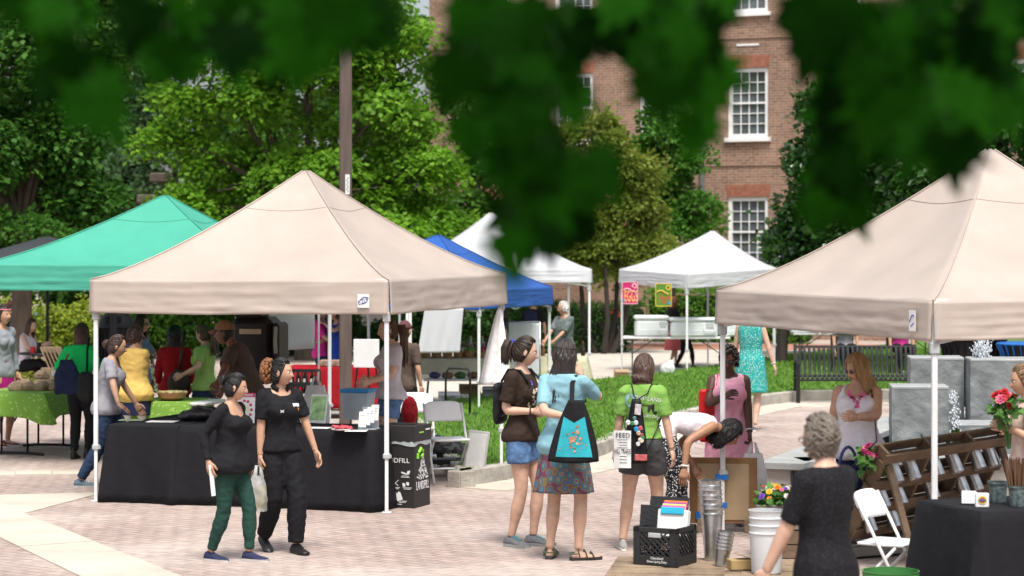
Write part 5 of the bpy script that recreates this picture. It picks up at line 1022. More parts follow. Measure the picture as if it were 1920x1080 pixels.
# flowers
M_stem = mat('flower leaf', (.05, .14, .02), .6, var=0, attr='Col', trans=.25)
def flowers(label, loc, r, ht, cols, nf=26, nl=150, name='bouquet', tilt=(0, 0, 1), fs=.028, cat='flowers', stems=.2):
    o = thing(name, label, cat, loc); T = Vector(tilt).normalized(); x = T.orthogonal().normalized(); y = T.cross(x); mb = MB()
    for _ in range(12): a = random.uniform(0, 6.28); mb.tube([(x * math.cos(a) + y * math.sin(a)) * .012 - T * stems, (x * math.cos(a) + y * math.sin(a)) * r * .6 + T * ht * .5], .003, 5)
    mb.build('stems', mat('stem green', (.06, .15, .03), .6), o)
    Vv, Cc = foliage([(*(T * ht * .5), r, r, ht * .45)], nl // 5, 5, .07, (.03, .10, .015), (.10, .24, .04), spread=.05); leafmesh('leaves', Vv, Cc, M_stem, o)
    bl = {}
    for i in range(nf):
        c = cols[i % len(cols)]; a = random.uniform(0, 6.28); q = math.sqrt(random.random()) * r; h = ht * (.55 + .5 * math.sqrt(max(0, 1 - (q / r) ** 2))) + random.uniform(-.02, .02); p = (x * math.cos(a) + y * math.sin(a)) * q + T * h; s = fs * random.uniform(.6, 1.2); mb = MB()
        nn = (T + (x * math.cos(a) + y * math.sin(a)) * q / r * .9 + Vector((0, -.4, 0))).normalized(); e1 = nn.orthogonal().normalized(); e2 = nn.cross(e1)
        for ring, (rs, up, k) in enumerate(((1, .1, 9), (.6, .35, 7), (.25, .5, 4))):
            for j in range(k):
                b = 2 * math.pi * (j + ring * .5) / k; d = e1 * math.cos(b) + e2 * math.sin(b); sd2 = nn.cross(d) * s * rs * .42; mb.add([p, p + d * s * rs * .6 + sd2 + nn * s * up * .6, p + d * s * rs + nn * s * up, p + d * s * rs * .6 - sd2 + nn * s * up * .6], [(0, 1, 2, 3)])
        mb.build('flower', mat('petal%s' % str(c), c, .6, var=.15, vs=40, trans=.2), o)
    return o
RD, OR, PU, PK, WH, YE, MGT = (.45, .01, .015), (.75, .22, .02), (.20, .07, .42), (.65, .15, .25), (.7, .68, .58), (.75, .5, .04), (.33, .015, .10)
fz_ = 17.9
def fcrate(label, x, y, z, w_, d_, h_, rz, m): 
    o = thing('wooden_crate', label, 'crate', (x, y, z), rz, 'wooden flower crates')
    for k in range(2):
        for sy in (-1, 1): mb = MB(); mb.bbox((0, sy * d_ / 2, h_ * (.25 + .5 * k)), (w_, .015, h_ * .46)); mb.build('plank', m, o)
        for sx in (-1, 1): mb = MB(); mb.bbox((sx * w_ / 2, 0, h_ * (.25 + .5 * k)), (.015, d_, h_ * .46)); mb.build('plank', m, o)
    mb = MB(); mb.bbox((0, 0, .01), (w_, d_, .015)); mb.build('bottom', m, o); return o
fcrate('brown lower wooden crate under the flower crate', XU(1486, fz_), fz_, 0, .6, .3, .22, R(-4), M_plankd); fcrate('grey upper wooden crate full of mixed flowers', XU(1486, fz_), fz_, .222, .56, .28, .2, R(-4), M_plankg)
flowers('mixed bright flowers in the grey crate, left bunch', (XU(1458, fz_), fz_, .37), .17, .17, [RD, OR, PU, PK, WH, YE, WH], 44, 260); flowers('mixed bright flowers in the grey crate, right bunch', (XU(1512, fz_), fz_, .36), .13, .15, [PK, WH, PU, RD, WH], 30, 200)
# leaning pallet display seen from behind, tins in its slots
T0, T1 = Vector((XU(1652, 17.0), 17.0, .915)), Vector((XU(1893, 18.2), 18.2, .965)); off = Vector((-.20, .80, -.86)); B0, B1 = T0 + off, T1 + off
ds = thing('pallet_display', 'dark slanted pallet rack holding flower tins', 'rack', ((T0 + T1) / 2).xy.to_3d()); og = Vector(ds.location)
ex = (T1 - T0).normalized(); ey = (B0 - T0); SL = ey.length; ey.normalize(); ez_ = ex.cross(ey).normalized()
if ez_.y > 0: ez_ = -ez_          # towards the camera
ROT = Matrix((ex, ey, ez_)).transposed(); LX = (T1 - T0).length
def dsp(s, t, n=0.): return T0 + ex * (LX * s) + ey * (SL * t) + ez_ * n - og
for t, wd_ in ((.045, .10), (.30, .11), (.54, .11), (.78, .11), (.96, .09)):
    mb = MB(); mb.bbox(dsp(.5, t, .062), (LX, wd_, .018), ROT, .004); mb.build('front_plank', M_plankd, ds)
    mb = MB(); mb.bbox(dsp(.5, t - .0, -.062), (LX, wd_ * .9, .018), ROT, .004); mb.build('rear_plank', M_plankd, ds)
    mb = MB(); mb.bbox(dsp(.5, t + .05, 0), (LX * .98, .015, .105), ROT, .003); mb.build('shelf', M_plankd, ds)
for s in (.03, .36, .68, .97): mb = MB(); mb.bbox(dsp(s, .5, 0), (.036, SL, .105), ROT, .005); mb.build('stringer', M_plankd, ds)
for s in (.06, .94): mb = MB(); mb.bar(dsp(s, .12, .06), Vector((dsp(s, .12, .06).x + .15, dsp(s, .1, 0).y - .42, .0)), .05, .03); mb.build('prop', M_plankd, ds)
ti = 0
for t, ss in ((.20, (.14, .27, .45, .60, .78, .90)), (.44, (.12, .25, .50, .74, .85)), (.68, (.10, .28, .55, .80))):
    for s in ss:
        p = dsp(s, t, .03) + og; ax = (-ez_ * .75 + Vector((0, 0, .72))).normalized(); rt = ax.to_track_quat('Z', 'Y').to_euler(); ti += 1
        row = {.20: 'top', .44: 'middle', .68: 'bottom'}[t]; c = thing('flower_tin', '%s shiny tin from the left in the %s slot row of the rack' % (ordn[ss.index(s)], row), 'tin', p - ax * .05, 0, 'tins in the pallet rack'); c.rotation_euler = rt
        mb = MB(); mb.lathe([(.046, -.05), (.05, -.04), (.05, .12), (.053, .125), (.048, .12), (.045, -.03), (.01, -.03)], 18); mb.build('can', M_steel, c, 40)
flowers('magenta flowers with broad leaves at the left end of the rack', (XU(1640, 17.3), 17.2, .80), .09, .14, [MGT, MGT, PK], 16, 90, tilt=(-.6, -.2, .6), fs=.026); flowers('orange blossom poking above the rack', (XU(1738, 18.4), 18.3, .80), .04, .08, [OR, RD], 5, 14); flowers('small yellow and white blossoms above the rack', (XU(1792, 18.6), 18.5, .83), .05, .08, [YE, WH, PK], 8, 20)
# pots with sticks, cards, green tubs
pz_ = 14.95
for i, (u, Z) in enumerate(((1871, 15.05), (1909, 14.8))):
    pot = bucket('zinc_pot', ['left mottled zinc pot on the black table', 'right mottled zinc pot full of brown sticks'][i], (XU(u, Z), Z, .742), .062, .135, mat('mottled zinc', (.13, .17, .17), .5, metal=.4, var=.6, vs=40), 'zinc pots on the black table', r0=.85)
sk = thing('stick_bundle', 'bundle of brown sticks in the right zinc pot', 'sticks', (XU(1909, 14.8), 14.8, .76))
for k in range(34): a = random.uniform(0, 6.28); r = random.uniform(.005, .045); mb = MB(); mb.tube([(r * math.cos(a), r * math.sin(a), 0), (r * 2.1 * math.cos(a), r * 1.6 * math.sin(a), random.uniform(.25, .30))], .0055, 5); mb.build('stick', mat('brown stick', (.14, .075, .04), .8, var=.3, vs=5), sk)
ch_ = thing('card_holder', 'white card holder with a round yellow emblem', 'card holder', (XU(1841, 14.75), 14.75, .742), R(-4)); mb = MB(); mb.bbox((0, 0, .045), (.085, .05, .09)); mb.build('box', M_white, ch_); mb = MB(); mb.tube([(0, -.025, .048), (0, -.029, .048)], .028, 18); em = mb.build('emblem', mat('yellow ink', (.65, .5, .08), .6), ch_); mb = MB(); mb.tube([(0, -.029, .048), (0, -.031, .048)], .018, 16); mb.build('emblem_centre', mat('red ink', (.4, .08, .08), .6), em); mb = MB(); mb.box((0, -.032, .048), (.046, .003, .01)); mb.build('emblem_band', mat('blue ink', (.05, .12, .3), .6), em)
ch_ = thing('card_holder', 'plain white card leaning beside the emblem holder', 'card', (XU(1817, 14.9), 14.9, .742), R(-14)); mb = MB(); mb.bbox((0, 0, .045), (.095, .03, .085), Matrix.Rotation(R(-10), 3, 'X')); mb.build('card', M_white, ch_)
gz_ = 14.7
bucket('green_tub', 'lower bright green plastic tub beside the dress woman', (XU(1670, gz_), gz_, .0), .178, .30, mat('green tub plastic', (.02, .28, .13), .4), 'green tubs', r0=.82); bucket('green_tub', 'upper dull green plastic tub nested on top', (XU(1670, gz_), gz_, .04), .18, .30, mat('dull green plastic', (.06, .22, .06), .4), 'green tubs', r0=.8)
# ================================================================ PEOPLE
M_eyes = None
def skinmat(name, c): return mat(name, c, .5, var=.11, vs=22, attr='Col', spec=.35, bump=.06, bs=60)
SK_L, SK_M, SK_T, SK_D, SK_DD = (.58, .36, .26), (.50, .29, .19), (.38, .20, .12), (.16, .075, .045), (.09, .042, .027)
def V(*a): return Vector(a)
class Sk: pass
def ik(a, t, l1, l2, pole):
    d = t - a; L = min(d.length, (l1 + l2) * .999); d.normalize(); t = a + d * L
    c = (l1 * l1 + L * L - l2 * l2) / (2 * L); h = math.sqrt(max(l1 * l1 - c * c, 0)); pl = pole - d * pole.dot(d); pl.normalize()
    return a + d * c + pl * h, t
def path(a, b, c, n=7, rd=.18):
    """polyline through a joint with a rounded bend"""
    out = []; L1, L2 = (b - a).length, (c - b).length; q0 = b + (a - b) * rd; q1 = b + (c - b) * rd
    for i in range(n): out.append(a.lerp(q0, i / n))
    for i in range(5): t = i / 4; out.append((q0 * (1 - t) + b * t) * (1 - t) + (b * (1 - t) + q1 * t) * t)
    for i in range(1, n + 1): out.append(q1.lerp(c, i / n))
    return out
def lens(p):
    L = [0]
    for i in range(1, len(p)): L.append(L[-1] + (p[i] - p[i - 1]).length)
    return [x / L[-1] for x in L]
FROWS = [(-.13, .09, .08, 0), (-.09, .15, .105, -.005), (-.03, .172, .122, -.012), (.03, .165, .118, -.01), (.09, .143, .10, 0), (.16, .122, .088, .004), (.23, .128, .093, .004), (.30, .142, .104, .006), (.37, .15, .105, .002), (.43, .155, .092, -.008), (.475, .15, .078, -.014), (.505, .115, .066, -.016), (.53, .07, .056, -.012), (.56, .052, .05, 0), (.63, .049, .05, .014)]
MROWS = [(-.13, .09, .08, 0), (-.09, .145, .105, 0), (-.03, .16, .12, -.008), (.03, .155, .118, -.004), (.09, .148, .112, .004), (.16, .146, .112, .01), (.23, .152, .114, .008), (.30, .165, .118, .006), (.37, .178, .116, .0), (.43, .185, .10, -.01), (.475, .178, .084, -.016), (.505, .13, .072, -.018), (.53, .078, .062, -.012), (.56, .06, .058, 0), (.63, .056, .057, .014)]
ARM_T, ARM_R = [0, .08, .25, .46, .55, .68, 1], [.050, .05, .044, .037, .039, .036, .0255]
LEG_T, LEG_R = [0, .1, .25, .42, .52, .60, .72, .88, 1], [.088, .088, .077, .06, .053, .052, .055, .036, .034]
def skeleton(p):
    S = Sk(); S.p = p; m = p.get('sex', 'f') == 'm'; S.rows = MROWS if m else FROWS; S.shx = p.get('shx', .180 if m else .148)
    feet = p.get('feet', [(-.09, 0, 0, -6), (.09, 0, 0, 6)]); S.feet = feet
    ank = [V(x, y, .085 + z) for x, y, z, *_ in feet]
    hx, hy = p.get('hip', ((ank[0].x + ank[1].x) / 2, (ank[0].y + ank[1].y) / 2))
    if 'hipz' in p: hz = p['hipz']
    else:
        hz = 9
        for i, a in enumerate(ank): d2 = (hx + (-.085, .085)[i] - a.x) ** 2 + (hy - a.y) ** 2; hz = min(hz, a.z + math.sqrt(max(.05, .812 ** 2 - d2)) + .02)
    S.hip = V(hx, hy, hz); lean = R(p.get('lean', 0)); side = R(p.get('side', 0)); tw = R(p.get('twist', 0))
    S.zs = [i * .02 for i in range(0, 45)]; pos = [V(0, 0, 0)]; S.fr = []
    for i, z in enumerate(S.zs):
        k = min(1, max(0, (z + .02) / .22)); a = lean * k; s_ = side * k; t = tw * min(1, z / .4)
        M = Matrix.Rotation(s_, 3, 'Y') @ Matrix.Rotation(-a, 3, 'X') @ Matrix.Rotation(-t, 3, 'Z'); S.fr.append(M)
        if i: pos.append(pos[-1] + M @ V(0, 0, .02))
    S.pos = pos
    def tp(x, y, z):
        if z <= 0: return S.hip + V(x, y, z)
        i = min(int(z / .02), len(S.zs) - 2); f = z / .02 - i; return S.hip + S.pos[i].lerp(S.pos[i + 1], min(f, 1)) + S.fr[i] @ V(x, y, 0)
    S.tp = tp; S.top = S.fr[-1]
    S.sh = [tp(-S.shx, -.012, .468), tp(S.shx, -.012, .468)]
    S.arm = []; S.wrist = []
    for i, sgn in ((0, -1), (1, 1)):
        h = p.get('hands', [None, None])[i]
        if h is None: t = S.sh[i] + V(sgn * .07, .03, -.51)
        else: t = V(*h)
        pole = V(*p.get('poles', [None, None])[i]) if p.get('poles', [None, None])[i] else V(sgn * .5, -.8, -.35)
        e, w_ = ik(S.sh[i], t, .285, .245, pole); S.arm.append(path(S.sh[i], e, w_)); S.wrist.append(w_)
    S.leg = []
    for i, sgn in ((0, -1), (1, 1)):
        a = S.hip + V(sgn * .085, 0, -.02); kp = p.get('knees', [None, None])[i]; k, t = ik(a, ank[i], .42, .405, V(*kp) if kp else V(sgn * .12, 1, 0)); S.leg.append(path(a, k, t, 7, .15))
    S.ank = ank; S.head = tp(0, .028, .665); hy_, hp, hr = p.get('head', (0, 0, 0))
    S.hm = Matrix.Translation(S.head) @ (S.fr[-1] @ Matrix.Rotation(-R(hy_), 3, 'Z') @ Matrix.Rotation(-R(hp), 3, 'X') @ Matrix.Rotation(R(hr), 3, 'Y')).to_4x4()
    if p.get('headup'): S.hm = Matrix.Translation(S.head) @ (Matrix.Rotation(-R(hy_), 3, 'Z') @ Matrix.Rotation(-R(hp), 3, 'X')).to_4x4()
    S.bw = p.get('w', 1.) * .93; S.bust = 0 if m else p.get('bust', 1.)
    return S
def torso_rings(S, z0, z1, infl, n=24, neck=None, wf=1., extra=None):
    """rings of the trunk between z0 and z1, inflated; neck=(drop, start) lowers the front of the neckline"""
    zs = [r[0] for r in S.rows]; out = []; k = max(4, int((z1 - z0) / .025))
    for i in range(k + 1):
        z = z0 + (z1 - z0) * i / k; w_ = np.interp(z, zs, [r[1] for r in S.rows]); d = np.interp(z, zs, [r[2] for r in S.rows]); y = np.interp(z, zs, [r[3] for r in S.rows])
        bwf = S.bw if z < .36 else 1 + (S.bw - 1) * .5 * max(0, (.50 - z) / .14)
        w_ = (w_ * bwf * wf + infl); d = d * (bwf ** 1.25) * wf + infl
        if extra: e = extra(z); w_ += e; d += e
        rg = []
        for j in range(n):
            a = 2 * math.pi * j / n; ca, sa = math.cos(a), math.sin(a); px = w_ * math.copysign(abs(ca) ** .85, ca); py = y + d * math.copysign(abs(sa) ** .85, sa); zz = z
            if neck and z > neck[1]: zz = z - neck[0] * max(0, sa) ** 1.5 * (z - neck[1]) / (z1 - neck[1])
            rg.append(S.tp(px, py, zz))
        out.append(rg)
    return out
def cutpath(P, t0, t1):
    t = lens(P); out = []; 
    for k in range(15):
        q = t0 + (t1 - t0) * k / 14; i = min(max(np.searchsorted(t, q) - 1, 0), len(P) - 2); f = (q - t[i]) / max(1e-6, t[i + 1] - t[i]); out.append((P[i].lerp(P[i + 1], min(max(f, 0), 1)), q))
    return out
def limb(mb, P, T, Rr, t0, t1, infl=0., mul=1., n=12, shrink=None):
    c = cutpath(P, t0, t1); mb.tube([q[0] for q in c], [np.interp(q[1], T, Rr) * mul * (shrink(q[1]) if shrink else 1) + (infl(q[1]) if callable(infl) else infl) for q in c], n)
def bustadd(S, mb, infl):
    if S.bust:
        b = S.bust
        for s in (-1, 1): 
            c = S.tp(s * .068 * S.bw, .070 + .02 * b, .335); mb.ell(c, (.066 * b + infl, .055 * b + infl, .064 * b + infl), 12, 8)
def headmesh(S, mb, cols, skin, hairc, lip):
    nu, nv = 44, 34; base = len(mb.v); W_ = S.hm; rings = []; lc = []
    for i in range(nv + 1):
        ph = -math.pi / 2 + math.pi * i / nv; rg = []
        for j in range(nu):
            th = 2 * math.pi * j / nu; th = th - .45 * math.sin(th)      # finer towards the face (th=0 is front)
            cx, cy, cz = max(math.cos(ph), .02) * math.sin(th), max(math.cos(ph), .02) * math.cos(th), math.sin(ph)
            x, y, z = .073 * cx, (.094 if cy > 0 else .098) * cy, .115 * cz
            if z < 0: k = -z / .115; x *= 1 - .30 * k ** 1.3; y = y * (1 - .05 * k) + .012 * k if cy > 0 else y * (1 - .42 * k)
            if z > .04: x *= 1 - .06 * (z - .04) / .07
            col = skin
            if cy > .15:
                g_ = lambda a, b, c, d: math.exp(-((abs(x) - a) / b) ** 2 - ((z - c) / d) ** 2)
                nz = max(0, min(1, (.02 - z) / .05)) if z > -.034 else max(0, 1 - (-.034 - z) / .010); y += .025 * math.exp(-(x / (.009 + .005 * nz)) ** 2) * nz
                y -= .012 * g_(.031, .015, .004, .011); y += .005 * g_(.03, .022, .024, .007); y += .006 * g_(0, .022, -.058, .009) - .004 * g_(0, .022, -.058, .002); y += .006 * g_(0, .022, -.098, .016); y += .004 * g_(.042, .02, -.03, .02)
                if abs(x) < .023 and abs(z + .058) < .0085 * (1 - (x / .026) ** 2) + .001: col = lip
                if abs(abs(x) - .031) < .017 and abs(z - .025 + abs(abs(x) - .03) * .18) < .0042: col = tuple(.5 * a + .5 * b for a, b in zip(hairc, skin))
            rg.append(W_ @ V(x, y, z)); lc.append(col)
        rings.append(rg)
    mb.rings(rings); cols += lc
    for s in (-1, 1):
        c = V(s * .031, .0725, .004); n0 = len(mb.v); mb.ell(W_ @ c, (.0135, .0135, .0105), 10, 8, W_.to_3x3())
        for q in mb.v[n0:]:
            l = W_.inverted() @ V(*q) - c; r = math.hypot(l.x, l.z); cols.append((.02, .012, .008) if l.y > 0 and r < .0062 else (.62, .6, .57))
        n0 = len(mb.v); mb.ell(W_ @ V(s * .074, -.004, -.006), (.009, .019, .031), 10, 8, W_.to_3x3() @ Matrix.Rotation(s * -.35, 3, 'Z')); cols += [skin] * (len(mb.v) - n0)
def handmesh(S, mb, i, curl=.45, hd=None, spread=.10):
    """palm, four bent fingers, thumb leaving the side of the palm"""
    sgn = (-1, 1)[i]; w_ = S.wrist[i]; fa = (S.arm[i][-1] - S.arm[i][-4]).normalized()
    d = V(*hd).normalized() if hd else fa
    pn = V(*S.p['palm'][i]) if S.p.get('palm') and S.p['palm'][i] else V(-sgn, .15, 0)       # palm normal: inward
    pn = (pn - d * pn.dot(d)).normalized(); side = d.cross(pn).normalized()
    fw = V(0, 1, .2)
    if side.dot(fw) < 0: side = -side                        # thumb side points forward
    rg = []
    for t, hw, th in ((-.01, .024, .020), (.02, .033, .018), (.055, .040, .0155), (.085, .040, .0135)):
        c = w_ + d * t; rg.append([c + side * (hw * math.cos(a)) + pn * (th * math.sin(a)) for a in [2 * math.pi * j / 12 for j in range(12)]])
    mb.rings(rg)
    for k, (o, L, r) in enumerate(((.030, .072, .0088), (.010, .080, .0092), (-.010, .074, .0088), (-.029, .058, .0078))):
        b = w_ + d * .08 + side * o; pts = [b - d * .012]; dirv = (d + side * (o * spread * 20 * .1)).normalized(); ang = 0; p_ = b
        for q, fr in enumerate((.45, .30, .25)):
            ang += curl * (.55, .9, .6)[q]; v = dirv * math.cos(ang) + pn * math.sin(ang); pts.append(p_); p_ = p_ + v * (L * fr)
        pts.append(p_); mb.tube(pts, [r, r, r * .95, r * .85, r * .6], 7)
    tb = w_ + d * .025 + side * .028; v = (d * .75 + side * .65 + pn * .25).normalized(); v2 = (d * .9 + side * .15 + pn * .5).normalized(); mb.tube([tb - v * .012, tb + v * .03, tb + v * .03 + v2 * .032, tb + v * .03 + v2 * .052], [.014, .0115, .0098, .006], 7)
def footrings(S, i, up, grow=0., z0=None):
    x, y, z, yaw, *pt = S.feet[i] if len(S.feet[i]) > 3 else (*S.feet[i], 0); pitch = R(pt[0]) if pt else 0
    M = Matrix.Translation(S.ank[i]) @ Matrix.Rotation(-R(yaw), 4, 'Z') @ Matrix.Rotation(-pitch, 4, 'X'); return M
def shoe(S, i, kind, o, mu, ms, s, ml=None):
    M = footrings(S, i, 0); zb = -.085
    rows = [(-.068, .020, .05), (-.06, .031, .078), (-.03, .038, .095), (.0, .040, .098), (.03, .041, .085), (.07, .045, .066), (.11, .048, .052), (.15, .045, .044), (.178, .034, .036), (.192, .014, .026)]
    if kind == 'flat': rows = [(a, b * .93, c * (.62 if -.05 < a < .1 else .8)) for a, b, c in rows]
    if kind == 'boot': rows = [(a, b, c + (.06 if a < .04 else 0)) for a, b, c in rows]
    so = MB(); so.M = Matrix.Diagonal((s, s, s, 1)) @ M; so.rings([[(w_ * 1.06 * math.cos(t) , y, zb + (.0 if math.sin(t) < 0 else (.024 if kind != 'flat' else .014))) for t in (.3, 1.2, 1.95, 2.85, 3.9, 4.4, 5.0, 5.5)] for y, w_, h in rows]); 
    if kind != 'sandal':
        mb = MB(); mb.M = Matrix.Diagonal((s, s, s, 1)) @ M
        mb.rings([[(w_ * math.cos(t) * (1 if math.sin(t) < .3 else .8), y, zb + .012 + max(0, h - .012) * (.35 + .65 * math.sin(t) if math.sin(t) > 0 else .35 + .35 * math.sin(t))) for t in [2 * math.pi * j / 14 for j in range(14)]] for y, w_, h in rows]); sh = mb.build('shoe', mu, o, 50)
        so.build('sole', ms, sh, 40)
        if kind == 'sneaker':
            lc = MB(); lc.M = mb.M; [lc.tube([(-.026, y, zb + h - .004), (0, y + .004, zb + h + .006), (.026, y, zb + h - .004)], .0035, 5) for y, h in ((.035, .083), (.053, .076), (.071, .068), (.089, .061))]; lc.build('laces', ml or ms, sh)
        return sh
    sh = so.build('sandal', ms, o, 40); st = MB(); st.M = so.M
    for y, w_, h in ((.115, .048, .055), (.06, .046, .072), (.0, .042, .095)): st.tube([(w_ * 1.02 * math.cos(t), y - .012 * math.sin(t), zb + .02 + (h - .018) * math.sin(t)) for t in [k * math.pi / 10 for k in range(11)]], [(.012, .003)] * 11, 6)
    st.tube([(.044 * math.cos(t), -.02 - .05 * math.sin(t), zb + .055) for t in [k * math.pi / 10 for k in range(11)]], .007, 6); st.build('strap', mu, sh)
    return sh
def scalp(t, ph, k=1.):
    """point on the skull: t azimuth from front, ph elevation"""
    cx, cy, cz = math.cos(ph) * math.sin(t), math.cos(ph) * math.cos(t), math.sin(ph); x, y, z = .073 * cx, (.094 if cy > 0 else .098) * cy, .115 * cz
    if z < 0: q = -z / .115; y = y * (1 - .42 * q) if cy < 0 else y
    return V(x, y, z) * k
def hair(S, o, style, m, s, hl=38, L=.3, vol=1., seed=1.):
    """hair shell over the skull plus locks"""
    D = Matrix.Diagonal((s, s, s, 1)) @ S.hm; mb = MB(); mb.M = D; nu, nv = 40, 24; rnd = random.Random(seed); pts = {}; th_k = 1.09 * vol if style != 'short' else 1.10 * vol
    lo = {'short': -48, 'curly': -45, 'bun': -50, 'pony': -50, 'long': -62, 'bob': -62, 'cap': -50}.get(style, -55)
    vs = []; 
    for i in range(nv + 1):
        for j in range(nu):
            t = -math.pi + 2 * math.pi * j / nu; f = i / nv; at = abs(math.degrees(t))
            bot = hl if at < 45 else (hl + (lo - hl) * min(1, ((at - 45) / 50) ** 1.2) if at < 95 else lo)
            if style in ('long', 'bob') and 60 < at < 95: bot = min(bot, -30)
            ph = R(bot + (90 - bot) * f); nzv = noise.noise(V(math.sin(t) * 3 + seed, math.cos(t) * 3, ph * 2)) ; st_ = noise.noise(V(t * 11 + seed, ph * 1.5, seed))
            cl = 0
            if style == 'curly': cl = .07 * vol * (noise.noise(V(math.sin(t) * 6 + seed, math.cos(t) * 6, ph * 6)) + .6 * noise.noise(V(math.sin(t) * 13, math.cos(t) * 13 + seed, ph * 12)))
            vs.append(scalp(t, ph, th_k + .02 * nzv + .022 * st_ + cl - .05 * (1 - min(1, f * 8))))
    fs = [(i * nu + j, i * nu + (j + 1) % nu, (i + 1) * nu + (j + 1) % nu, (i + 1) * nu + j) for i in range(nv) for j in range(nu)]
    inner = [scalp(-math.pi + 2 * math.pi * j / nu, 0, 1) for j in range(nu)]
    if style != 'puff': mb.add(vs, fs)
    def lock(P, r, n=6): mb.tube(P, r, n)
    if style in ('long', 'bob'):
        for k in range(150):
            at = rnd.uniform(58, 180) * rnd.choice((-1, 1)); t = R(at); ph = R(rnd.uniform(-10, 35)); a = scalp(t, ph, 1.12 * vol); b = scalp(t, R(-30), 1.2 * vol); dz = L * rnd.uniform(.82, 1.08)
            wv = rnd.uniform(-.012, .012); e = V(b.x * (1.12 if style == 'long' else .98), b.y * 1.05 - .015, -.05 - dz); 
            if at > -75 and at < 75: e.y = max(e.y, .02)
            m1 = b.lerp(e, .4) + V(wv, wv, 0); m2 = b.lerp(e, .75) + V(-wv, wv, 0); lock([a, a.lerp(b, .5) * 1.02, b, m1, m2, e], [.007, .010, .011, .010, .008, .002])
    if style == 'pony':
        c = V(0, -.115, S.p.get('ponyz', .045))
        for k in range(46):
            wv = V(rnd.gauss(0, .018), rnd.gauss(0, .014), 0); e = V(wv.x * 1.2, -.135 + wv.y * 1.2, c.z - L * rnd.uniform(.8, 1.05)); md = V(wv.x, -.16 + wv.y, c.z - L * .35); lock([c, c + V(wv.x * .6, -.032 + wv.y, .0), md, md.lerp(e, .6) + V(rnd.uniform(-.01, .01), 0, 0), e], [.01, .013, .013, .011, .003])
        mb.ell(c, (.02, .02, .02), 8, 6)
    if style in ('pony', 'bun', 'bun0', 'cap0'):
        c0 = V(0, -.112, S.p.get('ponyz' if style == 'pony' else 'bunz', .04))
        for k in range(130):
            t = R(rnd.uniform(-180, 180)); at = abs(math.degrees(t)); b0 = hl + 3 if at < 50 else (hl + (lo - hl) * min(1, ((at - 50) / 50) ** 1.2) if at < 100 else lo + 4); a = scalp(t, R(b0 + rnd.uniform(0, 25)), 1.08 * vol); P = []
            for q in range(7): f = q / 6; m_ = a.lerp(c0, f); rr = 1.105 * vol + .012 * math.sin(k * 2.1); kk = math.sqrt((m_.x / .073) ** 2 + (m_.y / .096) ** 2 + (m_.z / .115) ** 2); P.append(m_ * (rr / max(kk, .3)) if f < .9 else m_)
            lock(P, [.003, .0055, .006, .006, .006, .006, .006], 5)
    if style in ('long', 'bob'):
        for k in range(80):
            t = R(rnd.uniform(48, 180) * rnd.choice((-1, 1))); lock([scalp(t + .25 * math.sin(q * .9 + k) * .15, R(84 - q * 22), 1.115 * vol + .012 * math.sin(k * 1.7)) for q in range(6)], [.004, .0065, .007, .007, .0065, .004], 5)
    if style == 'puff':
        for k in range(210):
            d = V(rnd.gauss(0, 1), rnd.gauss(0, 1), rnd.gauss(0, 1)).normalized(); c = V(0, -.125, .035) + V(d.x * .075, d.y * .058, d.z * .10 - .03); r = rnd.uniform(.010, .018); mb.ell(c, (r, r, r * 1.3), 6, 5)
    if style == 'bun':
        c = V(0, -.125, S.p.get('bunz', .035)); mb.ell(c, (.042, .038, .042), 12, 8)
        for k in range(12): a = k * .52; mb.tube([c + V(.044 * math.cos(a + q * .5), -.01 + .02 * math.sin(q), .044 * math.sin(a + q * .5)) for q in range(4)], .008, 6)
    if style == 'curly':
        for k in range(170):
            t = rnd.uniform(-math.pi, math.pi); ph = R(rnd.uniform(-38, 85));
            if abs(math.degrees(t)) < 55 and ph < R(hl): continue
            c = scalp(t, ph, 1.13 * vol + rnd.uniform(0, .06)); r = rnd.uniform(.010, .018); mb.ell(c, (r, r, r), 6, 5)
    if style == 'updo':
        for k in range(240):
            t = R(rnd.uniform(40, 180) * rnd.choice((-1, 1))); ph = R(rnd.uniform(-40, 82)); sgn = 1 if t > 0 else -1; P = [scalp(t + sgn * q * .16, ph + .10 * math.sin(q * 1.3 + t * 3) - .03 * q, 1.12 * vol + .05 * math.sin(ph * 5 + t * 4) * .6 + .02 * math.sin(q * 1.0) + rnd.uniform(0, .02)) for q in range(6)]; lock(P, [.003, .0065, .007, .0065, .005, .002], 5)
    if style in ('short', 'wavy'):
        for k in range(70):
            t = R(rnd.uniform(65, 180) * rnd.choice((-1, 1))); ph = R(rnd.uniform(-35, 70)); a = scalp(t, ph, 1.11 * vol); b = scalp(t + rnd.uniform(-.3, .3), ph - .35, 1.15 * vol); lock([a, a.lerp(b, .5) * 1.04, b], [.010, .013, .003])
    return mb.build('hair', m, o, 1)
HAIRM = {}
def hairmat(c):
    k = 'hair%s' % str(c)
    return mat(k, c, .45, var=.35, vs=26, bump=.5, bs=55, spec=.4, stretch=(1, 1, .22))
def garment(S, o, name, mb, m, s, vox=.0115, wr=.005, ws=(9, 9, 13), sm=4, seed=0.):
    for i, q in enumerate(mb.v): mb.v[i] = (q[0] * s, q[1] * s, q[2] * s)
    me = remesh(mb, vox, sm, wr, ws, seed); me.materials.append(m); return link(name, me, o)
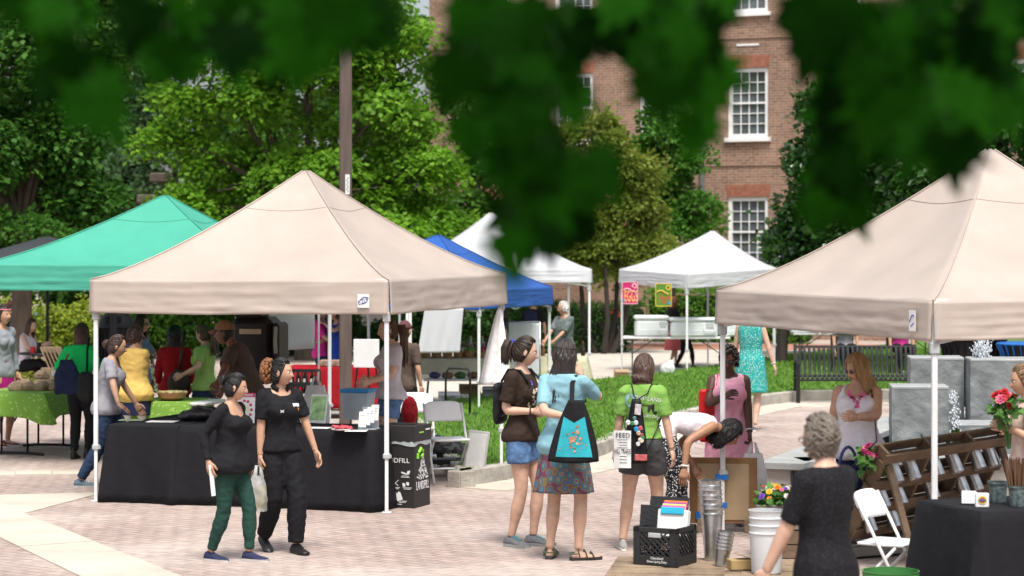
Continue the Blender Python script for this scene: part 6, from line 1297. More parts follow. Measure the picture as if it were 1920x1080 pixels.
def person(label, loc, face, h, skin, p, wear, hairspec=None, lip=None, group=None, vox=.0115, name='person', hair2=None):
    """wear: list of (kind, dict). Everything is modelled for 1.70 m and scaled."""
    s = h / 1.70; rz = -R(face); o = thing(name, label, 'person', loc, rz, group); inv = Matrix.Rotation(-rz, 3, 'Z')
    loc = Vector(loc)
    def loc_of(wp): return tuple(inv @ (Vector(wp) - loc) / s)
    p = dict(p)
    if 'whands' in p: p['hands'] = [loc_of(q) if q is not None else (p.get('hands', [None, None])[i]) for i, q in enumerate(p['whands'])]
    S = skeleton(p); hc = hairspec[1] if hairspec else (.02, .015, .01); lip = lip or tuple(a * b for a, b in zip(skin, (.85, .55, .55)))
    K = {k: d for k, d in wear}; sleeve = K['top']['sleeve'] if 'top' in K else K.get('dress', {}).get('sleeve', 0); legc = K['pants']['len'] if 'pants' in K else 0
    # -- body: one continuous skin
    mb = MB(); mb.rings(torso_rings(S, -.13, .63, -.006)); bustadd(S, mb, -.010)
    for i in (0, 1):
        limb(mb, S.arm[i], ARM_T, ARM_R, 0, 1, 0, p.get('aw', 1.), 12, lambda t: .86 if t < sleeve - .06 else 1.)
        mb.ell(S.sh[i], (.05, .05, .05), 10, 8)
        limb(mb, S.leg[i], LEG_T, LEG_R, 0, 1, 0, p.get('lw', 1.), 14, lambda t: .88 if t < legc - .05 else 1.)
        if 'shoes' in K and K['shoes']['kind'] in ('sandal', 'flat'):
            M = footrings(S, i, 0); sv = mb.M; mb.M = M; mb.rings([[(w_ * math.cos(t), y, -.062 + hh * math.sin(t)) for t in [2 * math.pi * j / 10 for j in range(10)]] for y, w_, hh in ((-.055, .018, .016), (-.04, .03, .03), (0, .033, .06), (.05, .036, .035), (.11, .042, .02), (.16, .034, .014), (.178, .012, .008))]); mb.M = sv
    for i, q in enumerate(mb.v): mb.v[i] = tuple(c * s for c in q)
    me = remesh(mb, vox, 4); n0 = len(me.vertices); co = np.empty(n0 * 3); me.vertices.foreach_get('co', co); fs = [tuple(f.vertices) for f in me.polygons]; bpy.data.meshes.remove(me)
    b2 = MB(); b2.v = [tuple(c) for c in co.reshape(-1, 3)]; b2.f = fs; b2.m = [0] * len(fs); b2.M = Matrix.Diagonal((s, s, s, 1)); cols = [skin] * n0
    hb = MB(); hc_ = []; headmesh(S, hb, hc_, skin, hc, lip)
    nb = len(hb.v); [handmesh(S, hb, i, p.get('curl', [.45, .45])[i], p.get('hd', [None, None])[i]) for i in (0, 1)]; hc_ += [skin] * (len(hb.v) - nb)
    b2.add(hb.v, hb.f); cols += hc_
    bo = b2.build('body', skinmat('skin', skin), o, 1); a = bo.data.color_attributes.new('Col', 'FLOAT_COLOR', 'POINT'); a.data.foreach_set('color', np.c_[np.array(cols), np.ones(len(cols))].ravel())
    sd_ = (hash(label) % 97) if False else len(label) * 1.37
    for kind, d in wear:
        if kind == 'top':
            g = MB(); inf = d.get('infl', .014) - .003; hem = d.get('hem', -.06); ln = d.get('loose', .0)
            ex = lambda z, ln=ln: ln * max(0, (.30 - z) / .36) + .020 * min(1, max(0, (.10 - z) / .13))
            g.rings(torso_rings(S, hem, d.get('neckz', .525), inf, 28, d.get('neck', (.05, .44)), extra=ex)); bustadd(S, g, inf * .8)
            if d['sleeve'] > 0:
                for i in (0, 1):
                    tl = d['sleeve']; li = d.get('sl', .012) * .75; limb(g, S.arm[i], ARM_T, ARM_R, 0, tl, lambda t, li=li, tl=tl: li * (.7 + .9 * t / tl) if tl < .6 else li, p.get('aw', 1.), 14); g.ell(S.sh[i], (.056, .055, .052), 10, 8)
            else:
                for i in (0, 1): g.ell(S.sh[i] * .86 + S.tp(0, -.012, .45) * .14, (.042, .052, .042), 10, 8) if d.get('strap', 1) else None
            garment(S, o, d.get('name', 'shirt'), g, d['m'], s, vox, d.get('wr', .006), d.get('ws', (10, 10, 13)), 3, sd_)
        elif kind == 'pants':
            g = MB(); inf = d.get('infl', .012); g.rings(torso_rings(S, -.13, d.get('waist', .07), inf * .4, 28))
            for i in (0, 1):
                tl = d['len']; fl = d.get('flare', 0.); limb(g, S.leg[i], LEG_T, LEG_R, 0, tl, lambda t, inf=inf, fl=fl, tl=tl: inf * min(1, .3 + t * 5) + fl * max(0, (t - .1)) / max(.2, tl), p.get('lw', 1.), 16)
            garment(S, o, d.get('name', 'trousers'), g, d['m'], s, vox, d.get('wr', .006), d.get('ws', (11, 11, 16)), 3, sd_ + 5)
        elif kind in ('dress', 'skirt'):
            g = MB(); n = 60; z1 = d.get('top', .525 if kind == 'dress' else .12); hem = d['hem']; inf = d.get('infl', .014); fw, fd, nf = d.get('fw', .05), d.get('fold', .010), d.get('nf', 9); kz = 34; rg = []
            zs = [r[0] for r in S.rows]
            for k in range(kz + 1):
                z = hem + (z1 - hem) * k / kz; zq = max(z, -.02); w_ = np.interp(zq, zs, [r[1] for r in S.rows]) * (S.bw if zq < .36 else 1) + inf; dd = np.interp(zq, zs, [r[2] for r in S.rows]) * (S.bw ** 1.25 if zq < .36 else 1) + inf; y = np.interp(zq, zs, [r[3] for r in S.rows]); q = max(0, (-.02 - z)) / max(.05, -.02 - hem); row = []
                lean_y = d.get('sway', 0) * q
                for j in range(n):
                    a = 2 * math.pi * j / n; f = (fd * math.sin(a * nf + 2 * math.sin(a * 2 + sd_)) + fd * .6 * noise.noise(V(a * 3, z * 4, sd_))) * q; ca, sa = math.cos(a), math.sin(a); px = (w_ + fw * q + f) * math.copysign(abs(ca) ** .85, ca); py = y + lean_y + (dd + fw * q + f) * math.copysign(abs(sa) ** .85, sa); zz = z
                    nk = d.get('neck', (.06, .42))
                    if kind == 'dress' and z > nk[1]: zz = z - nk[0] * max(0, sa) ** 1.5 * (z - nk[1]) / (z1 - nk[1])
                    row.append(S.tp(px, py, zz))
                rg.append(row)
            if kind == 'dress':
                g.rings(rg); bustadd(S, g, inf * .8)
                if d.get('sleeve', 0) > 0:
                    for i in (0, 1): limb(g, S.arm[i], ARM_T, ARM_R, 0, d['sleeve'], .013, p.get('aw', 1.), 14); g.ell(S.sh[i], (.062, .06, .056), 10, 8)
                else:
                    for i in (0, 1): g.ell(S.sh[i] * .86 + S.tp(0, -.012, .45) * .14, (.042, .052, .042), 10, 8)
                garment(S, o, 'dress', g, d['m'], s, vox, d.get('wr', .004), (10, 10, 8), 2, sd_)
            else:
                g.M = Matrix.Diagonal((s, s, s, 1)); g.rings([[tuple(q) for q in r] for r in rg], cap=False); g.build('skirt', d['m'], o, 1, solid=.004)
        elif kind == 'shoes':
            for i in (0, 1): shoe(S, i, d['kind'], o, d['m'], d.get('sole', M_white), s, d.get('laces'))
        elif kind == 'belt': pass
    if hairspec:
        st = hairspec[0]; hm = hairmat(hc); hk = hairspec[2] if len(hairspec) > 2 else {}
        hair(S, o, st, hm, s, seed=sd_, **hk)
        if hair2: hair(S, o, hair2[0], hairmat(hair2[1]), s, hl=hk.get('hl', 40), seed=sd_ + 2)
    hmS = Matrix.Diagonal((s, s, s, 1)) @ S.hm
    for kind, d in wear:
        if kind == 'glasses':
            mb = MB(); mb.M = hmS; dk = d.get('dark', False); 
            for sx in (-1, 1):
                if dk: mb.ell((sx * .033, .094, .002), (.027, .006, .019), 12, 6)
                else: mb.tube([(sx * .033 + .024 * math.cos(a), .096, .002 + .016 * math.sin(a)) for a in [k * math.pi / 8 for k in range(17)]], .002, 5)
                mb.tube([(sx * .058, .092, .006), (sx * .076, .05, .008), (sx * .079, -.01, .004)], .0028, 5)
            mb.tube([(-.01, .1, .006), (.01, .1, .006)], .002, 5); mb.build('glasses', mat('dark lens', (.008, .008, .01), .15, spec=.7) if dk or not d.get('c') else mat('spectacle frame', d['c'], .3), o, 1)
        if kind == 'cap':
            mb = MB(); mb.M = hmS; mb.rings([[tuple(scalp(-math.pi + 2 * math.pi * j / 28, R(ph), 1.19)) for j in range(28)] for ph in (14, 25, 40, 55, 70, 82, 89)]); cp = mb.build('cap', d['m'], o, 1)
            mb = MB(); mb.M = hmS; mb.grid(lambda a, b: ((a - .5) * .15 * (1 - .25 * b * b), .085 + .09 * b * (1 - (2 * a - 1) ** 2 * .45), .036 - .014 * b - .03 * (2 * a - 1) ** 2), 12, 6); mb.build('brim', d['m'], cp, 1, solid=.005)
        if kind == 'necklace': mb = MB(); mb.M = Matrix.Diagonal((s, s, s, 1)); [mb.ell(S.tp(.072 * math.sin(a), .045 + .055 * math.cos(a) - .03, .50 - .03 * math.cos(a)), (.008, .008, .008), 6, 5) for a in [k * 2 * math.pi / 26 for k in range(26)]]; mb.build('necklace', M_white, o, 1)
        if kind == 'bracelet':
            i = d['i']; mb = MB(); mb.M = Matrix.Diagonal((s, s, s, 1)); P = S.arm[i]; c = P[-2]; ax = (P[-1] - P[-3]).normalized(); x = ax.orthogonal().normalized(); y = ax.cross(x); mb.tube([c + (x * math.cos(a) + y * math.sin(a)) * .032 for a in [k * math.pi / 8 for k in range(17)]], d.get('r', .006), 6); mb.build('bracelet', d['m'], o, 1)
        if kind == 'hairband': mb = MB(); mb.M = hmS; mb.tube([scalp(t, R(d.get('ph', 30)), 1.15) for t in [-math.pi + k * math.pi / 14 for k in range(29)]], .007, 6); mb.build('hair_band', d['m'], o, 1)
        if kind == 'tie': mb = MB(); mb.M = hmS; mb.ell((0, -.117, S.p.get('ponyz', .045)), (.023, .016, .023), 10, 6); mb.build('hair_tie', d['m'], o, 1)
        if kind == 'gloves': pass
    S.s = s; S.o = o; S.world = lambda q: Matrix.Translation(loc) @ Matrix.Rotation(rz, 4, 'Z') @ (Vector(q) * s); S.rz = rz
    return S
def at(u, vf, vt, Z=None):
    """ground point and height of a standing person from foot and head rows"""
    Z = Z or ZV(vf); return Vector((XU(u, Z), Z, 0)), CH - (vt - YH) * Z / F
# ---------------------------------------------------------------- fabrics
def ramp_mat(name, vec_scale, tex, stops, rough=.85, stretch=None, interp='CONSTANT'):
    m, N, L, p = nodemat(name); p.inputs['Roughness'].default_value = rough; p.inputs['Specular IOR Level'].default_value = .2; tc = N.new('ShaderNodeTexCoord'); src = tc.outputs['Object']
    if stretch: mp = N.new('ShaderNodeMapping'); mp.inputs['Scale'].default_value = stretch; L.new(src, mp.inputs[0]); src = mp.outputs[0]
    if tex == 'vor': t = N.new('ShaderNodeTexVoronoi'); t.inputs['Scale'].default_value = vec_scale; out = t.outputs['Distance']
    elif tex == 'vorc': t = N.new('ShaderNodeTexVoronoi'); t.inputs['Scale'].default_value = vec_scale; out = t.outputs['Color']
    elif tex == 'checker': t = N.new('ShaderNodeTexChecker'); t.inputs['Scale'].default_value = vec_scale; out = t.outputs['Fac']
    else: t = N.new('ShaderNodeTexNoise'); t.inputs['Scale'].default_value = vec_scale; t.inputs['Detail'].default_value = 4; out = t.outputs['Fac']
    L.new(src, t.inputs['Vector']); r = N.new('ShaderNodeValToRGB'); cr = r.color_ramp; cr.interpolation = interp
    while len(cr.elements) < len(stops): cr.elements.new(.5)
    for e, (ps, c) in zip(cr.elements, stops): e.position = ps; e.color = (*c, 1)
    L.new(out, r.inputs[0]); L.new(r.outputs[0], p.inputs['Base Color']); return m
M_denim = fabric('denim shorts', (.09, .17, .32), var=.35, vs=14, bump=.4, bs=70); M_jean = fabric('dark denim', (.022, .04, .085), var=.3, vs=10)
M_bknit = fabric('black jersey', (.011, .011, .013)); M_bpant = fabric('black twill', (.010, .010, .012)); M_gpant = fabric('dark green twill', (.018, .055, .042))
M_brown = fabric('dark brown jersey', (.035, .022, .016)); M_aqua = fabric('aqua jersey', (.23, .43, .50)); M_green = fabric('lime green jersey', (.19, .37, .075)); M_greyt = fabric('grey jersey', (.27, .27, .30)); M_yel = fabric('mustard cardigan', (.62, .42, .12)); M_kelly = fabric('kelly green knit', (.01, .50, .12)); M_red = fabric('dark red knit', (.30, .008, .015)); M_sage = fabric('soft green jersey', (.28, .44, .12)); M_taupe = fabric('taupe jersey', (.095, .068, .055)); M_ltgrey = fabric('pale grey jersey', (.54, .50, .52)); M_pinkd = fabric('pink linen', (.80, .37, .49), var=.14); M_wht = fabric('white cotton knit', (.70, .66, .69), var=.05); M_navy = fabric('navy cloth', (.012, .018, .05)); M_mag = fabric('magenta cloth', (.30, .01, .14)); M_jack = fabric('heather grey jacket', (.26, .28, .31)); M_beiget = fabric('pale peach jersey', (.60, .45, .38)); M_hotpink = fabric('hot pink jersey', (.62, .04, .26)); M_royal = fabric('royal blue cloth', (.02, .06, .35)); M_char = fabric('charcoal running shorts', (.06, .06, .062), rough=.6); M_coral = fabric('coral cloth', (.55, .12, .12)); M_chino = fabric('chambray', (.14, .19, .30))
M_tealdot = ramp_mat('teal dotted cloth', 62, 'vor', [(0, (.55, .70, .66)), (.30, (.015, .30, .27)), (.9, (.01, .24, .22))]); M_paisley = ramp_mat('paisley skirt cloth', 15, 'vor', [(0, (.38, .34, .24)), (.08, (.24, .03, .12)), (.18, (.24, .21, .12)), (.28, (.05, .16, .19)), (.42, (.10, .09, .17)), (.52, (.17, .13, .05)), (.64, (.13, .045, .09))])
M_lattice = ramp_mat('black white lattice cloth', 60, 'vor', [(0, (.65, .65, .65)), (.33, (.02, .02, .025)), (.9, (.01, .01, .012))]); M_plaid = ramp_mat('plaid cloth', 48, 'checker', [(0, (.05, .08, .09)), (.5, (.17, .20, .19)), (.9, (.2, .22, .2))]); M_tweed = ramp_mat('black woven dress cloth', 110, 'vor', [(0, (.05, .05, .055)), (.25, (.009, .009, .011)), (.8, (.007, .007, .008))])
M_shoeb = mat('navy canvas shoe', (.015, .02, .06), .8); M_shoek = mat('black shoe', (.012, .012, .012), .45); M_shoeg = mat('grey mesh shoe', (.14, .14, .15), .8, var=.2, vs=60); M_shoet = mat('teal shoe trim', (.02, .35, .42), .5); M_shoel = mat('pale grey shoe', (.34, .33, .32), .8, var=.2, vs=50); M_olive = mat('olive webbing', (.10, .11, .07), .8); M_dsole = mat('dark rubber sole', (.05, .05, .05), .8); M_flat = mat('grey flat shoe', (.12, .12, .13), .6)
BLK, DBR, BRN, AUB, BLO, GRY, WHH, RBR = (.009, .008, .008), (.03, .016, .010), (.06, .032, .018), (.19, .075, .025), (.32, .19, .085), (.16, .135, .11), (.55, .53, .50), (.16, .05, .02)
def wrap(o, S, nm, off=.003, ax='y'):
    for c in S.o.children:
        if c.name.split('.')[0] == nm: md = o.modifiers.new('sw', 'SHRINKWRAP'); md.target = c; md.wrap_method = 'PROJECT'; md.use_negative_direction = True; md.use_positive_direction = True; md.project_limit = .12; md.use_project_y = ax == 'y'; md.use_project_z = ax == 'z'; md.use_project_x = False; md.offset = off
    return o
def print_on(S, nm, pos, body, size, m, front, sx=1., rotz=0):
    x, z = pos; q = S.hip * 0; y = .16 if front else -.16; t = text(body, size * S.s, m, S.o, Vector((x, y + S.hip.y, z)) * S.s, (R(90), R(rotz), R(180 if front else 0)), sx=sx, ext=0); return wrap(t, S, nm, ax='z')

# ---------------------------------------------------------------- the two walking women
p, h = at(430, 1052, 697); Sg = person('woman in black henley and green trousers walking, hair in a bun', p, 112, h, SK_M, dict(feet=[(-.06, .17, 0, -4), (.07, -.15, 0, 6)], whands=[None, W(391, 866, 17.45)], poles=[None, (.3, -1, 0)], head=(-20, 6, 0), w=1.12, bust=1.12, palm=[None, (-1, .2, 0)], lean=3, bunz=.045),
    [('top', dict(sleeve=.97, hem=-.10, m=M_bknit, loose=.035, infl=.018, neck=(.13, .40))), ('pants', dict(len=.97, m=M_gpant, infl=.010)), ('shoes', dict(kind='slip', m=M_shoeb))], ('bun', BLK))
def paper(label, S, i, w_, h_, m, rot=(0, 0, 0), off=(0, 0, -.06), name='paper_sheet', cat='paper'):
    wp = S.world(S.wrist[i]) + Vector(off); mb = MB(); mb.bbox((0, 0, 0), (w_, .005, h_)); o = mb.build(name, m, loc=wp); o.rotation_euler = rot; return tag(o, label, cat)
paper('white folded leaflet held by the woman in green trousers', Sg, 1, .035, .24, M_white, (0, R(-6), R(30)), (.03, -.02, -.14))
p, h = at(530, 1036, 669); Sp = person('woman in black polo shirt and black trousers carrying a bag', p, 148, h, SK_M, dict(feet=[(-.07, .12, 0, -4), (.08, -.20, .05, 6, 22)], whands=[None, W(487, 872, 18.05)], hands=[(-.30, .10, .80), None], head=(-48, 2, 0), w=1.06, bust=1.12, curl=[.5, 1.1], twist=4),
    [('top', dict(sleeve=.40, hem=-.02, m=M_bknit, infl=.018, sl=.02, neck=(.07, .45))), ('pants', dict(len=.985, m=M_bpant, infl=.022, flare=.012)), ('shoes', dict(kind='sneaker', m=M_shoek, sole=M_shoek))], ('puff', AUB, dict(hl=40)), hair2=('bun0', BLK))
# collar and chest marks
mb = MB(); mb.M = Matrix.Diagonal((Sp.s,) * 3 + (1,)); mb.tube([Sp.tp(.075 * math.sin(a), .0 + .062 * math.cos(a), .555 - .05 * max(0, math.cos(a))) for a in [.5 + k * (2 * math.pi - 1.0) / 20 for k in range(21)]], [(.006, .022)] * 21, 6); mb.build('collar', M_bknit, Sp.o, 1)
sq = Sp.s
def patch(S, nm, x, z, w_, h_, m, name='badge'):
    mb = MB(); mb.grid(lambda a, b: ((x + (a - .5) * w_) * S.s, (.16 + S.hip.y) * S.s, (z + (b - .5) * h_) * S.s), 4, 4); return wrap(mb.build(name, m, S.o), S, nm, .004)
patch(Sp, 'shirt', -.075, 1.285, .06, .028, M_white, 'name_badge'); patch(Sp, 'shirt', -.078, 1.25, .035, .022, mat('orange emblem', (.75, .25, .03), .6), 'emblem')
mb = MB(); mb.M = Matrix.Diagonal((sq,) * 3 + (1,)) @ Matrix.Translation((.062, .16 + Sp.hip.y, 1.235)); 
for zz in (-1, 1): mb.tube([(-.017, 0, zz * .011), (-.009, 0, zz * .004), (0, 0, zz * .0015), (.009, 0, zz * .004), (.017, 0, zz * .011)], .0035, 5)
wrap(mb.build('emblem', M_ink, Sp.o), Sp, 'shirt', .002)
wp = Sp.world(Sp.wrist[1]); M_bagc = mat('clear carrier film', (.90, .92, .90), .25, trans=.4, bump=.6, bs=14, spec=.6, alpha=.42)
sack('clear plastic bag of groceries carried by the polo woman', wp + Vector((-.012, -.03, -.06)), .17, .37, M_bagc, R(20), .11, seed=7., hl=.09)
o = blobmesh('groceries', [((0, 0, .06), (.05, .035, .06)), ((.02, 0, .13), (.04, .03, .06))], mat('mixed groceries', (.45, .36, .16), .6, var=.8, vs=11), None, .012, 2, .004, wp + Vector((-.012, -.03, -.41)), 2.); tag(o, 'green and yellow groceries inside the clear bag', 'groceries')

# ---------------------------------------------------------------- three women and the bending woman in the middle
p, h = at(978, 1024, 631); Sb = person('young woman in brown t-shirt and denim shorts with ponytail', p, 116, h, SK_L, dict(feet=[(-.07, .07, 0, -10), (.07, -.06, 0, 12)], whands=[W(1004, 770, 18.62), W(1002, 771, 18.35)], poles=[None, (.25, -1, -.2)], curl=[1.2, 1.2], head=(-28, 12, 0), bust=.95, ponyz=.055),
    [('top', dict(sleeve=.42, hem=-.06, m=M_brown, infl=.016, sl=.02)), ('pants', dict(len=.26, m=M_denim, infl=.014, flare=.02, name='shorts')), ('shoes', dict(kind='sneaker', m=M_shoeg, sole=mat('pale sole', (.45, .5, .5), .7), laces=M_shoet)), ('tie', dict(m=mat('blue hair tie', (.02, .06, .4), .6))), ('bracelet', dict(i=1, m=M_bmetal))], ('pony', DBR, dict(hl=46, L=.19)))
mb = MB()
for k in range(46): mb.box((random.uniform(-.065, .065), 0, random.uniform(-.085, .085)), (random.uniform(.006, .022), .001, random.uniform(.005, .02)), Matrix.Rotation(random.uniform(0, 3), 3, 'Y'))
mb.M = Matrix.Identity(4); q = mb.build('shirt_print', mat('cream ink', (.6, .55, .42), .7, var=0), Sb.o, loc=Vector((.03, .17 + Sb.hip.y, 1.20)) * Sb.s); wrap(q, Sb, 'shirt', .002)
patch(Sb, 'shirt', .05, 1.33, .05, .03, mat('violet badge', (.22, .1, .6), .5, var=.5, vs=30))
def backpack(label, S, m, w_=.26, h_=.40, d=.12, z=.28, y=None, name='backpack', straps=True, back=True):
    c = S.tp(0, -.20 if back else .2, z); o = thing(name, label, 'bag', S.world(c + V(0, 0, -h_ / 2)), S.rz); s = S.s; mb = MB(); mb.bbox((0, 0, h_ * .5 * s), (w_ * s, d * s, h_ * s), b=.04); mb.ell((0, -d * .4 * s, h_ * .34 * s), (w_ * .4 * s, d * .4 * s, h_ * .26 * s), 12, 8); me = remesh(mb, .014, 4, .005); me.materials.append(m); link('bag_body', me, o)
    if straps:
        for sx in (-1, 1):
            pts = [S.tp(sx * .075, -.15, .42), S.tp(sx * .095, -.075, .525), S.tp(sx * .1, .03, .52), S.tp(sx * .105, .125, .42), S.tp(sx * .125, .10, .28), S.tp(sx * .13, -.02, .20), S.tp(sx * .09, -.15, .14)]; i2 = Matrix.Rotation(-S.rz, 3, 'Z'); mb = MB(); mb.tube([i2 @ (S.world(q) - Vector(o.location)) for q in pts], [(.018, .005)] * len(pts), 8); mb.build('strap', m, o, 1)
    return o
backpack('black backpack worn by the woman in brown', Sb, fabric('black nylon pack', (.014, .014, .016), rough=.6), .20, .34, .06, .24)
p, h = at(1060, 1049, 638); Sa = person('woman in aqua shirt and paisley skirt seen from behind', p, 24, h, SK_L, dict(feet=[(-.13, 0, 0, -16), (.11, 0, 0, 50)], whands=[W(1070, 783, 17.5), W(1091, 704, 17.8)], poles=[(-.3, -.5, -.7), (.65, -.55, -.8)], head=(38, 8, 0), w=1.02, curl=[.6, .9]),
    [('top', dict(sleeve=.44, hem=-.10, m=M_aqua, infl=.014, sl=.012, loose=.02)), ('skirt', dict(hem=-.39, m=M_paisley, fw=.055, fold=.012)), ('shoes', dict(kind='sandal', m=M_olive, sole=M_dsole)), ('hairband', dict(m=hairmat(DBR), ph=24))], ('long', (.028, .022, .02), dict(hl=40, L=.31)))
# tote bag
tw_ = thing('tote_bag', 'black tote bag with teal embroidered panel on aqua woman', 'bag', Vector((XU(1078, 17.3), 17.40, CH - (870 - YH) * 17.3 / F)), R(-8)); k = 17.3 / F; hB = 118 * k
def tf(side):
    def fn(s, t): w_ = (96 - 68 * t ** 1.5) * k; return ((s - .5) * w_ + .02 * (t - .5), side * (.05 * math.sin(math.pi * s) ** .6 * (1 - t * .7) + .004) + .008 * noise.noise(Vector((s * 4, t * 4, side))), t * hB + .012 * (2 * s - 1) ** 2 * (1 - t))
    return fn
mb = MB(); mb.grid(tf(-1), 18, 18); mb.grid(tf(1), 18, 18); mb.build('bag_body', fabric('black canvas', (.012, .012, .013)), tw_, 1, solid=.004)
def pf(s, t): w_ = (70 - 30 * t) * k; zt = .10 + .54 * t + (.10 * abs(2 * s - 1) * t); b = tf(-1)(.5 + (s - .5) * .62, zt); return ((s - .5) * w_, b[1] - .006, zt * hB)
mb = MB(); mb.grid(pf, 12, 10); tp_ = mb.build('panel', fabric('teal panel cloth', (.03, .34, .40), var=.15), tw_, 1); mb = MB()
for q in range(34):
    s_, t_ = random.gauss(.5, .16), min(.85, max(.1, random.gauss(.42, .18))); b = pf(s_, t_); r = random.uniform(.004, .012); mb.tube([(b[0], b[1] - .002, b[2]), (b[0], b[1] - .004, b[2])], r, 8)
stuff(mb.build('embroidery', mat('gold pink embroidery', (.45, .22, .12), .7, var=.9, vs=22), tp_))
i2 = Matrix.Rotation(R(8), 3, 'Z'); shp = [Sa.world(q) - Vector(tw_.location) for q in (Sa.tp(.12, -.13, .36), Sa.tp(.112, -.105, .46), Sa.tp(.110, -.03, .515), Sa.tp(.115, .06, .47), Sa.tp(.13, .10, .3))]
mb = MB(); mb.tube([(-.02, -.02, hB - .02)] + [i2 @ q for q in shp] + [(.05, .05, hB - .03)], [(.018, .005)] * 7, 8); mb.build('strap', MATS['black canvas'], tw_, 1)
p, h = at(1206, 1030, 663); Sn = person('woman in lime green t-shirt with printed back and grey shorts', p, 14, h, SK_L, dict(feet=[(-.17, -.06, 0, -20), (.10, .10, 0, 8)], hip=(-.0, 0), hands=[(-.26, .02, .82), (.27, -.02, .80)], head=(18, 14, 0), curl=[.5, .55], w=1.06, lw=1.06),
    [('top', dict(sleeve=.42, hem=.06, m=M_green, infl=.018, sl=.022)), ('pants', dict(len=.28, m=M_char, infl=.016, flare=.022, name='shorts', waist=.09)), ('shoes', dict(kind='sneaker', m=M_shoel, sole=M_white)), ('bracelet', dict(i=1, m=M_bmetal, r=.003))], ('bob', (.075, .042, .030), dict(hl=40, L=.09)))
print_on(Sn, 'shirt', (.06, 1.315), 'MARYLAND', .048, M_ink, False, .9, 8); print_on(Sn, 'shirt', (.06, 1.165), 'HISTORY DAY', .036, M_ink, False, .9, 8)
mb = MB(); mb.M = Matrix.Rotation(R(90), 4, 'X') @ Matrix.Rotation(R(-6), 4, 'Z'); mb.prism([(-.09, .03), (.05, .03), (.052, -.03), (.075, -.032), (.07, -.06), (.045, -.05), (.03, -.01), (.015, -.045), (-.0, -.03), (.005, .0), (-.02, .012), (-.05, .008), (-.09, .018)], -.0005, .0005); q = mb.build('state_print', mat('dark print ink', (.02, .03, .015), .7, var=0), Sn.o, loc=Vector((.06, -.16 + Sn.hip.y, 1.245)) * Sn.s); wrap(q, Sn, 'shirt')
mb = MB(); mb.M = Matrix.Rotation(R(90), 4, 'X'); mb.prism([(.045 * math.cos(a), .055 * math.sin(a)) for a in [q * math.pi / 10 for q in range(20)]], -.0005, .0005); wrap(mb.build('round_print', mat('pale blue print ink', (.30, .50, .55), .7, var=.4, vs=20), Sn.o, loc=Vector((-.098, -.16 + Sn.hip.y, 1.30)) * Sn.s), Sn, 'shirt')
# drawstring bag with badges and note
Zd = Sn.world(Sn.tp(0, -.24, .2)).y; db = thing('drawstring_bag', 'black drawstring bag covered in badges worn by green t-shirt woman', 'bag', Vector((XU(1193, Zd), Zd, CH - (868 - YH) * Zd / F)), R(-14)); k = Zd / F; hb = 120 * k
def df(side):
    def fn(s, t): w_ = (46 - 30 * t ** 1.6) * k; return ((s - .5) * w_ - .01 * (1 - t), side * (.055 * math.sin(math.pi * s) ** .7 * (1 - t * .75) + .003), t * hb)
    return fn
mb = MB(); mb.grid(df(-1), 14, 16); mb.grid(df(1), 14, 16); mb.build('bag_body', fabric('black poly cloth', (.011, .011, .013), rough=.6), db, 1, solid=.003)
i2 = Matrix.Rotation(R(14), 3, 'Z')
for sx in (-1, 1):
    pts = [Vector((0, -.01, hb - .01))] + [i2 @ (Sn.world(q) - Vector(db.location)) for q in (Sn.tp(sx * .06, -.125, .45), Sn.tp(sx * .088, -.075, .53), Sn.tp(sx * .10, .04, .515), Sn.tp(sx * .125, .12, .38), Sn.tp(sx * .155, .06, .25), Sn.tp(sx * .15, -.07, .18))] + [Vector((sx * .06, -.0, .04))]; mb = MB(); mb.tube(pts, .005, 6); mb.build('cord', M_bmetal, db, 1)
bc = [(.7, .7, .7), (.05, .25, .08), (.6, .65, .7), (.10, .25, .25), (.02, .3, .6), (.5, .1, .1), (.6, .4, .3), (.3, .12, .08), (.7, .6, .5), (.02, .02, .05)]
for i, (x, z, r) in enumerate(((-.055, .60, .021), (-.02, .59, .018), (.012, .60, .02), (.0, .67, .016), (.015, .50, .021), (.05, .515, .021), (.035, .44, .02), (.06, .41, .018), (.055, .33, .024), (.065, .47, .018), (.03, .27, .018), (.07, .37, .016))):
    mb = MB(); mb.lathe([(.002, .003), (r * .85, .0025), (r, 0)], 14); q = mb.build('badge', mat('badge%d' % (i % 10), bc[i % 10], .25, var=.7, vs=45), db, 1, loc=(x * .95, -.075, z * hb + .02)); q.rotation_euler = (R(90), 0, 0)
mb = MB(); mb.grid(lambda s, t: ((-39 + 33 * s) * k - .02 * t * 0, -.085 - .012 * math.sin(s * 3), (-8 + 70 * t) * k), 6, 8); nt_ = mb.build('paper_note', M_white, db, 1); ikn = mat('pen ink', (.03, .025, .05), .6, var=0)
text('FEED', 12 * k, ikn, nt_, (-21 * k, -.099, 53 * k), sx=1.05); text('WILL TRADE', 10 * k, ikn, nt_, (-22.5 * k, -.099, 23 * k), sx=.60).scale.y = 1.2; mb = MB(); [mb.box((-22 * k + .004 * ((z * 7) % 3), -.098, z * k), ((20 - (z * 3) % 9) * k, .001, .0035)) for z in (45, 40, 35, 30, 14, 8, 2)]; mb.build('handwriting', ikn, nt_)
mb = MB(); mb.bbox((.05, -.07, .05), (.10, .012, .05)); mb.build('patch', mat('red green patch', (.35, .08, .08), .7, var=.9, vs=18), db); mb = MB(); mb.bbox((.02, -.035, .84 * hb), (.05, .004, .085), Matrix.Rotation(R(6), 3, 'Y')); mb.build('photo_pin', mat('pale photo', (.55, .5, .5), .4, var=.3, vs=30), db)
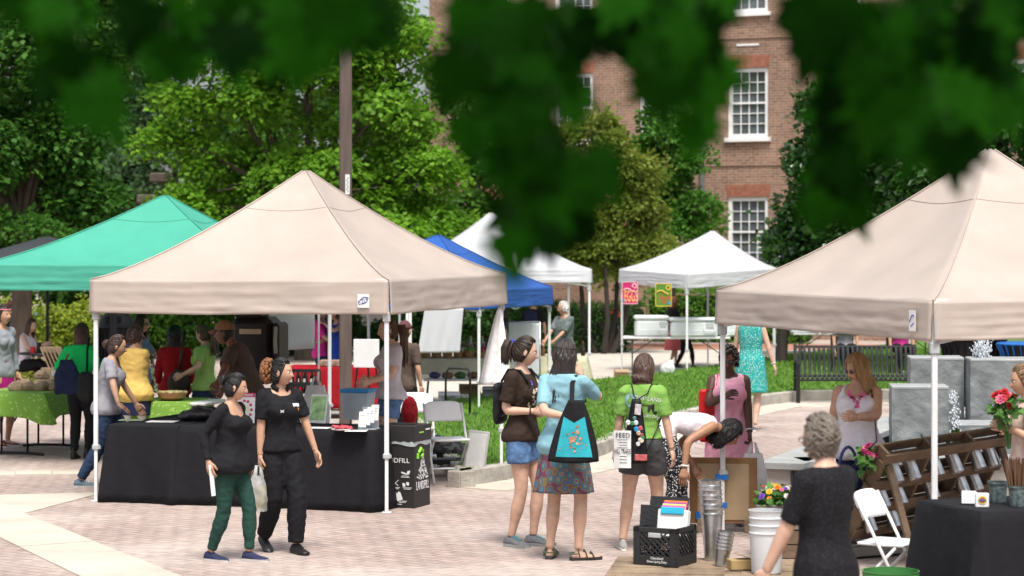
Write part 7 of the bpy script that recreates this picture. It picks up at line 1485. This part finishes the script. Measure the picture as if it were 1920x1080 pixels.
p, h = at(1262, 990, 600, 19.2); Sv = person('dark haired woman in white vest bending over beside the green t-shirt', p, 82, 1.62, SK_T, dict(feet=[(-.08, .06, 0, -6), (.08, -.05, 0, 6)], hip=(0, -.10), lean=98, whands=[W(1300, 875, 19.3), W(1283, 880, 18.95)], poles=[(-.3, -1, 0), (.3, -1, .1)], head=(20, 48, 0), headup=True, bust=.9),
    [('top', dict(sleeve=0, hem=-.03, m=M_wht, infl=.010, loose=.0, wr=.007)), ('pants', dict(len=.93, m=M_lattice, infl=.026, flare=.02)), ('shoes', dict(kind='flat', m=M_shoek)), ('bracelet', dict(i=1, m=M_white, r=.008))], ('long', BLK, dict(hl=30, L=.14, vol=1.06)))
p, h = at(1367, 986, 650); Sk_ = person('woman in pink sleeveless dress wearing sunglasses and pearls', p, 183, h, SK_DD, dict(feet=[(-.08, 0, 0, -8), (.08, -.05, 0, 8)], whands=[W(1407, 826, 19.7), W(1360, 742, 19.62)], poles=[(-.5, -.6, -.3), (.8, -.5, -.8)], head=(14, 20, 0), w=1.22, bust=1.1, curl=[1.1, .7], aw=1.15),
    [('dress', dict(hem=-.50, m=M_pinkd, fw=.025, fold=.006, infl=.02, wr=.008)), ('shoes', dict(kind='flat', m=M_shoek)), ('glasses', dict(dark=True)), ('necklace', {}), ('bracelet', dict(i=0, m=M_white, r=.006)), ('bracelet', dict(i=1, m=M_bmetal, r=.009))], ('curly', (.018, .010, .009), dict(hl=44, vol=1.05)))
wp = Sk_.world(Sk_.wrist[0]); sack('full white plastic bag held by the woman in pink', wp + Vector((.03, -.02, -.075)), .24, .46, M_bagw, R(10), .16, seed=11., hl=.10)
rb = thing('red_handbag', 'bright red bag on the shoulder of the pink dress woman', 'bag', Vector((XU(1324, 19.8), 19.85, CH - (832 - YH) * 19.8 / F)), R(8)); mb = MB(); mb.bbox((.03, 0, .24), (.18, .05, .46), b=.02); mb.build('bag_body', mat('red vinyl', (.55, .012, .012), .45, bump=.1), rb); i2 = Matrix.Rotation(-R(8), 3, 'Z'); mb = MB(); mb.tube([(0, -.02, .46)] + [i2 @ (Sk_.world(q) - Vector(rb.location)) for q in (Sk_.tp(.125, .10, .40), Sk_.tp(.11, .02, .515), Sk_.tp(.12, -.09, .46))] + [(.03, .02, .46)], [(.012, .004)] * 5, 6); mb.build('strap', MATS['red vinyl'], rb, 1)

# ---------------------------------------------------------------- right side
p, h = at(1407, 806, 590); St = person('woman in teal dotted dress walking away past the lawn', p, 14, 1.70, SK_L, dict(feet=[(-.07, .14, .02, 0), (.08, -.12, 0, 4)], hands=[(-.27, .12, .80), (.33, .02, .82)], w=1.10, head=(10, 0, 0)), [('dress', dict(hem=-.40, m=M_tealdot, fw=.035, fold=.008, infl=.018, neck=(.03, .45))), ('shoes', dict(kind='flat', m=M_flat)), ('bracelet', dict(i=1, m=M_white, r=.005))], ('bob', BRN, dict(L=.1)))
p, h = at(1608, 0, 664, 18.2); Sw = person('blonde woman in white tank top with pink embroidery and sunglasses', p, 192, h, SK_M, dict(feet=[(-.09, 0, 0, -8), (.09, 0, 0, 8)], whands=[W(1606, 782, 17.86), None], poles=[(-.9, -.35, -.6), None], head=(52, 22, 0), w=1.24, bust=1.35, aw=1.28, curl=[.7, .4]),
    [('top', dict(sleeve=0, hem=-.12, m=M_wht, infl=.018, loose=.015, neck=(.11, .42), wr=.007)), ('pants', dict(len=.95, m=M_navy)), ('shoes', dict(kind='flat', m=M_shoek)), ('glasses', dict(dark=True))], ('long', BLO, dict(hl=40, L=.23, vol=1.06)))
mb = MB()
for q in range(60):
    t = random.random(); x = (1 - t) * random.choice((-1, 1)) * .07 + random.gauss(0, .010); z = 1.25 + .14 * (1 - t) ** .8 + random.gauss(0, .006); mb.box((x * Sw.s, (.19 + Sw.hip.y) * Sw.s, z * Sw.s), (.013, .001, .011), Matrix.Rotation(random.uniform(0, 3), 3, 'Y'))
stuff(wrap(mb.build('embroidery', mat('pink thread', (.65, .08, .25), .7), Sw.o), Sw, 'shirt', .003))
sbx = thing('shoulder_bag', 'navy blue handbag with arched handle beside the tank top woman', 'bag', (XU(1580, 18.0), 17.9, .50), R(10)); mb = MB(); mb.bbox((0, 0, .1), (.24, .1, .2), b=.03); mb.build('bag_body', M_navy, sbx); mb = MB(); mb.tube([(.07 * math.cos(a) + .02, -.03, .19 + .17 * math.sin(a)) for a in [q * math.pi / 12 for q in range(13)]], .013, 8); mb.build('handle', mat('navy leather', (.02, .03, .12), .4), sbx, 1); mb = MB(); i2 = Matrix.Rotation(-R(10), 3, 'Z'); mb.tube([(.05, 0, .19)] + [i2 @ (Sw.world(q) - Vector(sbx.location)) for q in (Sw.tp(-.17, .14, .05), Sw.tp(-.15, .165, .3), Sw.tp(-.125, .10, .45), Sw.tp(-.105, -.01, .525), Sw.tp(-.11, -.10, .45))], [(.008, .004)] * 6, 6); mb.build('strap', mat('brown strap', (.05, .03, .025), .5), sbx, 1)
p, h = at(1546, 0, 779, 11.1); Sd = person('woman in black woven dress with grey brown updo and glasses', p, 318, h, SK_L, dict(feet=[(-.08, .06, 0, -8), (.08, -.06, 0, 8)], hands=[(-.27, .22, .80), (.22, .2, .85)], head=(-6, 6, 0), w=1.06, aw=1.1), [('dress', dict(hem=-.45, m=M_tweed, fw=.04, fold=.008, sleeve=.46, infl=.018, neck=(.03, .46))), ('shoes', dict(kind='flat', m=M_shoek)), ('glasses', dict(c=(.12, .06, .04)))], ('updo', GRY, dict(hl=46, vol=1.03)), vox=.010)
p, h = at(1927, 0, 684, 16.3); Sr = person('woman in peach t-shirt at the right edge holding red flowers', p, 272, h, SK_M, dict(feet=[(-.09, .06, 0, -8), (.09, -.05, 0, 8)], whands=[W(1884, 800, 16.1), W(1893, 806, 16.4)], poles=[(-.5, -.8, -.6), (.4, -.8, -.6)], head=(0, 10, 0), curl=[1.1, 1.1], w=1.1), [('top', dict(sleeve=.44, hem=-.08, m=M_beiget, infl=.02, sl=.022)), ('pants', dict(len=.97, m=M_jean)), ('shoes', dict(kind='sneaker', m=M_shoel))], ('bun', (.17, .095, .045), dict(hl=44)))
flowers('bouquet of red blooms held by the woman at the right edge', W(1888, 790, 16.05), .085, .20, [RD, RD, RD, PK], 16, 110, tilt=(-.12, -.2, 1), fs=.04)

# ---------------------------------------------------------------- behind the black tables
p, h = at(204, 912, 624); Sq = person('woman in grey t-shirt and jeans leaning to the black table', p, 84, h + .03, SK_M, dict(feet=[(-.07, .22, 0, 0), (.09, -.30, 0, 4)], hip=(0, -.02), lean=8, whands=[None, W(226, 771, 22.75)], hands=[(-.2, .3, .85), None], poles=[None, (.2, -1, -.1)], hd=[None, (0, .8, -.6)], palm=[None, (-.3, 0, -1)], w=1.14, bust=1.15, head=(0, 8, 0), curl=[.3, .2], bunz=-.01), [('top', dict(sleeve=.40, hem=-.08, m=M_greyt, infl=.018, sl=.02, neck=(.09, .43))), ('pants', dict(len=.975, m=M_jean, infl=.018)), ('shoes', dict(kind='sneaker', m=mat('blue grey shoe', (.09, .13, .17), .8)))], ('bun', (.05, .028, .02), dict(hl=50)))
p, h = at(252, 0, 613, 25.3); person('woman in mustard cardigan with curly hair seen from behind', p, 22, h, SK_M, dict(hands=[(-.2, .28, .95), None], whands=[None, W(262, 662, 25.3)], poles=[None, (.9, -.2, -.6)], w=1.15, head=(14, 0, 0)), [('top', dict(sleeve=.93, hem=-.16, m=M_yel, infl=.022, sl=.02, loose=.03, name='cardigan')), ('skirt', dict(hem=-.28, top=.0, m=M_navy, infl=.022, fw=.01, fold=.003)), ('pants', dict(len=.9, m=M_white, infl=.014)), ('shoes', dict(kind='flat', m=M_shoek))], ('curly', (.06, .032, .024), dict(vol=1.08)))
p, h = at(262, 0, 589, 27.6); person('tall woman in chambray shirt and sunglasses behind the mustard cardigan', p, 110, h, SK_M, dict(w=1.0, head=(0, 8, 0)), [('top', dict(sleeve=.9, hem=-.14, m=M_chino)), ('pants', dict(len=.96, m=M_jean)), ('shoes', dict(kind='flat', m=M_shoek)), ('glasses', dict(dark=True))], ('long', DBR, dict(L=.25)), vox=.016)
p, h = at(150, 861, 608); Sc = person('woman in bright green sweater with long brown hair from behind', p, 12, h, SK_L, dict(feet=[(-.08, 0, 0, -6), (.08, .06, 0, 6)], hands=[(-.22, .2, 1.02), (.2, .22, .95)], poles=[(-.8, -.5, -.4), None]), [('top', dict(sleeve=.95, hem=-.06, m=M_kelly, infl=.022, sl=.022, wr=.009)), ('pants', dict(len=.97, m=M_bpant)), ('shoes', dict(kind='boot', m=M_shoek, sole=M_shoek))], ('long', (.07, .035, .025), dict(L=.36, vol=1.06)), vox=.013)
nb = thing('tote_bag', 'navy slouchy bag hanging from the green sweater woman', 'bag', Vector((XU(127, 26.0), 25.95, CH - (738 - YH) * 26 / F)), R(10)); mb = MB(); mb.box((0, 0, .12), (.27, .10, .24)); mb.box((0, 0, .30), (.26, .09, .16), None, .55); me = remesh(mb, .014, 4, .010); me.materials.append(M_navy); link('bag_body', me, nb); i2 = Matrix.Rotation(-R(10), 3, 'Z'); mb = MB(); mb.tube([(-.03, 0, .36), i2 @ (Sc.world(Sc.tp(-.13, -.1, .40)) - Vector(nb.location)), i2 @ (Sc.world(Sc.tp(-.12, -.02, .53)) - Vector(nb.location)), i2 @ (Sc.world(Sc.tp(-.13, .11, .40)) - Vector(nb.location)), (.03, .04, .36)], [(.013, .005)] * 5, 6); mb.build('strap', mat('tan leather strap', (.20, .10, .05), .5), nb, 1)
o = thing('backpack', 'black backpack hanging low on the green sweater woman', 'bag', Vector((XU(166, 25.9), 25.75, CH - (752 - YH) * 25.9 / F)), R(-6)); mb = MB(); mb.bbox((0, 0, .17), (.2, .13, .34), b=.05); me = remesh(mb, .014, 4, .006); me.materials.append(M_navy if False else M_bknit); link('bag_body', me, o); mb = MB(); mb.tube([(0, .03, .32), (-.02, .12, .6), (-.02, .2, .72)], [(.014, .004)] * 3, 6); mb.build('strap', M_bknit, o, 1)
p, h = at(328, 0, 612, 26.4); person('woman in dark red cardigan with black hair from behind', p, 350, h, SK_T, dict(hands=[(-.2, .25, .95), (.2, .25, .95)]), [('top', dict(sleeve=.95, hem=-.16, m=M_red, infl=.022, sl=.022, loose=.02, name='cardigan')), ('pants', dict(len=.96, m=M_bpant)), ('shoes', dict(kind='flat', m=M_shoek))], ('long', BLK, dict(L=.2, vol=1.12)), vox=.014)
o = thing('shoulder_bag', 'dark brown shoulder bag over the red cardigan', 'bag', Vector((XU(337, 26.2), 26.14, 0.72)), R(4)); mb = MB(); mb.ell((0, 0, .15), (.13, .05, .17), 14, 8); me = remesh(mb, .014, 3, .005); me.materials.append(mat('dark brown leather', (.03, .02, .016), .5)); link('bag_body', me, o); mb = MB(); mb.tube([(0, 0, .3), (.03, .02, .5), (.06, .1, .75)], [(.016, .004)] * 3, 6); mb.build('strap', MATS['dark brown leather'], o, 1)
p, h = at(384, 0, 609, 26.2); person('server in soft green t-shirt and gloves with ponytail', p, 300, h, SK_L, dict(whands=[W(341, 703, 25.9), W(343, 705, 26.3)], poles=[(-.4, -.8, -.5), (.4, -.8, -.5)], curl=[.8, .8], head=(0, 12, 0)), [('top', dict(sleeve=.44, hem=-.04, m=M_sage, infl=.02, sl=.022)), ('pants', dict(len=.97, m=M_jean)), ('shoes', dict(kind='sneaker', m=M_shoel))], ('pony', (.09, .055, .035), dict(L=.34)), vox=.013)
p, h = at(438, 0, 606, 23.9); Sm = person('man in taupe t-shirt and tan cap reaching to the table', p, 276, h + .10, SK_D, dict(sex='m', lean=20, side=-3, feet=[(-.1, .1, 0, -6), (.1, -.15, 0, 6)], hip=(0, -.14), whands=[W(392, 757, 22.95), W(400, 770, 23.6)], poles=[(-.3, -1, -.2), None], head=(0, 2, 0), headup=True, w=1.18, aw=1.12, curl=[.7, .6]), [('top', dict(sleeve=.46, hem=-.10, m=M_taupe, infl=.022, sl=.024, loose=.02)), ('pants', dict(len=.97, m=M_bpant)), ('shoes', dict(kind='sneaker', m=M_shoek)), ('cap', dict(m=fabric('tan cap cloth', (.23, .125, .07))))], ('cap', BLK, dict(hl=60, vol=.97)))
p, h = at(731, 0, 597, 23.3); Sf = person('woman in pale grey printed t-shirt behind the table', p, 252, h, SK_L, dict(feet=[(-.09, .03, 0, -6), (.09, -.04, 0, 6)], whands=[W(693, 716, 22.95), W(690, 712, 23.2)], poles=[(-.4, -.9, -.5), (.4, -.9, -.4)], curl=[.7, .7], head=(-6, 6, 0), ponyz=.03), [('top', dict(sleeve=.36, hem=-.03, m=M_ltgrey, infl=.02, sl=.022, loose=.015)), ('pants', dict(len=.24, m=M_denim, infl=.014, flare=.02, name='shorts')), ('shoes', dict(kind='sneaker', m=M_shoel))], ('pony', (.085, .042, .022), dict(hl=46, L=.42)))
tt = mat('brown print ink', (.09, .03, .02), .7, var=0); print_on(Sf, 'shirt', (-.03, 1.27), 'Fair', .055, tt, True, 1, 0); print_on(Sf, 'shirt', (-.03, 1.21), 'Food', .055, tt, True, 1, 0); patch(Sf, 'shirt', -.01, 1.155, .07, .018, mat('green ink bar', (.05, .4, .08), .6))
p, h = at(757, 0, 603, 26.8); person('person in maroon cap half hidden behind the t-shirt woman', p, 30, h, SK_M, dict(sex='m'), [('top', dict(sleeve=.45, hem=-.1, m=M_taupe)), ('pants', dict(len=.97, m=M_bpant)), ('shoes', dict(kind='sneaker', m=M_shoek)), ('cap', dict(m=fabric('maroon cap cloth', (.12, .045, .05))))], ('cap', DBR, dict(hl=60, vol=.97)), vox=.018)

# ---------------------------------------------------------------- far left and background people
p, h = at(4, 836, 572); person('person in grey zip jacket and magenta skirt cut by the left edge', p, 124, h, SK_M, dict(whands=[None, None], hands=[None, (.30, .16, .86)], w=.92, bust=.7), [('top', dict(sleeve=.96, hem=-.10, m=M_jack, infl=.02, sl=.018, name='jacket')), ('skirt', dict(hem=-.55, m=M_mag, fw=.08, fold=.014)), ('shoes', dict(kind='flat', m=mat('maroon shoe', (.12, .01, .03), .6))), ('hairband', dict(m=mat('pink band', (.6, .2, .3), .6)))], ('pony', DBR, dict(L=.2)), vox=.014)
person('seated woman with bare shoulders at the cafe table', (XU(42, 37.4), 37.75, 0), 105, 1.66, SK_L, dict(hipz=.53, hip=(0, -.05), feet=[(-.09, .42, 0, 0), (-.02, .50, .16, 10)], lean=10, hands=[(-.12, .34, .86), (.14, .36, .86)], head=(20, 4, 0)), [('top', dict(sleeve=0, hem=-.02, m=M_wht)), ('pants', dict(len=.95, m=M_bpant)), ('shoes', dict(kind='boot', m=mat('tan boot', (.20, .11, .06), .7), sole=M_dsole))], ('long', (.07, .035, .022), dict(L=.2)), vox=.017)
person('red haired seated person far at the left edge', (XU(22, 48.5), 48.6, 0), 60, 1.72, SK_M, dict(sex='m', hipz=.53, hip=(0, -.05), feet=[(-.1, .40, 0, 0), (.1, .42, 0, 0)], hands=[(-.12, .34, .80), (.14, .36, .80)]), [('top', dict(sleeve=.45, hem=-.04, m=M_bknit)), ('pants', dict(len=.97, m=M_jean)), ('shoes', dict(kind='sneaker', m=M_shoek))], ('short', (.10, .03, .015)), vox=.02)
p, h = at(603, 0, 568, 34.4); person('woman in hot pink shirt behind the red table', p, 100, h, SK_L, dict(hands=[(-.1, .36, 1.12), (.12, .34, 1.1)]), [('top', dict(sleeve=.45, hem=-.1, m=M_hotpink)), ('pants', dict(len=.97, m=M_jean)), ('shoes', dict(kind='flat', m=M_shoek))], ('short', WHH), vox=.017)
p, h = at(632, 0, 574, 34.2); person('woman in royal blue sleeveless top drinking behind the red table', p, 235, h, SK_L, dict(hands=[(-.06, .26, 1.42), (.14, .34, 1.1)], poles=[(-.9, .1, -.5), None]), [('top', dict(sleeve=0, hem=-.1, m=M_royal)), ('pants', dict(len=.97, m=M_navy)), ('shoes', dict(kind='flat', m=M_shoek))], ('short', BRN), vox=.017)
p, h = at(1058, 0, 565, 37.4); person('white haired man in plaid shirt and glasses behind the jars', p, 232, h, SK_M, dict(sex='m', w=1.15, hands=[(-.12, .34, 1.0), (.1, .36, 1.0)], head=(14, 6, 0)), [('top', dict(sleeve=.5, hem=-.1, m=M_plaid, infl=.02, sl=.022)), ('pants', dict(len=.97, m=M_jean)), ('shoes', dict(kind='sneaker', m=M_shoek)), ('glasses', dict(c=(.1, .1, .1)))], ('short', WHH, dict(hl=52)), vox=.015)
p, h = at(1001, 0, 556, 43.0); Sx = person('person in black t-shirt with navy backpack under the white tent', p, 20, h, SK_M, dict(sex='m'), [('top', dict(sleeve=.45, hem=-.1, m=M_bknit)), ('pants', dict(len=.97, m=M_bpant)), ('shoes', dict(kind='sneaker', m=M_shoek))], ('short', BLK), vox=.02); backpack('navy backpack worn by the person under the white tent', Sx, M_navy, .28, .42, .14, .27)
p, h = at(944, 0, 573, 42.5); person('dark haired person in black partly behind the white towel', p, 60, h, SK_T, {}, [('top', dict(sleeve=.45, hem=-.1, m=M_bknit)), ('pants', dict(len=.97, m=M_bpant)), ('shoes', dict(kind='flat', m=M_shoek))], ('bob', BLK, dict(L=.1)), vox=.02)
p, h = at(1262, 686, 556); person('woman in black top and coral skirt walking behind the coolers', p, 62, h, SK_M, dict(feet=[(-.07, .12, 0, 0), (.07, -.12, 0, 0)], hands=[None, (.2, .26, 1.0)]), [('top', dict(sleeve=.45, hem=-.05, m=M_bknit)), ('skirt', dict(hem=-.52, m=M_coral, fw=.06)), ('shoes', dict(kind='flat', m=mat('brown shoe', (.12, .06, .03), .6)))], ('bob', RBR, dict(L=.12)), vox=.02)
p, h = at(1284, 690, 574); person('person in navy shirt and black trousers walking behind the coolers', p, 88, h, SK_D, dict(feet=[(-.07, -.22, 0, 0), (.07, .22, 0, 0)], sex='m'), [('top', dict(sleeve=.5, hem=-.08, m=M_navy)), ('pants', dict(len=.975, m=M_bpant)), ('shoes', dict(kind='sneaker', m=M_shoek, sole=M_shoek))], ('short', BLK), vox=.02)
for (u, lab, m1, m2) in ((1585, 'grey', M_greyt, M_bpant), (1690, 'pink', M_hotpink, M_bpant)):
    person('person in %s seated behind the black bench' % lab, (XU(u, 41.5), 41.5, .15), 175, 1.66, SK_M, dict(hipz=.50, hip=(0, -.05), feet=[(-.1, .38, 0, 0), (.1, .40, 0, 0)], lean=14), [('top', dict(sleeve=.45, hem=-.05, m=m1)), ('pants', dict(len=.97, m=m2)), ('shoes', dict(kind='sneaker', m=M_shoek))], ('short', DBR), vox=.02); stool('black chair under the person in %s behind the bench' % lab, XU(u, 41.5), 41.7, R(180)); COL.objects
# ================================================================ FOREGROUND MAPLE
mt = thing('maple_tree', 'maple tree overhanging the camera with large blurred dark leaves', 'tree', (1.9, -1.2, 0))
org = Vector((1.9, -1.2, 0))
mb = MB(); mb.tube([(0, 0, 0), (-.05, .05, 1.2), (-.1, .1, 2.4), (-.2, .2, 3.6), (-.1, .3, 5.2)], [.24, .19, .17, .13, .07], 12); mb.build('trunk', M_bark, mt, 60)
lob = [(0, -.10), (.10, -.12), (.32, -.28), (.30, -.08), (.56, -.02), (.40, .14), (.62, .40), (.36, .36), (.27, .44), (.30, .66), (.14, .58), (0, .98)]
pts = lob + [(-x, y) for x, y in lob[::-1][1:-1]]
me = bpy.data.meshes.new('leaf'); n = len(pts); vs = [(0, .2, 0)] + [(x, y, -.12 * abs(x) - .10 * y * y + .03 * math.sin(x * 9)) for x, y in pts]; me.from_pydata(vs, [], [(0, 1 + i, 1 + (i + 1) % n) for i in range(n)])
M_fleaf = mat('maple leaf', (.012, .085, .003), .7, var=.35, vs=9, trans=.55, spec=.04); me.materials.append(M_fleaf)
N_, L_ = M_fleaf.node_tree.nodes, M_fleaf.node_tree.links; oi = N_.new('ShaderNodeObjectInfo'); rp = N_.new('ShaderNodeValToRGB'); rp.color_ramp.elements[0].color = (.0016, .014, .0005, 1); rp.color_ramp.elements[1].color = (.014, .090, .003, 1); L_.new(oi.outputs['Random'], rp.inputs[0])
for q in [x for x in N_ if x.type == 'MIX']: L_.new(rp.outputs[0], q.inputs[6])
def leaf(p, s, dirv, nrm, k=[0]):
    o = link('leaf', me, mt); d = Vector(dirv).normalized(); nn = Vector(nrm); nn = (nn - d * nn.dot(d)).normalized(); x = d.cross(nn)
    o.matrix_local = Matrix.Translation(Vector(p) - org) @ (Matrix((x, d, nn)).transposed() @ Matrix.Diagonal((s, s, s))).to_4x4(); return o
OPEN = [(1368, 125, 1436, 270), (1140, 110, 1165, 150), (1145, 235, 1165, 265), (1400, 20, 1440, 70), (1495, 110, 1520, 240), (640, 190, 830, 420), (250, 180, 600, 420), (192, 20, 212, 50), (760, 20, 800, 70), (880, 300, 905, 420), (1200, 300, 1440, 480), (1460, 200, 1480, 225)]
rl = random.Random(5); twigs = []
# hanging sprays: (pixel centre, half-size, how many, distance)
SP = [(70, 15, 80, 35, 6, 2.3), (130, 70, 55, 75, 7, 2.2), (165, 150, 30, 45, 3, 2.1), (230, 20, 90, 35, 6, 2.4), (330, 70, 80, 45, 5, 2.5), (420, 20, 90, 30, 6, 2.2), (520, 60, 70, 45, 5, 2.5), (600, 40, 70, 60, 6, 2.2), (690, 60, 50, 60, 4, 2.5), (660, 20, 60, 30, 4, 2.1),
      (860, 30, 60, 40, 6, 2.2), (930, 80, 70, 60, 8, 2.0), (1000, 150, 75, 80, 10, 2.1), (900, 230, 55, 90, 8, 2.3), (1020, 280, 60, 90, 10, 2.0), (1060, 380, 55, 55, 6, 2.1), (960, 350, 50, 60, 5, 2.3), (1120, 290, 40, 45, 3, 2.2), (1060, 60, 80, 50, 8, 2.3), (1000, 440, 40, 30, 3, 2.2),
      (1150, 10, 60, 14, 3, 2.3), (1230, 30, 50, 30, 4, 2.2), (1380, 0, 70, 10, 3, 2.3), (1490, 20, 40, 20, 3, 2.2), (1230, 120, 40, 30, 4, 2.2), (1640, 40, 120, 40, 8, 2.1), (1780, 150, 60, 60, 6, 2.2), (740, 150, 30, 40, 2, 2.4), (300, 100, 60, 30, 3, 2.3), (480, 100, 60, 30, 3, 2.2), (1160, 40, 50, 30, 3, 2.4), (1200, 180, 35, 50, 4, 2.1), (1270, 150, 35, 70, 4, 2.2), (1320, 70, 30, 60, 4, 2.0), (1320, 190, 35, 60, 4, 2.2), (1440, 20, 60, 20, 3, 2.3), (1455, 150, 16, 60, 3, 2.3), (1470, 270, 16, 60, 3, 2.2), (1550, 50, 30, 50, 4, 2.1),
      (1570, 190, 30, 80, 5, 2.2), (1600, 80, 60, 60, 8, 2.0), (1640, 190, 70, 80, 11, 2.1), (1700, 80, 70, 60, 9, 2.2), (1740, 220, 60, 70, 8, 2.0), (1560, 300, 45, 50, 4, 2.3), (1810, 90, 60, 70, 8, 2.1), (1850, 180, 40, 50, 4, 2.3), (1890, 40, 40, 50, 5, 2.2), (1540, 360, 40, 40, 4, 2.3), (1350, 160, 14, 50, 2, 2.3)]
for (u, v, ru, rv, k, d) in SP:
    d *= 1.72; k = max(2, round(k * 1.15))
    top = W(u + rl.uniform(-20, 20), v - rv - 40, d + .1)
    for i in range(k):
        uu, vv = u + rl.uniform(-1, 1) * ru, v + rl.uniform(-1, 1) * rv
        if any(a - 42 < uu < c + 42 and b - 50 < vv < e + 30 for a, b, c, e in OPEN): continue
        dd = d + rl.uniform(-.4, .45); p = W(uu, vv - 18, dd); s = rl.uniform(.075, .125)
        leaf(p, s, (rl.gauss(0, .45), rl.gauss(.1, .4), -1), (rl.gauss(0, .6), -1, rl.gauss(.4, .5)))
        twigs.append((top, p))
# the single low leaf and its stalk
leaf(W(952, 440, 2.15), .055, (.05, .1, -1), (.3, -1, .3)); leaf(W(962, 495, 2.12), .034, (.0, .1, -1), (-.3, -1, .3)); twigs.append((W(960, 380, 2.2), W(952, 440, 2.15)))
mb = MB()
for a, b in twigs: mb.tube([a - org, (a.lerp(b, .5) + Vector((0, 0, .02))) - org, b - org], [.0022, .0018, .0012], 4)
stuff(mb.build('twig', mat('green stalk', (.012, .035, .006), .8, spec=.05), mt))
mb = MB()
for u0, u1, d in ((-200, 2100, 2.3), (600, 1300, 2.15)):
    P = [W(u0 + (u1 - u0) * t, -75 + 25 * math.sin(t * 7), d + .12 * math.sin(t * 5)) - org for t in [q / 12 for q in range(13)]]; mb.tube(P, [.006 + .008 * q / 12 for q in range(13)], 6)
mb.tube([(-.2, .2, 3.3), (-.3, 1.2, 3.1), W(2100, -75 + 25 * math.sin(7), 2.3) - org], [.05, .035, .014], 8); mb.tube([(-.2, .2, 3.5), (-.9, 1.8, 3.2), W(1300, -70, 2.15) - org], [.05, .03, .014], 8); mb.build('branch', M_bark, mt, 60)
# unseen rest of the crown overhead, added to shade the hanging leaves
Vv, Cc = foliage([(0.2, .2, 4.6, 2.6, 2.2, 1.0), (-1.6, .6, 4.2, 1.8, 1.6, .7), (1.4, 0.4, 4.3, 1.8, 1.6, .8), (-.2, -1.2, 5.2, 2.2, 1.8, 1.0)], 900, 12, .13, (.02, .08, .01), (.05, .15, .02), shell=.3)
oc = leafmesh('crown', Vv + np.array(org) * 0, Cc, M_leaf, mt); stuff(oc)
